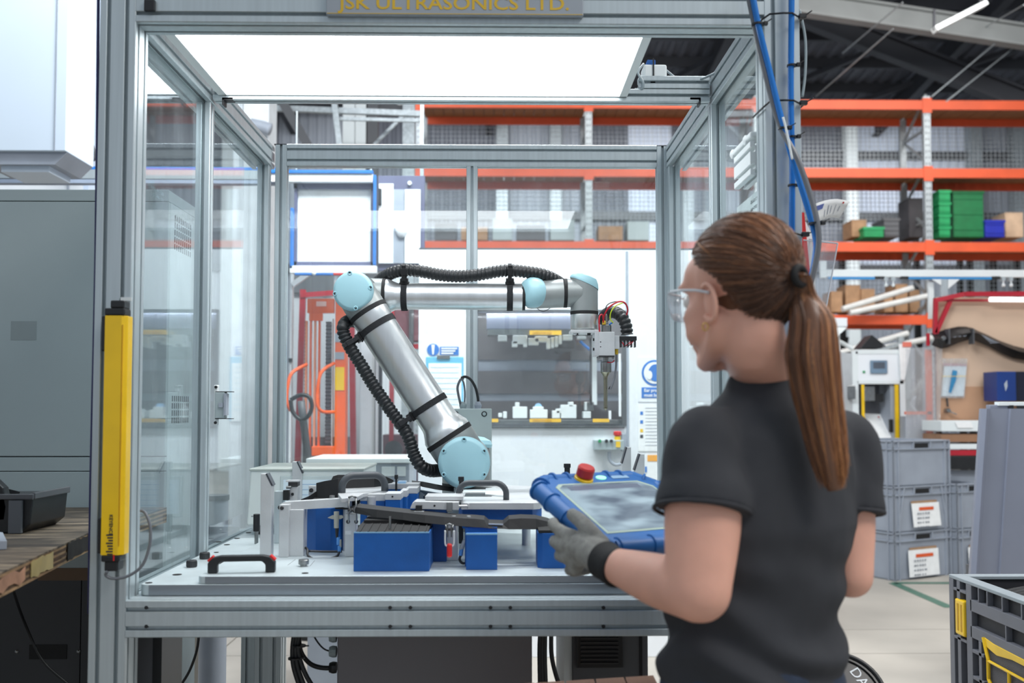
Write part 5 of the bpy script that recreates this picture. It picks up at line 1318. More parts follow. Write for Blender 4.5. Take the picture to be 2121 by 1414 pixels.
# white light frame hanging left, blue edged crane frame
Yg = 5.6
t = thing('hanging_screen', 'hanging white screen in a blue edged aluminium frame left of the robot', 'screen', tuple(W(690, 540, Yg)))
bxp('screen', 616, 390, 768, 542, Yg + .02, Yg + .03, mat('white screen', (244, 247, 248), .6), t, 0)
for q in ((608, 379, 776, 390), (608, 542, 776, 550), (608, 379, 616, 550), (768, 379, 776, 550)): bxp('dark_border', *q, Yg, Yg + .03, mat('slate border', (92, 94, 122), .5), t, 0)
for q in ((560, 358, 772, 376), (600, 550, 780, 565)): bxp('white_rail', *q, Yg - .04, Yg, WHT, t)
bxp('blue_rail', 540, 352, 772, 358, Yg - .05, Yg, INKB, t); bxp('blue_upright', 772, 362, 779, 548, Yg - .04, Yg, INKB, t); bxp('blue_upright', 600, 430, 607, 556, Yg - .04, Yg, INKB, t)
bxp('blue_rail', 610, 565, 690, 569, Yg - .04, Yg, INKB, t); bxp('red_insert', 690, 565, 712, 569, Yg - .04, Yg, RED, t)
for px in (650, 715): 
    p = W(px, 566, Yg - .05); obj('knob', MB().sph(p, .012, 10, 8), WHTP, t)
bxp('hanger', 766, 350, 770, 362, Yg - .02, Yg, ALU, t); bxp('hanger', 612, 230, 616, 352, Yg - .02, Yg, ALU, t)
t = thing('dark_frame_panel', 'slate framed panel with two white strips right of the hanging screen', 'panel', tuple(W(830, 550, 5.9)))
bxp('frame', 782, 364, 880, 560, 5.92, 5.95, mat('slate border', (92, 94, 122), .5), t)
bxp('grey_inset', 814, 392, 838, 545, 5.91, 5.92, LGREY, t, 0); bxp('white_strip', 784, 380, 815, 545, 5.90, 5.91, WHT, t, 0); bxp('white_strip', 838, 392, 871, 545, 5.90, 5.91, WHT, t, 0)
bxp('latch', 784, 390, 790, 424, 5.88, 5.9, BLK, t); 
p = W(849, 380, 5.92); obj('knob', MB().cyl(p, p - Yv * .02, .012), WHTP, t)
p = W(832, 470, 5.9); obj('white_bag', MB().sph(p, .05, 14, 10, (.8, .6, 1.3)), WHT, t)
bxp('support_post', 870, 205, 878, 364, 5.96, 5.99, GALV, t, 0)

# orange stacker with a black tiller
Yo = 5.9
t = thing('pallet_stacker', 'orange pallet stacker with chain mast and black tiller seen through the cell', 'stacker', tuple(W(680, 1000, Yo)[:2]) + (0,))
x0, x1, z0, z1 = R4(692, 612, 717, 945, Yo)
obj('mast_side', MB().box(x0, x1, Yo, Yo + .1, .2, z1), ORG, t, bevel=.004)
bxp('top_plate', 636, 618, 692, 648, Yo + .01, Yo + .04, ORG, t); bxp('top_plate', 640, 648, 668, 664, Yo + .01, Yo + .03, ORG, t)
MESHC = mat('pale guard strip', (226, 190, 178), .6)
for k_, px in enumerate((630, 639, 648, 657)):
    bxp('mast_strip', px, 664, px + 6, 930, Yo + .02, Yo + .05, ORG if k_ % 2 else mat('pale orange strip', (238, 150, 112), .5), t, 0)
for px0, px1 in ((672, 686), (628, 634)):
    a0, a1, b0, b1 = R4(px0, 668, px1, 920, Yo + .06); mb = MB().box(a0, a1, Yo + .08, Yo + .09, b0, b1)
    o = obj('chain_guard', mb, LGREY, t)
    mb = MB(); z_ = b0
    while z_ < b1: mb.box(a0, a1, Yo + .07, Yo + .08, z_, z_ + .008); z_ += .022
    obj('guard_bars', mb, mat('guard dark', (70, 72, 80), .5), o, stuff=True)
bxp('silver_rail', 686, 660, 690, 945, Yo + .03, Yo + .06, WHTP, t, 0)
bxp('base_plate', 645, 924, 692, 944, Yo - .02, Yo + .06, ORG, t, .004)
bxp('yellow_label', 694, 760, 713, 808, Yo - .004, Yo, YEL, t, 0); bxp('grey_label', 694, 729, 713, 744, Yo - .004, Yo, LGREY, t, 0); bxp('grey_label', 694, 690, 713, 708, Yo - .004, Yo, LGREY, t, 0)
obj('hand_rail', MB().tube(spline([W(692, 752, Yo - .02), W(672, 764, Yo - .08), W(662, 780, Yo - .1), W(657, 815, Yo - .1), W(658, 840, Yo - .1), W(668, 852, Yo - .08), W(692, 853, Yo - .02)], 5), .010, 10), ORG, t, smooth=True)
obj('hand_rail', MB().tube(spline([W(636, 754, Yo - .05), W(605, 772, Yo - .12), W(596, 800, Yo - .14), W(594, 832, Yo - .14), W(602, 850, Yo - .12)], 5), .010, 10), ORG, t, smooth=True)
obj('tiller_loop', MB().tube(spline([W(602, 828, Yo - .25), W(606, 852, Yo - .25), W(622, 868, Yo - .25), W(638, 862, Yo - .25), W(646, 842, Yo - .25), W(640, 822, Yo - .25), W(622, 818, Yo - .25), W(602, 828, Yo - .25)], 5), .012, 10), BLK, t, smooth=True)
obj('tiller_shaft', MB().tube([W(624, 830, Yo - .25), W(628, 870, Yo - .24), W(638, 945, Yo - .1), W(640, 1080, Yo)], .022, 10), DGREY, t, smooth=True)
bxp('logo_patch', 655, 624, 676, 634, Yo + .006, Yo + .01, mat('pale logo', (250, 200, 190), .5), t, 0)
bxp('fork_frame', 625, 905, 720, 1120, Yo + .1, Yo + .2, DGREY, t)
for px in (640, 706):
    p = WZ(px, 1200, .07); obj('wheel', MB().cyl((W(px, 900, Yo).x, Yo, .07), (W(px, 900, Yo).x, Yo + .05, .07), .07), BLK, t)
t = thing('red_post_frame', 'leaning dark red steel frame behind the orange stacker', 'frame', tuple(W(620, 1080, 6.2)[:2]) + (0,))
obj('leg', MB().bar((W(606, 1290, 6.2).x, 6.2, 0), W(628, 600, 6.2), .035), DRED, t); obj('leg', MB().bar((W(737, 1290, 6.25).x, 6.25, 0), W(728, 612, 6.25), .035), DRED, t)
obj('cross_bar', MB().bar(W(624, 612, 6.2), W(732, 604, 6.2), .05, .03), DRED, t)
t = thing('white_conduit', 'white upright post at the left edge of the back window', 'post', tuple(W(601, 1080, 6.0)[:2]) + (0,))
x0, x1, z0, z1 = R4(597, 566, 606, 960, 6.0); obj('post', MB().box(x0, x1, 6.0, 6.05, 0, z1), WHT, t, bevel=.003); obj('arm', MB().bar(W(606, 590, 6.0), W(640, 566, 6.0), .03), WHT, t)
obj('black_clip', MB().box(x0 - .004, x1 + .004, 5.99, 6.0, W(600, 750, 6).z, W(600, 742, 6).z), BLK, t)

# grey curtain and white column between stacker and machine
Yc2 = 7.0
t = thing('grey_screen', 'plain grey partition behind the orange stacker', 'partition', tuple(W(730, 1000, Yc2)[:2]) + (0,))
x0, x1, z0, z1 = R4(598, 580, 760, 900, Yc2); obj('panel', MB().box(x0, x1, Yc2, Yc2 + .04, .03, z1), mat('partition grey', (176, 178, 182), .6, 0, .03), t); obj('foot', MB().box(x0, x1, Yc2 - .1, Yc2 + .14, 0, .03), DGREY, t)
bxp('dark_edge', 606, 570, 690, 606, Yc2 - .04, Yc2, DGREY, t, 0)
t = thing('white_column', 'tall white wrapped column left of the white machine', 'column', tuple(W(760, 1000, 6.5)[:2]) + (0,))
x0, x1, z0, z1 = R4(744, 690, 772, 948, 6.5); obj('body', MB().box(x0, x1, 6.5, 6.62, 0, z1), WHT, t, bevel=.01)
x0, x1, z0, z1 = R4(776, 700, 784, 948, 6.4); obj('edge_strip', MB().box(x0, x1, 6.42, 6.46, 0, z1), WHT, t, bevel=.003); obj('blue_strip', MB().box(x1, x1 + .02, 6.42, 6.46, 0, z1 - .02), INK, t); bxp('blue_tip', 772, 700, 783, 712, 6.4, 6.42, INKB, t)
t = thing('dark_red_rack', 'dark red and grey machine frame in the gap beside the white machine', 'frame', tuple(W(830, 1000, 6.9)[:2]) + (0,))
x0, x1, z0, z1 = R4(792, 640, 868, 1000, 6.9)
MR = mat('dull maroon', (112, 62, 72), .6, 0, .15, 6)
obj('body', MB().box(x0, x1, 6.9, 7.1, 0, W(800, 900, 6.9).z), MR, t, bevel=.004)
obj('beam', MB().box(x0, x1, 6.9, 6.95, W(800, 722, 6.9).z, W(800, 712, 6.9).z), DRED, t)
obj('upper_box', MB().box(W(815, 650, 6.9).x, x1, 6.92, 7.05, W(800, 706, 6.9).z, W(800, 640, 6.9).z), MR, t, bevel=.004)
for px in (812, 852): 
    a = W(px, 700, 6.9); obj('post', MB().box(a.x - .015, a.x + .015, 6.88, 6.92, 0, W(px, 640, 6.9).z), DGREY if px > 830 else DRED, t)
obj('wheel', MB().cyl(W(815, 930, 6.85), W(815, 930, 6.9), .06), BLK, t)
# bench with box in front of the stacker
t = thing('white_cabinet', 'low pale cabinet top behind the cell at the left', 'cabinet', tuple(W(740, 1000, 4.6)[:2]) + (0,))
x0, x1, z0, z1 = R4(640, 949, 848, 960, 4.6); obj('body', MB().box(x0, x1, 4.6, 5.0, .05, z1 - .02), LGREY, t, bevel=.004); obj('top', MB().box(x0 - .01, x1 + .01, 4.58, 5.02, z1 - .02, z1), WHTP, t, bevel=.002)
bxp('drawer', 790, 966, 818, 986, 4.59, 4.6, WHTP, t); bxp('drawer', 822, 966, 840, 986, 4.59, 4.6, WHTP, t)
obj('plinth', MB().box(x0, x1, 4.62, 4.98, 0, .05), BLK, t)

# ------------------------------------------------ upper left: duct, crane rail, white column
t = thing('white_duct', 'tall white boxed duct with a tapered foot at the upper left', 'duct', tuple(W(85, 340, 4.75)))
x0, x1, z0, z1 = R4(-60, -260, 148, 312, 4.75)
DUCT = mat('duct white', (206, 220, 234), .45, 0, .02, 1)
obj('body', MB().box(x0, x1, 4.75, 5.08, z0, z1), DUCT, t, bevel=.004)
obj('fold', MB().box(x1 - .055, x1 - .05, 4.746, 4.75, z0, z1), LGREY, t)
obj('taper', MB().poly([(x0 + .02, 4.77, z0), (x1 - .0, 4.77, z0), (x1 - .06, 4.77, z0 - .06), (x0 + .04, 4.77, z0 - .06)], (0, .3, 0)), LGREY, t)
obj('foot', MB().box(x0 + .12, x1 - .1, 4.80, 5.04, z0 - .09, z0 - .06), DUCT, t)
t = thing('crane_rail', 'blue topped aluminium crane rail running across the left background', 'rail', tuple(W(100, 350, 5.3)))
a, b = W(-60, 348, 5.3), W(595, 352, 5.62)
up_ = Vector((0, 0, 1))
obj('blue_cap', MB().bar(a, b, .05, .016), INKB, t); obj('body', MB().bar(a - up_ * .034, b - up_ * .034, .05, .05), ALU, t); obj('lower_strip', MB().bar(a - up_ * .075, b - up_ * .075, .06, .02), mat('rail strip grey', (150, 164, 184), .5), t)  # lower strip is a bluish grey bar under the rail
obj('hanger', MB().bar(W(20, 348, 5.31), W(20, -200, 5.31), .02), GALV, t); obj('hanger', MB().bar(W(500, 350, 5.57), W(500, -60, 5.57), .02), GALV, t)
t = thing('white_beam', 'long white boxed beam behind the crane rail at the left', 'beam', tuple(W(100, 380, 6.0)))
bxp('body', -60, 367, 205, 395, 6.0, 6.1, WHT, t); bxp('end_plate', 138, 367, 142, 395, 5.99, 6.0, LGREY, t, 0); bxp('hanger', 40, -100, 46, 367, 6.0, 6.05, GALV, t, 0)
t = thing('side_column', 'pale upright column between the duct and the cell post', 'column', tuple(W(185, 380, 5.6)[:2]) + (0,))
x0, x1, _, z1 = R4(172, -260, 196, 390, 5.6); obj('body', MB().box(x0, x1, 5.6, 5.8, 0, z1), mat('bluish column', (186, 200, 220), .5), t); obj('brace', MB().bar(W(172, 272, 5.62), W(198, 330, 5.62), .04), DGREY, t)
t = thing('white_column', 'broad pale column above the left rear corner of the cell', 'column', tuple(W(520, 300, 8.0)[:2]) + (0,))
x0, x1, _, z1 = R4(482, -300, 563, 300, 8.0); obj('body', MB().box(x0, x1, 8.0, 8.3, 0, z1), mat('column white', (216, 222, 226), .5), t, bevel=.01); obj('base', MB().box(x0 - .05, x1 + .05, 7.95, 8.35, 0, .05), GALV, t)
obj('elbow_pipe', MB().tube(spline([W(560, 268, 7.9), W(540, 262, 7.9), W(520, 258, 7.9)], 5), .05, 12), LGREY, t, smooth=True)
t = thing('steel_brace', 'dark diagonal steel brace above the left of the back window', 'brace', tuple(W(600, 260, 9.0)))
obj('beam', MB().bar(W(570, 185, 9), W(648, 318, 9), .12, .08), DGREY, t); obj('tie', MB().bar(W(690, 190, 9), W(705, 310, 9), .05), GALV, t)
obj('rail', MB().bar(W(560, 224, 9.1), W(870, 236, 9.1), .05), GALV, t); obj('rail', MB().bar(W(700, 246, 9.1), W(870, 250, 9.1), .03), GALV, t)
for px, m_ in ((722, WHTP), (748, WHTP), (770, DGREY), (846, GALV)):
    a = W(px, 300, 10); obj('upright', MB().box(a.x - .06, a.x + .06, 10, 10.1, 0, W(px, 190, 10).z), m_, t)
bxp('dark_panel', 770, 205, 855, 232, 10.2, 10.25, DGREY, t, 0)
for px0, py0, px1, py1 in ((775, 300, 850, 225), (640, 300, 600, 225)): obj('tie', MB().bar(W(px0, py0, 9.6), W(px1, py1, 9.6), .03), GALV, t)
obj('lamp', MB().sph(W(828, 207, 9.5), .05, 12, 8), WHT, t)

# ------------------------------------------------ left: grey cabinet, bench, box
YC = 3.12
t = thing('grey_cabinet', 'tall grey steel control cabinet behind the wooden bench at the left', 'cabinet', tuple(W(150, 900, YC)[:2]) + (0,))
xr = W(350, 393, YC).x; zt = W(100, 392, YC).z; xl_ = -2.35; yb = YC + .34
zs = W(100, 946, YC).z; zs2 = W(100, 976, YC).z
obj('front_door', MB().box(xl_, xr, YC, YC + .02, zs + .002, W(100, 416, YC).z - .002), GREY, t, bevel=.002)
obj('top_strip', MB().box(xl_, xr, YC, yb, W(100, 416, YC).z, zt), GREY, t, bevel=.002)
obj('middle_strip', MB().box(xl_, xr, YC, YC + .02, zs2 + .001, zs - .001), GREY, t, bevel=.0015)
obj('lower_door', MB().box(xl_, xr, YC, YC + .02, .86, zs2 - .001), GREY, t, bevel=.002)
obj('side_wall', MB().box(xr - .002, xr, YC + .02, yb, .1, W(100, 416, YC).z - .001), mat('cabinet side', (176, 190, 194), .5), t)
obj('carcass', MB().box(xl_, xr - .004, YC + .021, yb, .1, W(100, 416, YC).z - .002), DGREY, t)
DKC = mat('dark lower panel', (52, 54, 58), .45, .1, .05, 2)
xm = W(167, 1300, YC).x
obj('base_panel', MB().box(xl_, xm - .001, YC, YC + .02, .02, .855), DKC, t, bevel=.002); obj('base_panel', MB().box(xm + .001, xr, YC, YC + .02, .02, .855), DKC, t, bevel=.002)  # cabinet's lower face coloured dark for the shade under the bench
obj('plinth', MB().box(xl_, xr, YC + .03, yb, 0, .1), BLK, t)
bxp('black_label', 60, 1335, 138, 1365, YC - .003, YC, BLKM, t, 0)
for px in (35, 163):
    p = W(px, 1349, YC); obj('screw', MB().lathe(p, p - Yv, [(0, .006), (.002, .006), (.004, .003)], 14), STEEL, t)
bxp('parcel_tape', 78, 1176, 182, 1202, YC - .002, YC, mat('brown tape', (96, 70, 40), .4), t, 0)
obj('door_stain', MB().box(*R4(22, 665, 76, 704, YC - .0006)[:2], YC - .0008, YC, *R4(22, 665, 76, 704, YC - .0006)[2:]), mat('faint tape mark', (134, 146, 148), .45), t)
mb = MB()
for (pya, n_) in ((462, 5), (826, 4)):
    for r_ in range(n_):
        z_ = WX(380, pya + r_ * 14.5, xr).z
        for q in range(9):
            yy = YC + .06 + q * .020; mb.box(xr, xr + .0008, yy, yy + .008, z_ - .009, z_ + .009)
obj('vent_slots', mb, BLKM, t, stuff=True)
# bench
zb = 1.05
t = thing('wooden_bench', 'worn plywood workbench with a burnt and taped edge at the left', 'bench', (-1.2, 2.3, 0))
PLY = bpy.data.materials.new('worn plywood'); PLY.use_nodes = True
n = PLY.node_tree.nodes; l = PLY.node_tree.links; b_ = n['Principled BSDF']; b_.inputs['Roughness'].default_value = .7
tc_ = n.new('ShaderNodeTexCoord'); mp = n.new('ShaderNodeMapping'); mp.inputs['Scale'].default_value = (3, 26, 40); mp.inputs['Rotation'].default_value = (0, 0, -.5); l.new(tc_.outputs['Object'], mp.inputs[0])
nz = n.new('ShaderNodeTexNoise'); nz.inputs['Scale'].default_value = 2.2; nz.inputs['Detail'].default_value = 8; l.new(mp.outputs[0], nz.inputs['Vector'])
cr = n.new('ShaderNodeValToRGB'); l.new(nz.outputs[0], cr.inputs[0]); e = cr.color_ramp.elements
e[0].position = .32; e[0].color = (*lin((46, 40, 34)), 1); e[1].position = .72; e[1].color = (*lin((150, 134, 112)), 1); k_ = cr.color_ramp.elements.new(.5); k_.color = (*lin((100, 89, 76)), 1)
nb = n.new('ShaderNodeTexNoise'); nb.inputs['Scale'].default_value = 5; nb.inputs['Detail'].default_value = 6; l.new(tc_.outputs['Object'], nb.inputs['Vector'])
mr = n.new('ShaderNodeMapRange'); mr.inputs[1].default_value = .48; mr.inputs[2].default_value = .62; mr.inputs[3].default_value = 0; mr.inputs[4].default_value = .75; l.new(nb.outputs[0], mr.inputs[0])
mx = n.new('ShaderNodeMix'); mx.data_type = 'RGBA'; l.new(mr.outputs[0], mx.inputs[0]); l.new(cr.outputs[0], mx.inputs[6]); mx.inputs[7].default_value = (*lin((44, 39, 35)), 1); l.new(mx.outputs[2], b_.inputs['Base Color'])
e0, e1, e2_ = WZ(0, 1186, zb), WZ(183, 1103, zb), Vector((-.9999, 3.10, zb))
e0b = e0 + (e0 - e1) * 1.6
ed = [e0b, e0, e1, Vector((e1.x - .02, 3.10, zb)), Vector((-2.3, 3.10, zb)), Vector((-2.3, e0b.y, zb))]
obj('top', MB().poly(ed, (0, 0, -.004)), PLY, t)
lay = [mat('ply layer light', (160, 130, 96), .75, 0, .2, 20), mat('ply layer dark', (88, 66, 48), .8, 0, .25, 20)]
for q in range(7):
    z1_ = zb - .004 - q * .006; s_ = random.uniform(-.0015, .0015)
    obj('ply_layer', MB().poly([Vector((v.x + (s_ if i < 3 else 0), v.y, z1_)) for i, v in enumerate(ed)], (0, 0, -.0058)), lay[q % 2], t)
dd = (e1 - e0).normalized(); nn = Vector((-dd.y, dd.x, 0)); nn = nn if nn.x > 0 else -nn
def edge_patch(u0, u1, m, name, z0_, z1_, rag=.004):
    pts = []; N = 10
    for i in range(N + 1): u_ = u0 + (u1 - u0) * i / N; pts.append(e0 + (e1 - e0) * u_ + nn * .0018 + Vector((0, 0, z1_ - zb + random.uniform(-rag, rag))))
    for i in range(N, -1, -1): u_ = u0 + (u1 - u0) * i / N; pts.append(e0 + (e1 - e0) * u_ + nn * .0018 + Vector((0, 0, z0_ - zb + random.uniform(-rag, rag))))
    return obj(name, MB().poly(pts, nn * .0012), m, t)
edge_patch(.70, 1.0, mat('burnt wood', (34, 30, 28), .9, 0, .3, 30), 'burn_mark', zb - .040, zb - .003)
edge_patch(.28, .52, mat('old tape', (190, 172, 112), .35, 0, .15, 12), 'tape_strip', zb - .040, zb - .006)
edge_patch(-.3, .22, mat('split pinkish wood', (176, 134, 108), .7, 0, .2, 14), 'split_wood', zb - .036, zb - .012, .006)
for x_, y_ in ((-1.12, 3.0), (-2.2, 3.0), (-2.2, 1.2)):
    obj('leg', MB().box(x_ - .03, x_ + .03, y_ - .03, y_ + .03, 0, zb - .046), DKC, t)
# black tray on the bench
t = thing('black_tray', 'black plastic tray with a clear taped side on the wooden bench', 'tray', tuple(WZ(20, 1078, zb)))
def q_(px, py, y): return W(px, py, y)
Yt = 2.45
x0, x1, z0, z1 = R4(-60, 1020, 68, 1074, Yt)
z0 = zb
obj('body', MB().poly([(x0, Yt, z0), (x1 - .03, Yt, z0), (x1 - .006, Yt, z0 + .02), (x1, Yt, z1 - .012), (x0, Yt, z1 - .012)], (0, .2, 0)), BLK, t, bevel=.004)
obj('rim', MB().box(x0, x1 + .004, Yt - .008, Yt, z1 - .016, z1 - .003).box(x1 - .002, x1 + .006, Yt, Yt + .2, z1 - .016, z1), DGREY, t, bevel=.002)
obj('taped_side', MB().box(*R4(18, 1040, 45, 1072, Yt - .01)[:2], Yt - .012, Yt - .002, z0 + .002, z1 - .018), mat('grey tape film', (92, 96, 102), .25), t)
obj('lid_flap', MB().poly([W(-20, 985, Yt), W(6, 1010, Yt), W(14, 1050, Yt), W(10, 1078, Yt), W(-30, 1080, Yt)], (0, .03, 0)), BLK, t, bevel=.003)
obj('inner_edge', MB().bar(W(0, 1012, Yt + .1), W(40, 1022, Yt + .12), .01), BLK, t)
obj('strap', MB().tube(spline([W(66, 1036, Yt + .05), W(72, 1040, Yt + .08), W(92, 1046, Yt + .1)], 4), .003, 6), BLK, t)
t = obj('grey_offcut', MB().poly([WZ(-30, 1140, zb), WZ(14, 1138, zb), WZ(6, 1120, zb), WZ(-30, 1116, zb)], (0, 0, .02)), LGREY, None, bevel=.002); tag(t, 'small light grey offcut on the bench at the frame edge', 'offcut')
t = obj('black_cable', MB().tube(spline([W(26, 1216, 2.6), W(40, 1260, 2.9), W(60, 1310, 3.0), W(90, 1370, 3.0), W(150, 1425, 3.0), W(200, 1480, 3.0)], 6), .004, 8), BLK, None, smooth=True); tag(t, 'black cable drooping below the wooden bench', 'cable')

# ------------------------------------------------ under the table
t = thing('control_cabinet', 'wide grey control cabinet under the middle of the table', 'cabinet', tuple(W(900, 1500, 2.5)[:2]) + (0,))
x0, x1, z0, z1 = R4(697, 1312, 1102, 1500, 2.5); obj('body', MB().box(x0, x1, 2.5, 2.9, .18, .85), mat('under cabinet grey', (112, 110, 114), .45, .1, .03, 2), t, bevel=.004)
obj('plinth', MB().box(x0 + .02, x1 - .02, 2.53, 2.88, 0, .18), DGREY, t)
for py, m_ in ((1318, GREY), (1349, GREY), (1382, BLK)):
    p = W(697, py, 2.56); obj('cable_gland', MB().lathe(p, p - Vector((1, 0, 0)), [(0, .014), (.006, .015), (.010, .015), (.018, .012)], 12), m_, t)
for i, pts in enumerate(([(612, 1300, 2.5), (606, 1340, 2.5), (608, 1380, 2.5), (622, 1425, 2.5)], [(617, 1300, 2.5), (612, 1340, 2.5), (616, 1380, 2.5), (632, 1425, 2.5)], [(622, 1300, 2.5), (617, 1345, 2.5), (630, 1390, 2.5), (650, 1425, 2.5)], [(618, 1300, 2.52), (622, 1345, 2.52), (640, 1372, 2.54), (664, 1382, 2.55), (694, 1383, 2.56)])):
    t = obj('black_cable', MB().tube(spline([W(*q) for q in pts], 6), .006, 8), RUB, None, smooth=True)
    tag(t, ['outermost black cable of the bundle left of the control cabinet', 'second black cable of the bundle under the table', 'inner black cable bending right under the table', 'black cable plugged into the lower gland of the control cabinet'][i], 'cable', 'cable bundle under the table')
t = obj('thin_cable', MB().tube(spline([W(643, 1300, 2.55), W(655, 1325, 2.55), W(672, 1344, 2.55), W(694, 1350, 2.56)], 6), .0022, 6), BLK, None, smooth=True); tag(t, 'thin black wire into the middle gland of the control cabinet', 'wire')
for i, (px, py) in enumerate(((610, 1363), (620, 1337))):
    p = W(px, py, 2.495); t = thing('bundle_tie', ['lower tie on the black cable bundle', 'upper tie on the black cable bundle'][i], 'cable tie', tuple(p), 0, 'ties under the table', local=True)
    obj('strap', MB().lathe((0, 0, -.002), (0, 0, 1), [(0, .016), (.004, .016)], 14), BLK, t); obj('tail', MB().box(.014, .024, -.004, 0, -.001, .002), BLK, t)
t = thing('vented_box', 'grey box with a black louvred vent under the right of the table', 'enclosure', tuple(W(1265, 1500, 2.55)[:2]) + (0,))
x0, x1, z0, z1 = R4(1169, 1312, 1342, 1500, 2.55); obj('body', MB().box(x0 + .02, x1, 2.55, 2.9, .3, .85), DGREY, t, bevel=.004); obj('left_edge', MB().box(x0, x0 + .02, 2.56, 2.9, .3, .85), WHTP, t); obj('stand', MB().box(x0 + .04, x1 - .04, 2.6, 2.85, 0, .3), DGREY, t)
obj('door_gap', MB().box(*R4(1325, 1312, 1330, 1400, 2.548)[:2], 2.547, 2.55, .31, .85), BLKM, t)
g_ = bxp('vent_frame', 1194, 1316, 1291, 1383, 2.535, 2.55, BLK, t, .002)
for q in range(7):
    a0, a1, b0, b1 = R4(1203, 1320 + q * 8.6, 1281, 1323.5 + q * 8.6, 2.53); obj('louvre', MB().box(a0, a1, 2.528, 2.536, b0, b1), mat('louvre black', (44, 44, 46), .4), g_)
for i, pts in enumerate(([(1122, 1300, 2.5), (1120, 1345, 2.5), (1121, 1420, 2.5)], [(1127, 1300, 2.5), (1126, 1360, 2.5), (1128, 1420, 2.5)], [(1142, 1300, 2.5), (1142, 1350, 2.5), (1148, 1385, 2.5), (1160, 1425, 2.5)])):
    t = obj('black_cable', MB().tube(spline([W(*q) for q in pts], 6), .0085 if i < 2 else .0055, 8), BLK, None, smooth=True); tag(t, ['thick black hose beside the control cabinet, left one', 'thick black hose beside the control cabinet, right one', 'thin black cable curving right between the two cabinets'][i], 'cable', 'cables between the cabinets')
t = thing('cable_duct_panel', 'dark upright panel right behind the left front leg', 'panel', tuple(W(300, 1500, 2.35)[:2]) + (0,))
x0, x1, z0, z1 = R4(268, 1317, 335, 1500, 2.35); obj('panel', MB().box(x0, x1, 2.35, 2.5, 0.02, .85), DGREY, t, bevel=.003); obj('side', MB().box(x1 - .02, x1 + .001, 2.349, 2.5, .02, .85), BLK, t); obj('foot', MB().box(x0, x1, 2.36, 2.49, 0, .02), BLK, t)
t = thing('grey_pipe', 'thick pale grey upright pipe seen under the left of the table', 'pipe', tuple(W(438, 1500, 3.9)[:2]) + (0,), local=True)
obj('tube', MB().cyl((0, 0, .02), (0, 0, 1.0), .052, n=28), LGREY, t, smooth='auto'); obj('flange', MB().cyl((0, 0, 0), (0, 0, .02), .09, n=28), LGREY, t); obj('cap', MB().cyl((0, 0, 1.0), (0, 0, 1.02), .056, n=28), DGREY, t)
t = obj('black_cable', MB().tube(spline([W(413, 1300, 3.0), W(408, 1345, 3.0), W(392, 1390, 3.0), W(370, 1425, 3.0)], 6), .004, 8), BLK, None, smooth=True); tag(t, 'single black cable hanging beside the thick grey pipe', 'cable')
t = thing('grey_cart_panel', 'scuffed pale grey board standing behind the left of the table', 'board', tuple(W(385, 1500, 4.3)[:2]) + (0,))
x0, x1, z0, z1 = R4(330, 1290, 425, 1500, 4.3); obj('board', MB().box(x0, x1, 4.3, 4.33, .03, z1), mat('scuffed board', (164, 160, 152), .6, 0, .12, 4), t); obj('rail', MB().box(x0, x1, 4.26, 4.36, 0, .03), DGREY, t)
# cardboard carton flaps at the bottom
t = thing('open_carton', 'brown cardboard carton top at the bottom edge in front of the cabinets', 'box', tuple(W(1180, 1500, 2.0)[:2]) + (.40,))
ca, cb_, cc, cdd = W(985, 1421, 2.05), W(1355, 1398, 2.05), W(1352, 1480, 1.9), W(990, 1500, 1.9)
zt_ = W(1180, 1406, 2.05).z
N = 6
for q in range(N):
    A = ca.lerp(cb_, q / N); B = ca.lerp(cb_, (q + 1) / N)
    obj('slat', MB().poly([A + Vector((.002, 0, 0)), B - Vector((.002, 0, 0)), B + Vector((0, -.12, -.01)), A + Vector((0, -.12, -.01))], (0, 0, -.008)), mat('brown corrugated card', (118, 88, 72), .8, 0, .1, 40, .2, 200, (60, 1, 1)), t)
x0, x1 = ca.x, cb_.x; obj('body', MB().box(x0, x1, 1.92, 2.05, 0.0, min(ca.z, cb_.z) - .03), CARD, t)

# ============================================================ RIGHT SIDE OF THE HALL
Yr = 9.2
t = thing('overhead_rail', 'white and blue overhead rail with roller trolleys at the right', 'rail', tuple(W(1900, 570, Yr)))
a0, a1, b0, b1 = R4(1712, 559, 2200, 573, Yr); obj('body', profile(MB(), (a0, Yr + .02, (b0 + b1) / 2), (a1, Yr + .02, (b0 + b1) / 2), .04, b1 - b0, slots=(1, 0, 1, 0)), WHTP, t)
for px0, px1 in ((1716, 1812), (1882, 2054)): bxp('blue_strip', px0, 573, px1, 578, Yr, Yr + .03, mat('mid blue strip', (58, 140, 200), .4), t, 0)
for px0, px1 in ((1812, 1832), (1866, 1882), (2054, 2072)): bxp('black_joint', px0, 572, px1, 577, Yr, Yr + .03, BLK, t, 0)
for k_, px in enumerate((1835, 1850, 2078, 2094)):
    p = W(px, 577, Yr); tr_ = obj('trolley', MB().box(p.x - .018, p.x + .018, Yr - .01, Yr + .04, p.z - .02, p.z + .01), ALU, t, bevel=.002)
    obj('roller', MB().sph(p - Vector((0, 0, .062)), .017, 12, 8).cyl(p - Vector((0, 0, .05)), p - Vector((0, 0, .015)), .006), WHTP, tr_, smooth='auto')
bxp('hanger', 1950, 578, 1963, 614, Yr, Yr + .03, ALU, t); obj('bracket', MB().poly([W(1930, 578, Yr), W(1962, 578, Yr), W(1952, 592, Yr)], (0, .01, 0)), WHTP, t); obj('bracket', MB().poly([W(1964, 578, Yr), W(1988, 578, Yr), W(1964, 598, Yr)], (0, .01, 0)), WHTP, t)
bxp('rail_end', 1700, 540, 1712, 575, Yr, Yr + .04, WHTP, t)
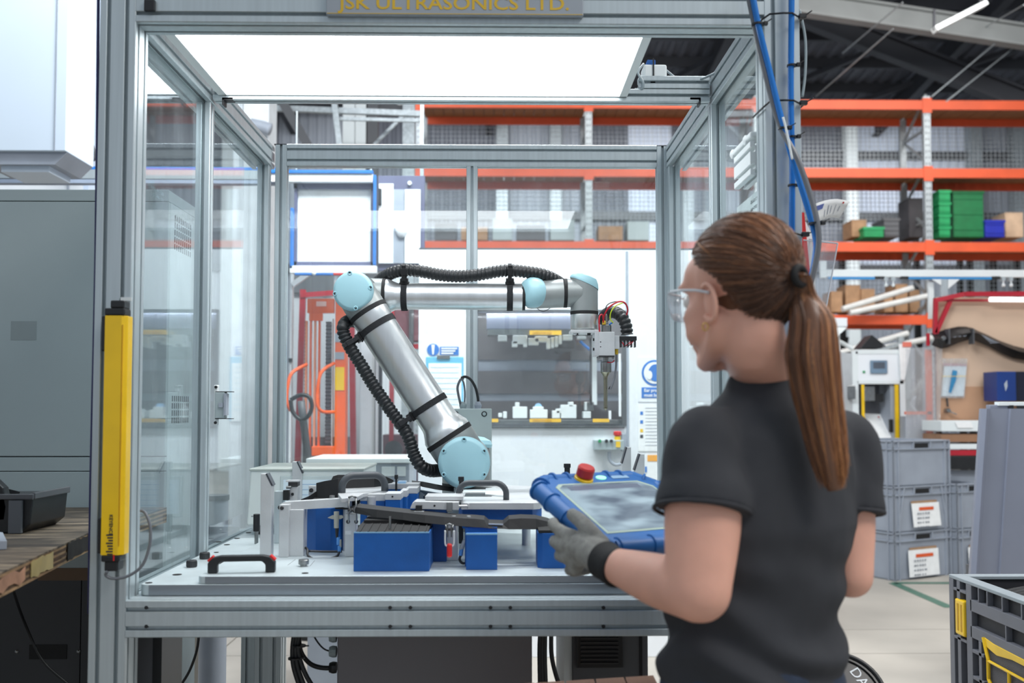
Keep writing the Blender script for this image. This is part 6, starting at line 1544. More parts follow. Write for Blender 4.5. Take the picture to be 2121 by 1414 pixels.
bxp('post', 1925, 578, 1934, 660, Yr + .05, Yr + .08, WHTP, t, 0)
# red gantry over the tan board
Yb = 9.0
t = thing('red_gantry', 'bright red steel gantry above the tan board at the right', 'frame', tuple(W(1950, 700, Yb)))
A = [W(1938, 622, Yb), W(1998, 609, Yb - .05), W(2200, 608, Yb - .05)]
mb = MB(); 
for p, q in zip(A, A[1:]): obj('rail', MB().bar(p, q, .04), DRED, t)
obj('rail', MB().bar(W(1938, 622, Yb), W(2200, 622, Yb), .03, .02), DRED, t)
obj('post', MB().bar(W(1938, 618, Yb), W(1936, 692, Yb), .035), DRED, t); obj('brace', MB().bar(W(1970, 618, Yb), W(1938, 690, Yb), .035), DRED, t)
obj('post', MB().bar(W(1922, 690, Yb + .02), W(1922, 716, Yb + .02), .025), DRED, t)
obj('light_tube', MB().cyl(W(2050, 620, Yb - .06), W(2200, 621, Yb - .06), .022, n=14), mat('tube lamp', (255, 255, 255), .4, emit=1.1), t)
t = thing('tan_board', 'large tan hardboard panel holding hung items at the right', 'board', tuple(W(2040, 900, Yb + .05)[:2]) + (0,))
a0, a1, b0, b1 = R4(1944, 616, 2260, 884, Yb + .06); obj('panel', MB().box(a0, a1, Yb + .06, Yb + .08, b0, b1), mat('tan hardboard', (206, 178, 154), .6, 0, .03, 2), t); obj('frame_leg', MB().box(a0, a0 + .04, Yb + .08, Yb + .12, 0, b1), DGREY, t)
obj('lower_panel', MB().box(W(1945, 800, Yb).x, a1, Yb + .05, Yb + .06, b0, W(1945, 800, Yb).z), mat('brown hardboard', (182, 142, 112), .6, 0, .06, 2), t)
# black curved moulding
t = thing('curved_bumper', 'long black curved moulding marked with pale writing across the tan board', 'car part', tuple(W(1960, 720, Yb)))
tp = [(1928, 690), (1942, 688), (1960, 681), (1985, 676), (2000, 676), (2014, 679), (2024, 684), (2045, 693), (2070, 705), (2100, 716), (2160, 730)]
bt = [(1930, 714), (1950, 722), (1962, 720), (1985, 710), (2005, 704), (2018, 704), (2026, 708), (2050, 718), (2075, 732), (2100, 742), (2160, 752)]
rows = []
for (ax_, ay_), (bx_, by_) in zip(tp, bt):
    a = W(ax_, ay_, Yb); b = W(bx_, by_, Yb); m_ = (a + b) / 2
    rows.append([a, m_ + Vector((0, -.10, .0)), b, b + Vector((0, .012, 0)), m_ + Vector((0, -.07, 0)), a + Vector((0, .012, 0))])
obj('shell', MB().rings(rows), BLK, t, bevel=.002)
for px in (1966, 2016): bxp('rib', px, 680, px + 2, 712, Yb - .11, Yb - .02, DGREY, t, 0)
p = W(1953, 700, Yb - .11); obj('silver_knob', MB().lathe(p, p - Yv, [(0, .018), (.02, .022), (.03, .012)], 14), STEEL, t, smooth='auto')
mb = MB()
for q in range(3): mb.bar(W(1975 + 10 * q, 698 - q, Yb - .10), W(1981 + 10 * q, 697 - q, Yb - .10), .004)
for q in range(5): mb.bar(W(2034 + 4 * q, 694 + 4 * q, Yb - .10), W(2048 + 5 * q, 701 + 2 * q, Yb - .10), .004)
obj('chalk_marks', mb, LGREY, t)
# document bag hanging on board
t = thing('clear_document_bag', 'clear bag of papers with a blue wedge hanging on the tan board', 'bag', tuple(W(1975, 800, Yb)))
obj('paper_stack', MB().poly([W(1957, 758, Yb + .03), W(2002, 757, Yb + .03), W(1996, 820, Yb + .03), W(1951, 820, Yb + .03)], (0, .02, 0)), PAPER, t)
obj('red_sheet', MB().poly([W(1955, 752, Yb + .025), W(2003, 754, Yb + .025), W(2002, 758, Yb + .025), W(1954, 757, Yb + .025)], (0, .01, 0)), mat('faded red', (206, 150, 150), .6), t)
obj('bag', MB().poly([W(1952, 742, Yb + .01), W(2004, 742, Yb + .01), W(1998, 824, Yb + .01), W(1948, 824, Yb + .01)], (0, .003, 0)), GLASSS, t)
obj('blue_wedge', MB().poly([W(1974, 766, Yb + .0), W(1983, 768, Yb + .0), W(1980, 788, Yb), W(1970, 814, Yb), W(1966, 812, Yb)], (0, .008, 0)), mat('steel blue', (52, 130, 176), .4), t)
obj('yellow_band', MB().bar(W(1952, 779, Yb), W(2001, 779, Yb), .004), YEL, t)
t = thing('hose_reel_handle', 'small silver valve hanging below the clear document bag', 'valve', tuple(W(1963, 850, Yb)))
p = W(1962, 850, Yb); obj('body', MB().lathe(p + Vector((0, .03, 0)), p - Yv, [(0, .02), (.05, .024), (.07, .016)], 14), STEEL, t, smooth='auto'); obj('lever', MB().bar(p, W(1982, 858, Yb - .02), .016, .01), STEEL, t, bevel=.002); obj('hanger', MB().bar(W(1961, 824, Yb + .04), W(1963, 842, Yb + .02), .012), DSTEEL, t)
t = thing('blue_box', 'dark blue steel box fixed to the right end of the tan board', 'box', tuple(W(2090, 800, 8.8)))
DBL = mat('navy enamel', (16, 52, 120), .4, 0, .08, 4)
bxp('body', 2066, 769, 2104, 830, 8.75, 9.0, DBL, t, .004); bxp('dark_door', 2105, 769, 2180, 830, 8.8, 9.0, mat('deep navy', (10, 16, 40), .4), t, .004)
obj('scratch', MB().poly([W(2080, 795, 6.748), W(2086, 787, 6.748), W(2087, 800, 6.748), W(2083, 810, 6.748)], (0, .002, 0)), LGREY, t)
bxp('latch', 2108, 838, 2119, 852, 8.78, 8.8, BLK, t)
# white shelf and things below the board
t = thing('white_shelf', 'white shelf with a paper sheet under the tan board', 'shelf', tuple(W(1990, 890, 8.6)[:2]) + (0,))
bxp('top', 1950, 871, 2160, 893, 8.6, 9.0, WHTP, t, .004); bxp('edge_board', 1950, 899, 2160, 915, 8.62, 9.0, mat('brown ply', (150, 112, 84), .6), t); bxp('lower_shelf', 1950, 919, 2160, 930, 8.62, 9.0, WHTP, t)
obj('sheet', MB().poly([W(1978, 873, 8.59), W(2012, 873, 8.59), W(2016, 886, 8.59), W(1984, 886, 8.59)], (0, .002, 0)), PAPER, t)
bxp('red_rail', 1968, 932, 2160, 943, 8.62, 8.7, DRED, t); bxp('black_bin', 1968, 945, 2160, 972, 8.62, 8.9, BLK, t, .004)
bxp('panel_below', 1966, 973, 2160, 1022, 8.7, 8.72, LGREY, t); 
xx = W(1955, 900, 8.7).x; obj('leg', MB().box(xx, xx + .04, 8.7, 8.74, 0, W(1955, 900, 8.7).z), DGREY, t)
# grey moulded panel leaning at the right
t = thing('grey_moulded_panel', 'tall glossy grey moulded plastic panel at the right edge', 'car part', tuple(W(2070, 1190, 4.9)[:2]) + (0,))
Yp = 4.9; rows = []
LG2 = mat('glossy grey moulding', (128, 134, 150), .3, 0, .04, 3, coat=.2)
for k_ in range(9):
    v_ = k_ / 8; py = 846 + (1215 - 846) * v_; xl0 = 2028 - 24 * v_ + 0 * v_
    P_ = [(xl0, 0), (xl0 + 5, -.03), (xl0 + 16, -.045), (xl0 + 22, -.025), (xl0 + 62, -.02), (xl0 + 66, -.035), (xl0 + 74, -.03), (xl0 + 150, -.02)]
    r_ = [W(px, py, Yp + dy) for px, dy in P_] + [W(px, py, Yp + dy + .012) for px, dy in reversed(P_)]
    rows.append(r_)
obj('shell', MB().rings(rows), LG2, t, smooth='auto')
bxp('top_block', 2050, 838, 2090, 852, Yp + .0, Yp + .04, LG2, t, .004); bxp('top_bracket', 2068, 832, 2130, 840, Yp - .01, Yp + .03, WHTP, t); bxp('dark_slot', 2090, 838, 2100, 852, Yp - .01, Yp, BLK, t); bxp('dark_slot', 2108, 840, 2126, 852, Yp - .01, Yp, BLK, t)
a = W(2060, 1200, Yp); obj('stand', MB().box(a.x, a.x + .5, Yp + .02, Yp + .3, 0, a.z + .03), DGREY, t)
# white test machine with little screen
Ye = 9.3
t = thing('test_machine', 'white cabinet machine with a small grey display and open bay', 'machine', tuple(W(1825, 900, Ye)[:2]) + (0,))
xx0, xx1, _, zt = R4(1776, 724, 1870, 900, Ye)
bxp('control_panel', 1776, 733, 1866, 788, Ye, Ye + .03, WHT, t, .003); bxp('upper_rail', 1772, 724, 1872, 733, Ye - .005, Ye + .03, WHTP, t); bxp('lower_rail', 1776, 788, 1872, 795, Ye - .005, Ye + .03, WHTP, t)
bxp('side_post', 1768, 727, 1777, 925, Ye - .005, Ye + .03, WHTP, t); bxp('side_post', 1866, 727, 1874, 925, Ye - .005, Ye + .03, WHTP, t)
s_ = bxp('display_bezel', 1804, 746, 1838, 773, Ye - .02, Ye, mat('slate blue bezel', (112, 136, 158), .4), t); bxp('display', 1809, 750, 1833, 763, Ye - .022, Ye - .02, mat('dark display', (84, 92, 104), .3), s_, 0)
p = W(1789, 770, Ye); obj('green_button', MB().lathe(p, p - Yv, [(0, .012), (.01, .012), (.014, .008)], 16), GREEN, t)
bxp('bay_back', 1780, 795, 1866, 925, Ye + .3, Ye + .32, mat('bay grey', (110, 112, 118), .5), t, 0); bxp('bay_side', 1846, 796, 1866, 925, Ye + .03, Ye + .3, LGREY, t, 0)
bxp('light_guard', 1780, 796, 1786, 920, Ye + .0, Ye + .02, BLK, t, 0); bxp('yellow_strip', 1786, 796, 1790, 920, Ye - .002, Ye + .02, YEL, t, 0); bxp('light_guard', 1861, 796, 1866, 920, Ye + .0, Ye + .02, BLK, t, 0); bxp('yellow_strip', 1856, 796, 1861, 920, Ye - .002, Ye + .02, YEL, t, 0)
bxp('spindle_head', 1796, 800, 1812, 830, Ye + .1, Ye + .2, STEEL, t); bxp('clamp_block', 1812, 815, 1830, 832, Ye + .1, Ye + .2, BLK, t); bxp('switch_box', 1843, 868, 1850, 895, Ye + .02, Ye + .05, BLK, t)
obj('work_sheet', MB().poly([W(1790, 856, Ye + .28), W(1828, 858, Ye + .28), W(1846, 905, Ye + .03), W(1790, 925, Ye + .03)], (0, 0, -.01)), PAPER, t)
p = W(1820, 866, Ye + .2); obj('red_dot', MB().sph(p + Vector((0, 0, .012)), .010, 10, 6), DRED, t)
obj('cabinet_base', MB().box(xx0, xx1, Ye, Ye + .4, 0, W(1800, 925, Ye).z), WHTP, t)
obj('open_door', MB().poly([W(1766, 732, Ye), W(1736, 728, Ye - .2), W(1736, 900, Ye - .2), W(1768, 912, Ye)], (0, .01, 0)), mat('door grey white', (202, 208, 212), .4), t)
bxp('door_latch', 1750, 798, 1772, 826, Ye - .08, Ye - .04, STEEL, t, .004)
obj('canopy', MB().tube(spline([W(1706, 700, Ye), W(1735, 706, Ye), W(1766, 722, Ye)], 5), .02, 8), WHTP, t)
obj('loose_papers', MB().poly([W(1862, 712, Ye - .03), W(1888, 710, Ye - .03), W(1874, 786, Ye - .03), W(1866, 786, Ye - .03)], (0, .01, 0)), PAPER, t)
bxp('top_papers', 1870, 708, 1888, 718, Ye - .04, Ye - .03, mat('salmon card', (232, 128, 110), .6), t, 0)
obj('back_cover', MB().box(xx0, xx1, Ye + .03, Ye + .4, W(1800, 795, Ye).z, zt - .01), DGREY, t)
t = thing('black_monitor', 'black angular box lying on top of the white test machine', 'box', tuple(W(1815, 722, Ye + .1)))
obj('body', MB().poly([W(1782, 721, Ye + .05), W(1806, 693, Ye + .05), W(1830, 712, Ye + .05), W(1826, 721, Ye + .05)], (0, .2, 0)), BLK, t, bevel=.004); obj('side', MB().poly([W(1830, 712, Ye + .06), W(1836, 718, Ye + .06), W(1826, 721, Ye + .06)], (0, .18, 0)), DGREY, t)
t = thing('white_carton', 'white carton behind the ponytail on the white machine', 'box', tuple(W(1730, 690, 9.1)))
bxp('body', 1704, 658, 1755, 676, 9.1, 9.28, WHT, t, .004); obj('flap', MB().poly([W(1704, 676, 9.1), W(1755, 678, 9.1), W(1728, 702, 9.05), W(1704, 700, 9.05)], (0, .02, 0)), WHTP, t); bxp('lower_body', 1690, 690, 1740, 760, 9.2, 9.28, WHTP, t, .004)
# plastic sheet hanging
t = thing('plastic_sheet', 'translucent plastic sheet hanging over an orange frame', 'sheet', tuple(W(1915, 900, 9.0)))
rows = []
for i in range(11):
    u_ = i / 10; row = []
    for j in range(9):
        v_ = j / 8; px = 1876 + u_ * (76 - 6 * v_); py = (722 - 6 * u_ + 6 * (1 - abs(2 * u_ - 1)) * 0) + v_ * 200 + (14 * (u_ - .75) if u_ > .75 and v_ == 0 else 0)
        row.append(W(px, py, 9.0 + .02 * sin(u_ * 9 + v_ * 2)))
    rows.append(row)
mb = MB()
for r_ in rows: mb.v += r_
for i in range(10):
    for j in range(8): a = i * 9 + j; mb.f.append((a, a + 9, a + 10, a + 1))
obj('sheet', mb, pane_mat('milky sheet', (.8, .82, .84), .38, .3, (10, 10, 3), .05, (.8, .82, .84)), t, smooth=True, nf=False)
bxp('orange_bar', 1922, 724, 1930, 920, 9.12, 9.15, ORG, t, 0); bxp('orange_bar', 1876, 852, 1930, 858, 9.12, 9.15, ORG, t, 0); bxp('grey_box', 1876, 862, 1922, 915, 9.15, 9.28, LGREY, t, 0)
bxp('frame_foot', 1876, 905, 1945, 925, 9.2, 9.28, LGREY, t, 0)

# ------------------------------------------------ grey stacking crates
CRT = mat('crate grey plastic', (150, 158, 170), .45, 0, .05, 5)
def euro_crate(name, L, D, H, label, loc, rot, v_ribs=True, paper=None, group='grey stacking crates'):
    """stacking crate; its long right face looks along -y before rotation, short side along -x"""
    t = thing(name, label, 'crate', loc, rot, group, local=True)
    th = .012; ins = .014
    o = obj('shell', MB().box(ins, L - ins, ins, D - ins, 0, .012).box(ins, L - ins, ins, ins + th, 0, H).box(ins, L - ins, D - ins - th, D - ins, 0, H).box(ins, ins + th, ins, D - ins, 0, H).box(L - ins - th, L - ins, ins, D - ins, 0, H), CRT, t, bevel=.003)
    for z_ in (H - .012, H - .075):
        obj('rim', MB().box(0, L, 0, ins + .004, z_, z_ + .010).box(0, L, D - ins - .004, D, z_, z_ + .010).box(0, ins + .004, 0, D, z_, z_ + .010).box(L - ins - .004, L, 0, D, z_, z_ + .010), CRT, t, bevel=.002)
    for x_ in (0.0, .06, L * .35, L * .65, L - .07, L - .012):
        lo = H - .075 if .1 < x_ < L - .1 else 0
        obj('rib', MB().box(x_, x_ + .012, 0, ins + .002, lo, H), CRT, t)
    for y_ in (0, .06, D - .07, D - .012): obj('rib', MB().box(0, ins + .002, y_, y_ + .012, 0, H), CRT, t)
    if v_ribs:
        for xa, xb in ((.05, .12), (L - .05, L - .12)):
            obj('slanted_rib', MB().poly([(xb, .002, H - .01), (xb + .014, .002, H - .01), (xa + .014, .002, .01), (xa, .002, .01)], (0, ins, 0)), CRT, t)
    obj('hand_hole', MB().box(L * .37, L * .63, ins - .004, ins, H - .062, H - .025), BLKM, t)
    if paper:
        pa, pb, pz0, pz1, sk = paper
        pp = obj('label_sheet', MB().poly([(L * pa + sk, -.006, H * pz1), (L * pb + sk * .2, -.006, H * pz1), (L * pb + sk * .8, -.018, H * pz0), (L * pa + sk * 1.6, -.018, H * pz0)], (0, .002, 0)), PAPER, t)
        obj('orange_print', MB().box(L * (pa + .12) + sk, L * (pb - .1), -.0135, -.0125, H * (pz1 - .16), H * (pz1 - .09)), mat('orange red print', (226, 92, 40), .7), pp)
        mb = MB()
        for q in range(4):
            for k2 in range(5): mb.box(L * (pa + .08) + sk + k2 * .03, L * (pa + .08) + sk + k2 * .03 + random.uniform(.012, .024), -.0195, -.0185 + .001, H * (pz1 - .24 - .10 * q), H * (pz1 - .21 - .10 * q))
        obj('small_print', mb, mat('grey print', (120, 126, 136), .7), pp)
        obj('card_edge', MB().box(L * pa + .02, L * pb - .02, -.006, .0, H * pz1, H * (pz1 + .05)), CARD, pp)
    return t
c0 = WZ(1854, 1204, 0); c1 = WZ(1973, 1190, 0); c_l = WZ(1740, 1176, 0)
ang = math.atan2((c1 - c0).y, (c1 - c0).x); Lc = (c1 - c0).length; Dc = .62
zz = 0
Hs = [W(1854, 1104, c0.y).z, W(1854, 1008, c0.y).z - W(1854, 1104, c0.y).z, W(1856, 912, c0.y).z - W(1854, 1008, c0.y).z]
labs = ['grey stacking crate on the floor, lowest of the stack of three, with a paper label', 'middle grey crate of the stack of three, with slanted ribs and a skewed label', 'topmost grey crate of the stack of three, without any label']
for k_ in range(3):
    euro_crate('stacking_crate', Lc, Dc, Hs[k_] - .002, labs[k_], (c0.x, c0.y, zz), ang, k_ == 1, [(.22, .74, .06, .62, .0), (.26, .76, .1, .62, .02), None][k_])
    zz += Hs[k_]
d0 = WZ(1985, 1192, 0)
euro_crate('stacking_crate', .4, .5, .37, 'lower grey crate half hidden behind the glossy grey panel', (d0.x, d0.y, 0), ang, False, (.3, .9, .1, .6, 0))
euro_crate('stacking_crate', .4, .5, .37, 'upper grey crate half hidden behind the glossy grey panel', (d0.x, d0.y, .372), ang, False)

# ------------------------------------------------ folding crate at the lower right
P0 = W(1965, 1190, 3.62); xs_ = P0.x; yN = 2.55; yF = 3.62; zt = P0.z + .003
t = thing('folding_crate', 'large dark grey folding crate with yellow latches at the lower right corner', 'crate', (xs_, 3.1, 0))
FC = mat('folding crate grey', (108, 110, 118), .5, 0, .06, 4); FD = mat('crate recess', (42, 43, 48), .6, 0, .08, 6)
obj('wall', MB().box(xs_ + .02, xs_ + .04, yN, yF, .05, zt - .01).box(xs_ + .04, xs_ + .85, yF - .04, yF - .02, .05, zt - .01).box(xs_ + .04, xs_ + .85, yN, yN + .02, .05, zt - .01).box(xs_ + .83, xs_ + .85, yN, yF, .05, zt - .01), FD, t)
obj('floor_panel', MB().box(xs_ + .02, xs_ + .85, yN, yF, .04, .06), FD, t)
obj('rim', MB().box(xs_, xs_ + .05, yN - .01, yF, zt - .012, zt).box(xs_ + .05, xs_ + .86, yF - .05, yF, zt - .012, zt).box(xs_ + .05, xs_ + .86, yN - .01, yN + .03, zt - .012, zt), mat('crate rim', (146, 156, 162), .45), t, bevel=.002)
def rib(y0, y1, z0, z1, name='rib', m=None, x=0): return obj(name, MB().box(xs_ + x, xs_ + .024, y0, y1, z0, z1), m or FC, t, bevel=.0015)
# grid of ribs on the visible side (normal -x)
for z0_, z1_ in ((zt - .100, zt - .060), (zt - .190, zt - .150)): rib(yN, yF - .16, z0_, z1_)
rib(yF - .035, yF, .03, zt - .012); rib(yF - .085, yF - .06, .03, zt - .012); rib(yF - .17, yF - .13, .03, zt - .012)
for yy in (3.40, 3.34, 3.24, 3.12, 3.06, 2.96, 2.86, 2.76, 2.66): rib(yy - .004, yy + .004, zt - .06, zt - .012)
for yy in (3.22, 3.06, 2.98, 2.80): rib(yy - .004, yy + .004, zt - .15, zt - .10)
rib(yF - .235, yF - .215, .03, zt - .19)
for z_ in (zt - .40, zt - .55, zt - .22, zt - .05): rib(yF - .13, yF - .03, z_, z_ + .010)
for z_ in (zt - .24, zt - .33, zt - .42): rib(yF - .25, yF - .17, z_, z_ + .012)
rib(yN, yF - .25, .03, .10)
o = obj('latch', MB().box(xs_ - .006, xs_ + .02, yF - .125, yF - .055, zt - .20, zt - .075), YEL, t, bevel=.006)
for yy in (yF - .11, yF - .085): obj('latch_groove', MB().box(xs_ - .007, xs_ - .004, yy, yy + .012, zt - .185, zt - .09), mat('deep yellow', (196, 150, 10), .5), o)
def yv(a_, b_): return Vector((xs_ - .002, a_, zt + b_))
obj('latch_frame', MB().tube([yv(3.365, -.170), yv(3.352, -.200), yv(3.335, -.235), yv(3.335, -.300), yv(3.30, -.335), yv(3.10, -.340), yv(2.9, -.340)], .0065, 8), YEL, t)
obj('latch_frame', MB().poly([yv(3.365, -.168), yv(3.30, -.176), yv(3.05, -.182), yv(3.05, -.202), yv(3.18, -.200), yv(3.28, -.210), yv(3.355, -.196)], (.008, 0, 0)), YEL, t, bevel=.002)
obj('latch_frame', MB().tube([yv(3.34, -.240), yv(3.05, -.245)], .005, 8), YEL, t); obj('latch_frame', MB().tube([yv(3.20, -.243), yv(3.20, -.340)], .006, 8), YEL, t)
obj('textured_door', MB().box(xs_ + .006, xs_ + .02, yN, 3.36, .10, zt - .19), mat('textured door', (92, 92, 98), .6, 0, .05, 20, .5, 300), t)
for k_ in range(7):
    yy = yF - .14 - .035 * k_
    pp = spline([(xs_ + .10, yy, zt - .05), (xs_ + .25, yy - .03, zt - .02), (xs_ + .5, yy - .06, zt - .035), (xs_ + .8, yy - .1, zt - .05)], 6)
    s_ = obj('black_moulding', MB().tube(pp, .011, 8), BLK, None, smooth=True); tag(s_, 'long thin black moulding lying in the folding crate', 'car part', 'black mouldings in the folding crate')
# ------------------------------------------------ black round drum with chalk letters
c = W(1742, 1440, 2.45)
t = thing('black_drum', 'round black drum with hand-written white letters behind the hip of the worker', 'drum', tuple(c), local=True)
t.rotation_euler = (RAD(52), 0, RAD(-6))
R_ = .112; hd_ = .0
obj('body', MB().lathe((0, 0, 0), (0, 0, 1), [(-.22, R_ * .9), (-.21, R_), (hd_ - .03, R_), (hd_, R_ * .93), (hd_, R_ * .86), (hd_ - .006, R_ * .84), (hd_ - .006, .001)], 48), mat('drum black', (24, 25, 27), .3, 0, .06), t, smooth='auto')
obj('rim', MB().tube([(R_ * .96 * cos(2 * pi * q / 48), R_ * .96 * sin(2 * pi * q / 48), hd_) for q in range(48)], .006, 8, closed=True), BLK, t, smooth=True)
tx = text('lettering', 'DASH V3', .036, Matrix.Translation((.030, .066, hd_ - .0052)) @ Matrix.Rotation(-1.05, 4, 'Z'), WHT, t)
obj('stand', MB().lathe((0, -.04, -.5), (0, .3, -.2), [(0, .06), (.25, .06)], 20), BLK, t)

# ============================================================ THE WORKER AND HER TABLET PENDANT
def chain(mb, pts, radii, n=16, sub=5):
    """tapered limb with round ends through the points"""
    P = [Vector(p) for p in pts]; m = len(P)
    path = spline(P, sub); N_ = len(path) - 1
    def rf(t):
        x = t * (m - 1); i = min(int(x), m - 2); f_ = x - i; f_ = f_ * f_ * (3 - 2 * f_)
        return radii[i] * (1 - f_) + radii[i + 1] * f_
    mb.tube(path, 1, n, rf=rf); mb.sph(P[0], radii[0], n, 10); mb.sph(P[-1], radii[-1], n, 10)
    return mb
def loft(mb, secs, ax, ay, n=28, power=2.4):
    """closed loft of superellipse sections (centre, a, b) in the plane ax, ay"""
    rs = []
    for c, a, b in secs:
        ring = []
        for k in range(n):
            t_ = 2 * pi * k / n; cx, cy = cos(t_), sin(t_)
            ring.append(Vector(c) + ax * a * math.copysign(abs(cx) ** (2 / power), cx) + ay * b * math.copysign(abs(cy) ** (2 / power), cy))
        rs.append(ring)
    return mb.rings(rs)
def blob(name, mb, m, parent, voxel=.006, smooth=6, disp=None, label=None, dec=None):
    me = bpy.data.meshes.new(name); me.from_pydata([tuple(v) for v in mb.v], [], mb.f); fixnormals(me)
    o = bpy.data.objects.new('t', me); COL.objects.link(o)
    r = o.modifiers.new('r', 'REMESH'); r.mode = 'VOXEL'; r.voxel_size = voxel
    s_ = o.modifiers.new('s', 'SMOOTH'); s_.factor = .6; s_.iterations = smooth
    bpy.context.view_layer.update()
    me2 = bpy.data.meshes.new_from_object(o.evaluated_get(bpy.context.evaluated_depsgraph_get())); me2.name = name
    bpy.data.objects.remove(o)
    if disp:
        nn_ = [v.normal.copy() for v in me2.vertices]
        for v, q in zip(me2.vertices, nn_): v.co = v.co + q * disp(v.co, q)
    me2.shade_smooth()
    return obj(name, me2, m, parent, smooth=True, label=label)

SKIN = mat('skin', (228, 172, 150), .5, 0, .05, 14, .06, 300)
MT['skin'].node_tree.nodes['Principled BSDF'].inputs['Subsurface Weight'].default_value = .12
MT['skin'].node_tree.nodes['Principled BSDF'].inputs['Subsurface Radius'].default_value = (.012, .004, .002)
SHIRT = mat('charcoal cotton', (50, 52, 57), .85, 0, .07, 12, .15, 700)
JEAN = mat('dark denim', (44, 56, 76), .85, 0, .12, 40, .3, 600)
GLOVE = mat('grey knit glove', (158, 158, 153), .85, 0, .12, 60, .6, 500)
GLOVEP = mat('grey glove palm', (92, 96, 102), .45, 0, .1, 40)

Fb = Vector((-.5, .866, 0)); Rb = Vector((.866, .5, 0)); U = Vector((0, 0, 1))
per = thing('person', 'woman in a charcoal T-shirt with a long brown ponytail holding the tablet pendant', 'person', (.43, 1.68, 0))
# ---- key points
NB = W(1592, 800, 1.665)                      # base of the neck
Hc = W(1530, 612, 1.62)                       # head centre at ear height
SL = W(1460, 925, 1.585); SR = W(1750, 925, 1.745)
EL = W(1447, 1222, 1.52); WRL = W(1262, 1166, 1.725)
ER = W(1762, 1192, 1.70)
HIP = Vector((W(1560, 1400, 1.68).x, 1.68, .93))
aH = RAD(54); Hf = Vector((-cos(aH), sin(aH), -.06)).normalized(); Hl = Vector((-sin(aH), -cos(aH), 0)); Hu = Hf.cross(Hl); Hu = Hu if Hu.z > 0 else -Hu
def H(f_, l_, u_): return Hc + Hf * f_ + Hl * l_ + Hu * u_
Rh = Matrix((Hf, Hl, Hu)).transposed()
# ---- tablet pendant frame (needed by the hands)
TL = W(1092, 992, 2.06); BLc = W(1250, 1138, 1.84)
Px = Vector((.85, .52, .0)).normalized(); Py = (TL - BLc); Py = (Py - Px * Py.dot(Px)).normalized(); Pz = Px.cross(Py)
PH = (TL - BLc).dot(Py); PW = .315
def PP(x_, y_, z_=0): return BLc + Px * x_ + Py * y_ + Pz * z_
WRR = PP(PW + .02, .03, -.02) - Fb * .10 + Rb * .02

# ---- head, neck and arms: one continuous body
mb = MB()
mb.sph(H(-.012, 0, .036), 1, 28, 18, (.094, .073, .083), Rh)
mb.sph(H(.040, 0, -.025), 1, 24, 16, (.050, .058, .078), Rh)
mb.sph(H(.052, 0, .035), 1, 20, 14, (.042, .058, .05), Rh)
for s_ in (-1, 1):
    mb.sph(H(.058, .036 * s_, -.032), .026, 14, 10); mb.sph(H(.052, .036 * s_, -.056), .028, 14, 10)
    chain(mb, [H(-.002, .056 * s_, -.045), H(.012, .050 * s_, -.078), H(.070, .010 * s_, -.104)], [.020, .018, .017], 12)
    # ear
mb.sph(H(.078, 0, -.100), .018, 14, 10)
chain(mb, [H(.086, 0, .018), H(.097, 0, -.010), H(.109, 0, -.030)], [.008, .009, .0115], 12)
for s_ in (-1, 1): mb.sph(H(.100, .011 * s_, -.034), .0085, 10, 8)
chain(mb, [H(.086, .020, -.066), H(.089, 0, -.063), H(.086, -.020, -.066)], [.006, .009, .006], 10)
chain(mb, [H(.086, .018, -.078), H(.087, 0, -.076), H(.086, -.018, -.078)], [.006, .009, .006], 10)
chain(mb, [H(.083, .045, .022), H(.093, .015, .024), H(.093, -.015, .024), H(.083, -.045, .022)], [.008, .008, .008, .008], 10)
# neck
chain(mb, [H(-.025, 0, -.03), H(-.022, 0, -.09), NB + Fb * .02 + U * .03, NB - U * .06], [.050, .047, .052, .07], 24)
chain(mb, [H(-.035, 0, -.02), H(-.040, 0, -.08), NB - Fb * .008 + U * .02], [.040, .040, .050], 20)
# chest inside the shirt, shoulders and arms
loft(mb, [(NB - U * .04, .06, .05), (NB - U * .09 + Fb * .01, .13, .075), (NB - U * .18 + Fb * .015, .14, .085), (NB - U * .34 + Fb * .015, .12, .08)], Rb, Fb)
chain(mb, [SL, SL.lerp(EL, .5) + Rb * .002, EL], [.054, .060, .050], 20)
chain(mb, [EL, EL.lerp(WRL, .35) + Vector((0, 0, -.004)), WRL], [.049, .044, .029], 20)
chain(mb, [SR, SR.lerp(ER, .5), ER], [.050, .046, .038], 20)
chain(mb, [ER, ER.lerp(WRR, .35), WRR], [.038, .039, .028], 20)
chain(mb, [NB - U * .06, SL], [.05, .045], 14); chain(mb, [NB - U * .06, SR], [.05, .045], 14)
body = blob('body', mb, SKIN, per, .0055, 7)
# ears
for s_ in (-1, 1):
    e_ = MB(); c = H(-.004, .072 * s_, -.017); oo = (Hl * s_ + Hf * -.45).normalized()
    rim_ = []
    for k in range(15):
        a = RAD(-55 + 270 * k / 14); rx, rz_ = .016, .030
        rim_.append(c + Hf * (rx * sin(a) * -1 + .002) * 1 + Hu * rz_ * cos(a + .25) * -1 * -1 + oo * (.006 + .006 * max(0, sin(a))))
    e_.tube(rim_, .0038, 8)
    e_.sph(c + oo * .002, 1, 14, 10, (.014, .005, .026), Rh); e_.sph(c - Hu * .028 + Hf * .002 + oo * .003, .0075, 12, 8)
    obj('ear', e_, SKIN, per, smooth=True)
c = H(.004, .080, -.052); er = obj('earring', MB().tube([c + Hf * .0055 * cos(2 * pi * k / 16) + Hu * (.0060 * sin(2 * pi * k / 16) - .003) for k in range(16)], .0011, 6, closed=True), mat('gold', (232, 190, 96), .2, 1), per, smooth=True)
obj('eye', MB().sph(H(.078, .031, -.002), .0125, 16, 12), mat('eye white', (236, 236, 232), .2), per, smooth=True)
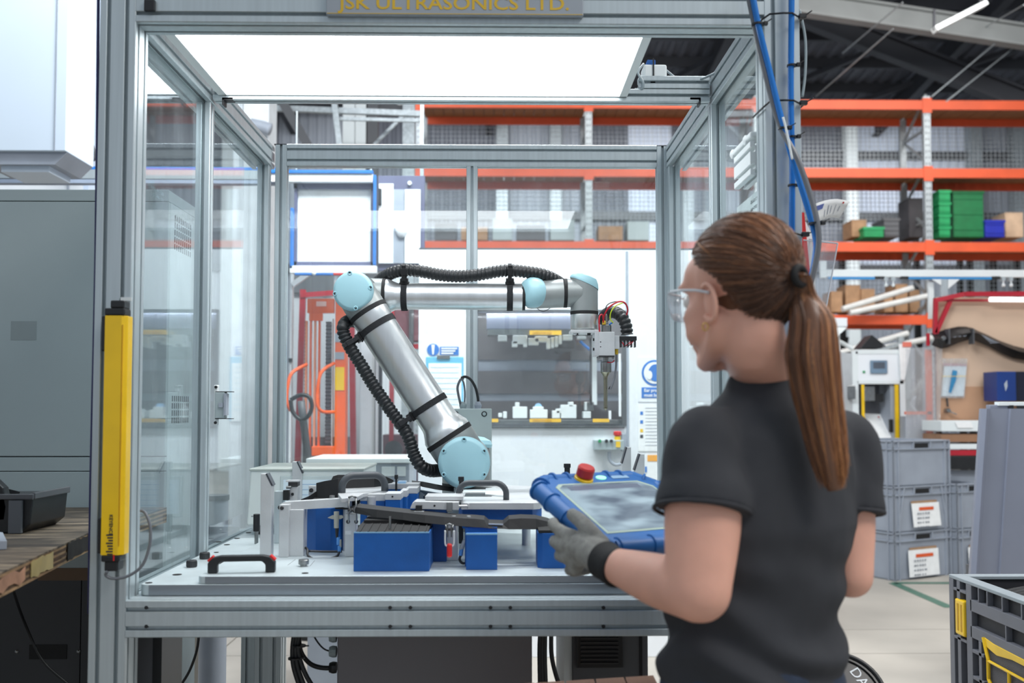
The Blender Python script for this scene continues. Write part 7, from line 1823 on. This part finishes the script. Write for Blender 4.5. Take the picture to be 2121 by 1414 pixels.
obj('eye', MB().sph(H(.078, -.031, -.002), .0125, 16, 12), mat('eye white', (236, 236, 232), .2), per, smooth=True)
obj('lips', MB().tube(spline([H(.091, .019, -.0695), H(.0960, .008, -.0675), H(.0975, 0, -.069), H(.0960, -.008, -.0675), H(.091, -.019, -.0695)], 5), .0036, 8), mat('lip skin', (190, 106, 100), .45), per, smooth=True)
obj('necklace', MB().tube(spline([W(1545, 772, 1.60), W(1575, 752, 1.592), W(1605, 744, 1.60), W(1625, 742, 1.63)], 6), .0011, 6).sph(W(1600, 744, 1.592), .003, 8, 6), mat('gold', (232, 190, 96), .2, 1), per)

# ---- clothing
def sh_disp(co, n_):
    d_ = noise.noise(Vector((co.x * 9, co.y * 9, co.z * 5 + 3))) * .0055
    d_ += noise.noise(Vector((co.x * 20 + co.z * 14, co.y * 20, co.z * 9))) * .003
    zz_ = co.z
    w1 = max(0, min(1, (1.16 - zz_) / .2))
    q = (co - HIP).dot(Rb)
    d_ += w1 * .0085 * sin(zz_ * 78 + q * 16 + 5 * noise.noise(Vector((co.x * 6, co.y * 6, zz_ * 6))))
    return d_ + .001
mb = MB()
S1 = NB - U * .035
secs = [(NB + U * .018 - Fb * .002, .060, .060), (NB - U * .008, .074, .068), (NB - U * .045, .122, .085), (NB - U * .085 + Fb * .006, .158, .100), (NB - U * .15 + Fb * .012, .165, .115), (NB - U * .23 + Fb * .012, .166, .122)]
W1 = W(1568, 1190, 1.68); W2 = W(1560, 1290, 1.68); W3 = W(1560, 1400, 1.68)
secs += [(W1 + Fb * .0, .160, .115), (W2, .156, .112), (W3 + U * .01, .166, .125), (W3 - U * .006 , .168, .128)]
loft(mb, secs, Rb, Fb, 36, 2.3)
def sleeve(S_, E_, f_, r0, r1, out):
    end = S_.lerp(E_, f_)
    chain(mb, [S_ - out * .03 + U * .012, S_ + U * .002, S_.lerp(E_, f_ * .5) + out * .004], [r0 * .86, r0, r0 * 1.04], 20)
    a = S_.lerp(E_, f_ * .35); dd_ = (E_ - S_).normalized()
    mb.lathe(a, a + dd_, [(0, r0), ((end - a).length * .6, r1 * .97), ((end - a).length, r1)], 24)
sleeve(SL, EL, .46, .062, .075, -Rb); sleeve(SR, ER, .52, .056, .060, Rb)
chain(mb, [NB - U * .062, SL + U * .006 + Rb * .02], [.052, .052], 16); chain(mb, [NB - U * .062, SR + U * .006 - Rb * .02], [.052, .050], 16)
mb.sph(NB - U * .20 + Fb * .10 - Rb * .055, .062, 16, 12); mb.sph(NB - U * .20 + Fb * .10 + Rb * .055, .062, 16, 12)
shirt = blob('t_shirt', mb, SHIRT, per, .0062, 5, sh_disp)
# ribbed collar and sleeve hems
def ring_tube(c, ax, ay, a, b, r_, m, name, par, tw=.0):
    return obj(name, MB().tube([c + ax * a * cos(2 * pi * k / 40) + ay * b * sin(2 * pi * k / 40) + U * tw * sin(2 * pi * k / 40) for k in range(40)], r_, 8, closed=True), m, par, smooth=True)
ring_tube(NB + U * .020 - Fb * .001, Rb, Fb, .0615, .062, .0045, SHIRT, 'collar', shirt, -.014)
for S_, E_, f_, r1 in ((SL, EL, .46, .0745), (SR, ER, .52, .0600)):
    c = S_.lerp(E_, f_); dd_ = (E_ - S_).normalized(); a1 = dd_.cross(Fb).normalized(); a2 = dd_.cross(a1)
    obj('sleeve_hem', MB().tube([c + a1 * r1 * cos(2 * pi * k / 32) + a2 * r1 * sin(2 * pi * k / 32) for k in range(32)], .0035, 8, closed=True), SHIRT, shirt, smooth=True)
# shoulder seam on the left sleeve
sp = []
for k in range(15):
    a = RAD(-100 + 200 * k / 14); cc = SL + Rb * .030 + U * .006
    sp.append(cc + (-Fb * sin(a) * -1) * .062 + U * .064 * cos(a))
# trousers and shoes
mb = MB()
loft(mb, [(HIP + U * .05, .125, .090), (HIP - U * .01, .156, .118), (HIP - U * .08, .170, .125), (HIP - U * .16, .165, .115)], Rb, Fb, 30)
for s_, dy in ((-1, .0), (1, .03)):
    h0 = HIP - U * .10 + Rb * .085 * s_; kn = Vector((h0.x, h0.y + dy, .50)) + Rb * .01 * s_ + Fb * .02; an = Vector((kn.x, kn.y, .09)) - Fb * .02
    chain(mb, [h0, h0.lerp(kn, .5), kn, kn.lerp(an, .45) - Fb * .01, an], [.088, .078, .060, .056, .045], 20)
blob('trousers', mb, JEAN, per, .0085, 4, lambda co, n_: noise.noise(co * 14) * .004 + .001)
for s_, dy in ((-1, .0), (1, .03)):
    an = Vector((HIP.x, HIP.y + dy, .06)) + Rb * .095 * s_
    m2 = MB(); chain(m2, [an - Fb * .04 - U * .015, an + Fb * .05 - U * .02, an + Fb * .15 - U * .028], [.042, .042, .032], 16); m2.sph(an + U * .02, .048, 16, 10)
    sh_ = blob('shoe', m2, BLK, per, .008, 3); 
    so = an - U * .06; obj('sole', MB().poly([so + Fb * a + Rb * b for a, b in ((-.085, -.03), (.05, -.042), (.16, -.034), (.185, 0), (.16, .034), (.05, .04), (-.085, .03), (-.095, 0))], (0, 0, .022)), mat('shoe sole', (60, 60, 62), .7), sh_, bevel=.004)
# ---- gloves
def glove(wr, palm, kn, fingers, thumb, cuffdir, nm):
    mb = MB(); chain(mb, [wr, wr.lerp(palm, .5), palm], [.030, .031, .030], 16)
    for k_ in kn: chain(mb, [palm.lerp(wr, .4), palm.lerp(k_, .55), k_], [.019, .018, .0145], 12)
    for f_, r_ in fingers: chain(mb, f_, r_, 12, 6)
    chain(mb, thumb[0], thumb[1], 12, 6)
    o = blob('glove', mb, GLOVE, per, .0032, 3, lambda co, n_: noise.noise(co * 120) * .0008)
    ce = wr - cuffdir * .028
    obj('cuff', MB().lathe(ce, wr + cuffdir, [(-.004, .0315), (0, .0335), (.010, .0335), (.024, .0325), (.045, .034)], 30), BLKM, o, smooth='auto')
    return o
wr = WRL; palm = W(1212, 1133, 1.800)
K = [W(1170, 1106, 1.865), W(1168, 1130, 1.855), W(1176, 1154, 1.845), W(1192, 1176, 1.832)]
fin = [([K[0], W(1150, 1090, 1.905), W(1146, 1082, 1.945), W(1160, 1086, 1.985)], [.0135, .0115, .0105, .0095]),
       ([K[1], W(1150, 1122, 1.905), W(1154, 1118, 1.95), W(1180, 1120, 1.975)], [.014, .0118, .0108, .0098]),
       ([K[2], W(1160, 1150, 1.895), W(1170, 1150, 1.94), W(1198, 1150, 1.955)], [.0135, .0115, .0105, .0095]),
       ([K[3], W(1180, 1180, 1.875), W(1192, 1184, 1.91), W(1218, 1180, 1.925)], [.0125, .0105, .0095, .0088])]
th = ([W(1243, 1128, 1.775), W(1222, 1100, 1.790), W(1202, 1078, 1.815), W(1186, 1066, 1.845)], [.019, .0160, .0140, .0122])
gl = glove(wr, palm, K, fin, th, (palm - wr).normalized(), 'left')
# faded print on the back of the glove
for px, py, w_, h_ in ((1176, 1150, 10, 16), (1190, 1156, 7, 14), (1181, 1172, 8, 8), (1192, 1176, 8, 7)):
    pass
wr = WRR; palm = PP(PW + .025, .07, -.02)
K = [PP(PW + .022, .075 + .0 + .021 * (3 - q), -.030) for q in range(4)]
fin = [([K[q], K[q] - Pz * .03 + Px * .004, K[q] - Pz * .042 - Px * .03, K[q] - Pz * .032 - Px * .055], [.0135, .0115, .0105, .0095]) for q in range(4)]
th = ([palm + Pz * .012 - Py * .02, PP(PW + .018, .09, .012), PP(PW, .12, .022), PP(PW - .02, .14, .022)], [.018, .015, .0135, .0115])
glove(wr, palm, K, fin, th, (palm - wr).normalized(), 'right')

# ---- hair
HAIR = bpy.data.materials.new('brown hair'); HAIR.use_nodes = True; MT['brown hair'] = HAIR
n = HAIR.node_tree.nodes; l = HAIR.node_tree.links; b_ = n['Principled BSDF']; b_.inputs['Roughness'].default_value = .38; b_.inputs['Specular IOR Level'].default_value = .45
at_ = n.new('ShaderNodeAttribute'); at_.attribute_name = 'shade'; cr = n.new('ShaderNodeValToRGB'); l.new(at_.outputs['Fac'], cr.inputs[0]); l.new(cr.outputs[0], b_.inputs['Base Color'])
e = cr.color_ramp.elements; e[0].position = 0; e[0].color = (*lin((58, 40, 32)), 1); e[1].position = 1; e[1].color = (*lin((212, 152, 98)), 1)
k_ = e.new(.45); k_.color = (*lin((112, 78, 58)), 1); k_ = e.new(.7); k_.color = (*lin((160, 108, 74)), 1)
cc = H(-.014, 0, .036); RX, RY, RZ = .098, .079, .090
def scalp(d_, lift=0):
    """point of the hair surface in the direction d_ (head coordinates) from the skull centre"""
    rz_ = RZ if d_.z > 0 else .116
    r_ = 1 / math.sqrt((d_.x / RX) ** 2 + (d_.y / RY) ** 2 + (d_.z / rz_) ** 2)
    return cc + Rh @ (d_ * (r_ + lift))
tie_l = Vector((-.112, 0, -.024)); TIE = cc + Rh @ tie_l; td = tie_l.normalized()
def inhair(d_):
    """hairline: forehead, temples, over the ears, nape"""
    az = abs(math.atan2(d_.y, d_.x)); el_ = math.asin(max(-1, min(1, d_.z)))
    pts = [(0, .60), (.5, .50), (.9, .26), (1.25, .04), (1.5, -.10), (1.8, -.46), (2.1, -.85), (2.6, -1.08), (pi, -1.12)]
    for (a0, e0_), (a1, e1_) in zip(pts, pts[1:]):
        if a0 <= az <= a1: return el_ > e0_ + (e1_ - e0_) * (az - a0) / (a1 - a0)
    return True
# under-layer cap
cap = MB(); idx = {}
NU, NV = 56, 30
for i in range(NU):
    for j in range(NV + 1):
        az = 2 * pi * i / NU - pi; el_ = -1.3 + (pi / 2 + 1.3) * j / NV
        d_ = Vector((cos(el_) * cos(az), cos(el_) * sin(az), sin(el_)))
        ok = inhair(d_)
        if not ok:
            # pull the edge inside the skull so the cap closes cleanly
            idx[i, j] = (len(cap.v)); cap.v.append(scalp(d_, -.012))
        else:
            idx[i, j] = (len(cap.v)); cap.v.append(scalp(d_, -.001))
for i in range(NU):
    for j in range(NV):
        i2 = (i + 1) % NU; cap.f.append((idx[i, j], idx[i2, j], idx[i2, j + 1], idx[i, j + 1]))
def shade_attr(o, vals):
    a = o.data.attributes.new('shade', 'FLOAT', 'POINT'); a.data.foreach_set('value', vals)
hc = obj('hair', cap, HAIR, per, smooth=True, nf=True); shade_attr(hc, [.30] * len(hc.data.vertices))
rnd = random.Random(3)
def strands(paths, name, par, r0, shades, n_side=3):
    V = []; Fc = []; A = []
    for P, sh0, g_ in paths:
        m_ = len(P); b = len(V); u_ = Vector((rnd.uniform(-1, 1), rnd.uniform(-1, 1), rnd.uniform(-1, 1))).normalized()
        for i, p in enumerate(P):
            t_ = i / (m_ - 1); T_ = (P[min(i + 1, m_ - 1)] - P[max(i - 1, 0)]).normalized(); x = T_.cross(u_).normalized(); y = T_.cross(x)
            rr_ = r0 * (1 - .75 * t_ ** 3) 
            for q in range(n_side):
                a = 2 * pi * q / n_side; V.append(p + x * cos(a) * rr_ + y * sin(a) * rr_); A.append(min(1, max(0, sh0 + g_ * t_)))
        for i in range(m_ - 1):
            for q in range(n_side):
                q2 = (q + 1) % n_side; Fc.append((b + i * n_side + q, b + i * n_side + q2, b + (i + 1) * n_side + q2, b + (i + 1) * n_side + q))
    mb = MB(); mb.v = V; mb.f = Fc
    o = obj(name, mb, HAIR, par, smooth=True, nf=False, stuff=True); shade_attr(o, A); return o
paths = []
tries = 0
while len(paths) < 3600 and tries < 60000:
    tries += 1
    d_ = Vector((rnd.gauss(0, 1), rnd.gauss(0, 1), rnd.gauss(0, 1))).normalized()
    if not inhair(d_): continue
    ang_ = d_.angle(td)
    if ang_ < .25: continue
    # favour the hairline with short sampling inwards
    lift = rnd.uniform(0, .0045) + .004 * max(0, d_.z)
    q_ = d_.rotation_difference(td); ax_, an_ = q_.to_axis_angle(); m_ = 13; P = []
    for i in range(m_):
        t_ = i / (m_ - 1); dd_ = Quaternion(ax_, an_ * t_ * .93) @ d_
        p = scalp(dd_.normalized(), lift * sin(pi * min(1, t_ * 1.1 + .08)) + .0005)
        if t_ > .72: s2 = (t_ - .72) / .28; p = p.lerp(TIE + (p - TIE) * .22, s2 * s2)
        p += Vector((rnd.uniform(-1, 1), rnd.uniform(-1, 1), rnd.uniform(-1, 1))) * .0005
        P.append(p)
    clump = noise.noise(Vector((d_.x * 5, d_.y * 5, d_.z * 5))) * .35
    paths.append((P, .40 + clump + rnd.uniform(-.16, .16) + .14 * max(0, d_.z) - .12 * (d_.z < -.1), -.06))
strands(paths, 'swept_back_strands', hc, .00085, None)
obj('hair_tie', MB().tube([TIE + Rh @ Vector((0.004, 0, 0)) + (Hl * cos(2 * pi * k / 24) + Hu * sin(2 * pi * k / 24)) * .0135 for k in range(24)], .0062, 10, closed=True), BLKM, hc, smooth=True)
# ponytail: centre line and half-widths
pc = [TIE, W(1664, 612, 1.545), W(1682, 660, 1.532), W(1682, 730, 1.525), W(1692, 810, 1.528), W(1706, 890, 1.53), W(1719, 960, 1.53), W(1728, 1015, 1.53)]
pr = [.012, .020, .034, .040, .037, .032, .027, .016]
pl = spline(pc, 6); np_ = len(pl)
sd = Vector((.97, -.22, 0)); fwd_ = Vector((.22, .97, 0))
def prad(t_):
    x = t_ * (len(pr) - 1); i = min(int(x), len(pr) - 2); f_ = x - i; return pr[i] * (1 - f_) + pr[i + 1] * f_
core = MB().tube([p + fwd_ * .0 for p in pl], 1, 14, rf=lambda t_: prad(t_) * .62)
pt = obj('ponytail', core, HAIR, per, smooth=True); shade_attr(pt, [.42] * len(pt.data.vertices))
paths = []
for s_ in range(1500):
    a = rnd.uniform(0, 2 * pi); rr_ = math.sqrt(rnd.uniform(.12, 1)); ex = cos(a) * rr_; ey = sin(a) * rr_
    end = 1 - abs(rnd.gauss(0, .07)) - .10 * rnd.random(); P = []; ph = rnd.uniform(0, 6); m_ = 20
    if rnd.random() < .10: end = min(1, end) ; 
    fl = rnd.uniform(.0, .006)
    for i in range(m_):
        t_ = end * i / (m_ - 1); x = t_ * (np_ - 1); i0 = min(int(x), np_ - 2); f_ = x - i0; c = pl[i0].lerp(pl[i0 + 1], f_); R0 = prad(t_)
        P.append(c + sd * (ex * R0 + sin(t_ * 9 + ph) * fl * t_) + fwd_ * (ey * R0 * .62) + Vector((0, 0, 0)))
    cl = noise.noise(Vector((ex * 3, ey * 3, 4.2))) * .45
    paths.append((P, .42 + cl + rnd.uniform(-.14, .14) + .10 * ex, .26 + .10 * ex))  # strand colour lightens to tip and right, painting in the light
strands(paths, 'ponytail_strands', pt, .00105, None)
# loose strand over the temple
paths = []
for q in range(5):
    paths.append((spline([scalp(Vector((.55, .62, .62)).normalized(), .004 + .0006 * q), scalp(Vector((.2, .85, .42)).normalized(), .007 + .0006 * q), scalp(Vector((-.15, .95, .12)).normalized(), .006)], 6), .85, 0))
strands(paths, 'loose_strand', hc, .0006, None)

# ---- safety glasses
g_ = thing('safety_glasses', 'clear safety glasses worn by the woman', 'glasses', tuple(H(.1, 0, 0)))
LENS = pane_mat('clear lens', (.92, .95, .96), .22, .10, (40, 40, 40), .16)
for s_ in (1, -1):
    mb = MB(); rows = []
    for i in range(9):
        u_ = i / 8; l_ = (.006 + .062 * u_) * s_; f_ = .122 - .030 * u_ ** 2.2
        rows.append([H(f_, l_, .018 - .004 * u_ ** 3), H(f_ + .001, l_, -.006), H(f_ - .004, l_, -.030 + .010 * u_ ** 3)])
    for r_ in rows: mb.v += r_
    for i in range(8):
        for j in range(2): a = i * 3 + j; mb.f.append((a, a + 3, a + 4, a + 1))
    ln = obj('lens', mb, LENS, g_, smooth=True, nf=False); sm = ln.modifiers.new('t', 'SOLIDIFY'); sm.thickness = .0018
    obj('brow_rim', MB().tube([r_[0] for r_ in rows], .0016, 6), mat('clear frame', (214, 222, 228), .2), g_)
    obj('temple_arm', MB().tube(spline([H(.092, .068 * s_, .014), H(.06, .077 * s_, .012), H(.02, .081 * s_, .006), H(-.008, .080 * s_, -.002)], 5), .0021, 8), mat('clear frame', (214, 222, 228), .2), g_, smooth=True)
obj('bridge', MB().tube([H(.122, .007, .012), H(.124, 0, .014), H(.122, -.007, .012)], .0018, 6), mat('clear frame', (214, 222, 228), .2), g_)

# ---- tablet pendant
td_ = thing('tablet_pendant', 'blue rugged tablet pendant with a red stop button held in both gloves', 'tablet', tuple(BLc))
PB = mat('pendant blue rubber', (34, 104, 176), .42, 0, .05, 10)
def P3(x_, y_, z_): return PP(x_, y_, z_)
cut = .055
out = [(0, .02), (.02, 0), (PW - .02, 0), (PW, .02), (PW, PH - cut), (PW - cut * .9, PH), (cut * .8, PH), (0, PH - cut * .8)]
obj('body', MB().poly([P3(x_, y_, -.022) for x_, y_ in out], Pz * .030), PB, td_, bevel=.006, seg=3)
tz = .0085
scr = [(.040, .045), (PW - .04, .045), (PW - .04, PH - .075), (PW - .065, PH - .050), (.055, PH - .050), (.040, PH - .062)]
obj('bezel', MB().poly([P3(x_ + (.006 if x_ > PW / 2 else -.006), y_ + (.006 if y_ > PH / 2 else -.006), tz - .001) for x_, y_ in scr], Pz * .0014), mat('pale bezel', (176, 196, 180), .4), td_)
SCR = bpy.data.materials.new('tablet screen'); SCR.use_nodes = True
n = SCR.node_tree.nodes; l = SCR.node_tree.links; b_ = n['Principled BSDF']; b_.inputs['Roughness'].default_value = .12
tc_ = n.new('ShaderNodeTexCoord'); mp = n.new('ShaderNodeMapping'); mp.inputs['Scale'].default_value = (6, 6, 30); l.new(tc_.outputs['Object'], mp.inputs[0])
nz = n.new('ShaderNodeTexNoise'); nz.inputs['Scale'].default_value = 1.6; nz.inputs['Detail'].default_value = 2; l.new(mp.outputs[0], nz.inputs[0])
cr = n.new('ShaderNodeValToRGB'); l.new(nz.outputs[0], cr.inputs[0]); cr.color_ramp.elements[0].position = .35; cr.color_ramp.elements[0].color = (*lin((120, 136, 156)), 1); cr.color_ramp.elements[1].position = .62; cr.color_ramp.elements[1].color = (*lin((200, 226, 242)), 1)
b_.inputs['Base Color'].default_value = (.02, .025, .03, 1); l.new(cr.outputs[0], b_.inputs['Emission Color']); b_.inputs['Emission Strength'].default_value = .62
obj('screen', MB().poly([P3(x_, y_, tz) for x_, y_ in scr], Pz * .0012), SCR, td_)
obj('screen_bar', MB().poly([P3(.06, PH - .075, tz + .0012), P3(PW - .07, PH - .075, tz + .0012), P3(PW - .07, PH - .058, tz + .0012), P3(.06, PH - .058, tz + .0012)], Pz * .0003), mat('screen band', (92, 100, 116), .2, emit=.5), td_)
def bump_tube(a, b, r_, name='grip_bumper'):
    return obj(name, MB().tube([a, b], r_, 18), PB, td_, smooth='auto')
bump_tube(P3(.008, .03, -.006), P3(.008, PH - cut * .8, -.006), .0185); bump_tube(P3(PW - .008, .03, -.006), P3(PW - .008, PH - cut, -.006), .0185)
bump_tube(P3(.03, .008, -.006), P3(PW - .03, .008, -.006), .0185)
for a, b in (((.008, PH - cut * .8), (.04, PH - .008)), ((.008, .03), (.03, .008)), ((PW - .008, .03), (PW - .03, .008)), ((PW - .008, PH - cut), (PW - .045, PH - .006)), ((.04, PH - .008), (PW - .045, PH - .006))):
    bump_tube(P3(*a, -.006), P3(*b, -.006), .0165 if a[1] > .1 else .0185)
def rib_ring(x_, y_, dx, dy, r_=.0215):
    c = P3(x_, y_, -.006); ax_ = (Px * dx + Py * dy).normalized(); obj('grip_rib', MB().lathe(c - ax_ * .003, c + ax_, [(0, .0185), (.001, r_), (.005, r_), (.006, .0185)], 20), PB, td_, smooth='auto')
for q in (.10, .15, .19): rib_ring(.008, q * PH / .22, 0, 1)
for q in (.04, .12, .26): rib_ring(q, .008, 1, 0)
for q in (.060, .095, .20, .235): rib_ring(q, PH - .0075, 1, 0, .0205)
rib_ring(.022, PH - .026, 1, .8); rib_ring(PW - .03, PH - .03, 1, -1)
c = P3(.125, PH - .026, .006)
obj('button_collar', MB().lathe(c, c + Pz, [(0, .021), (.006, .020), (.008, .017)], 24), YEL, td_, smooth='auto')
obj('stop_button', MB().lathe(c + Pz * .007, c + Pz, [(0, .012), (.004, .0185), (.021, .0185), (.0245, .016), (.0245, .001)], 28), mat('stop red', (196, 44, 44), .35), td_, smooth='auto')
c = P3(.172, PH - .024, .008); obj('green_light', MB().poly([c + Px * .013 * cos(2 * pi * k / 20) + Py * .008 * sin(2 * pi * k / 20) for k in range(20)], Pz * .002), mat('green lamp', (150, 232, 190), .3, emit=.9), td_)
obj('label_patch', MB().poly([P3(.20, PH - .030, .008), P3(.245, PH - .030, .008), P3(.245, PH - .018, .008), P3(.20, PH - .018, .008)], Pz * .0012), mat('faded label', (150, 186, 216), .5), td_)
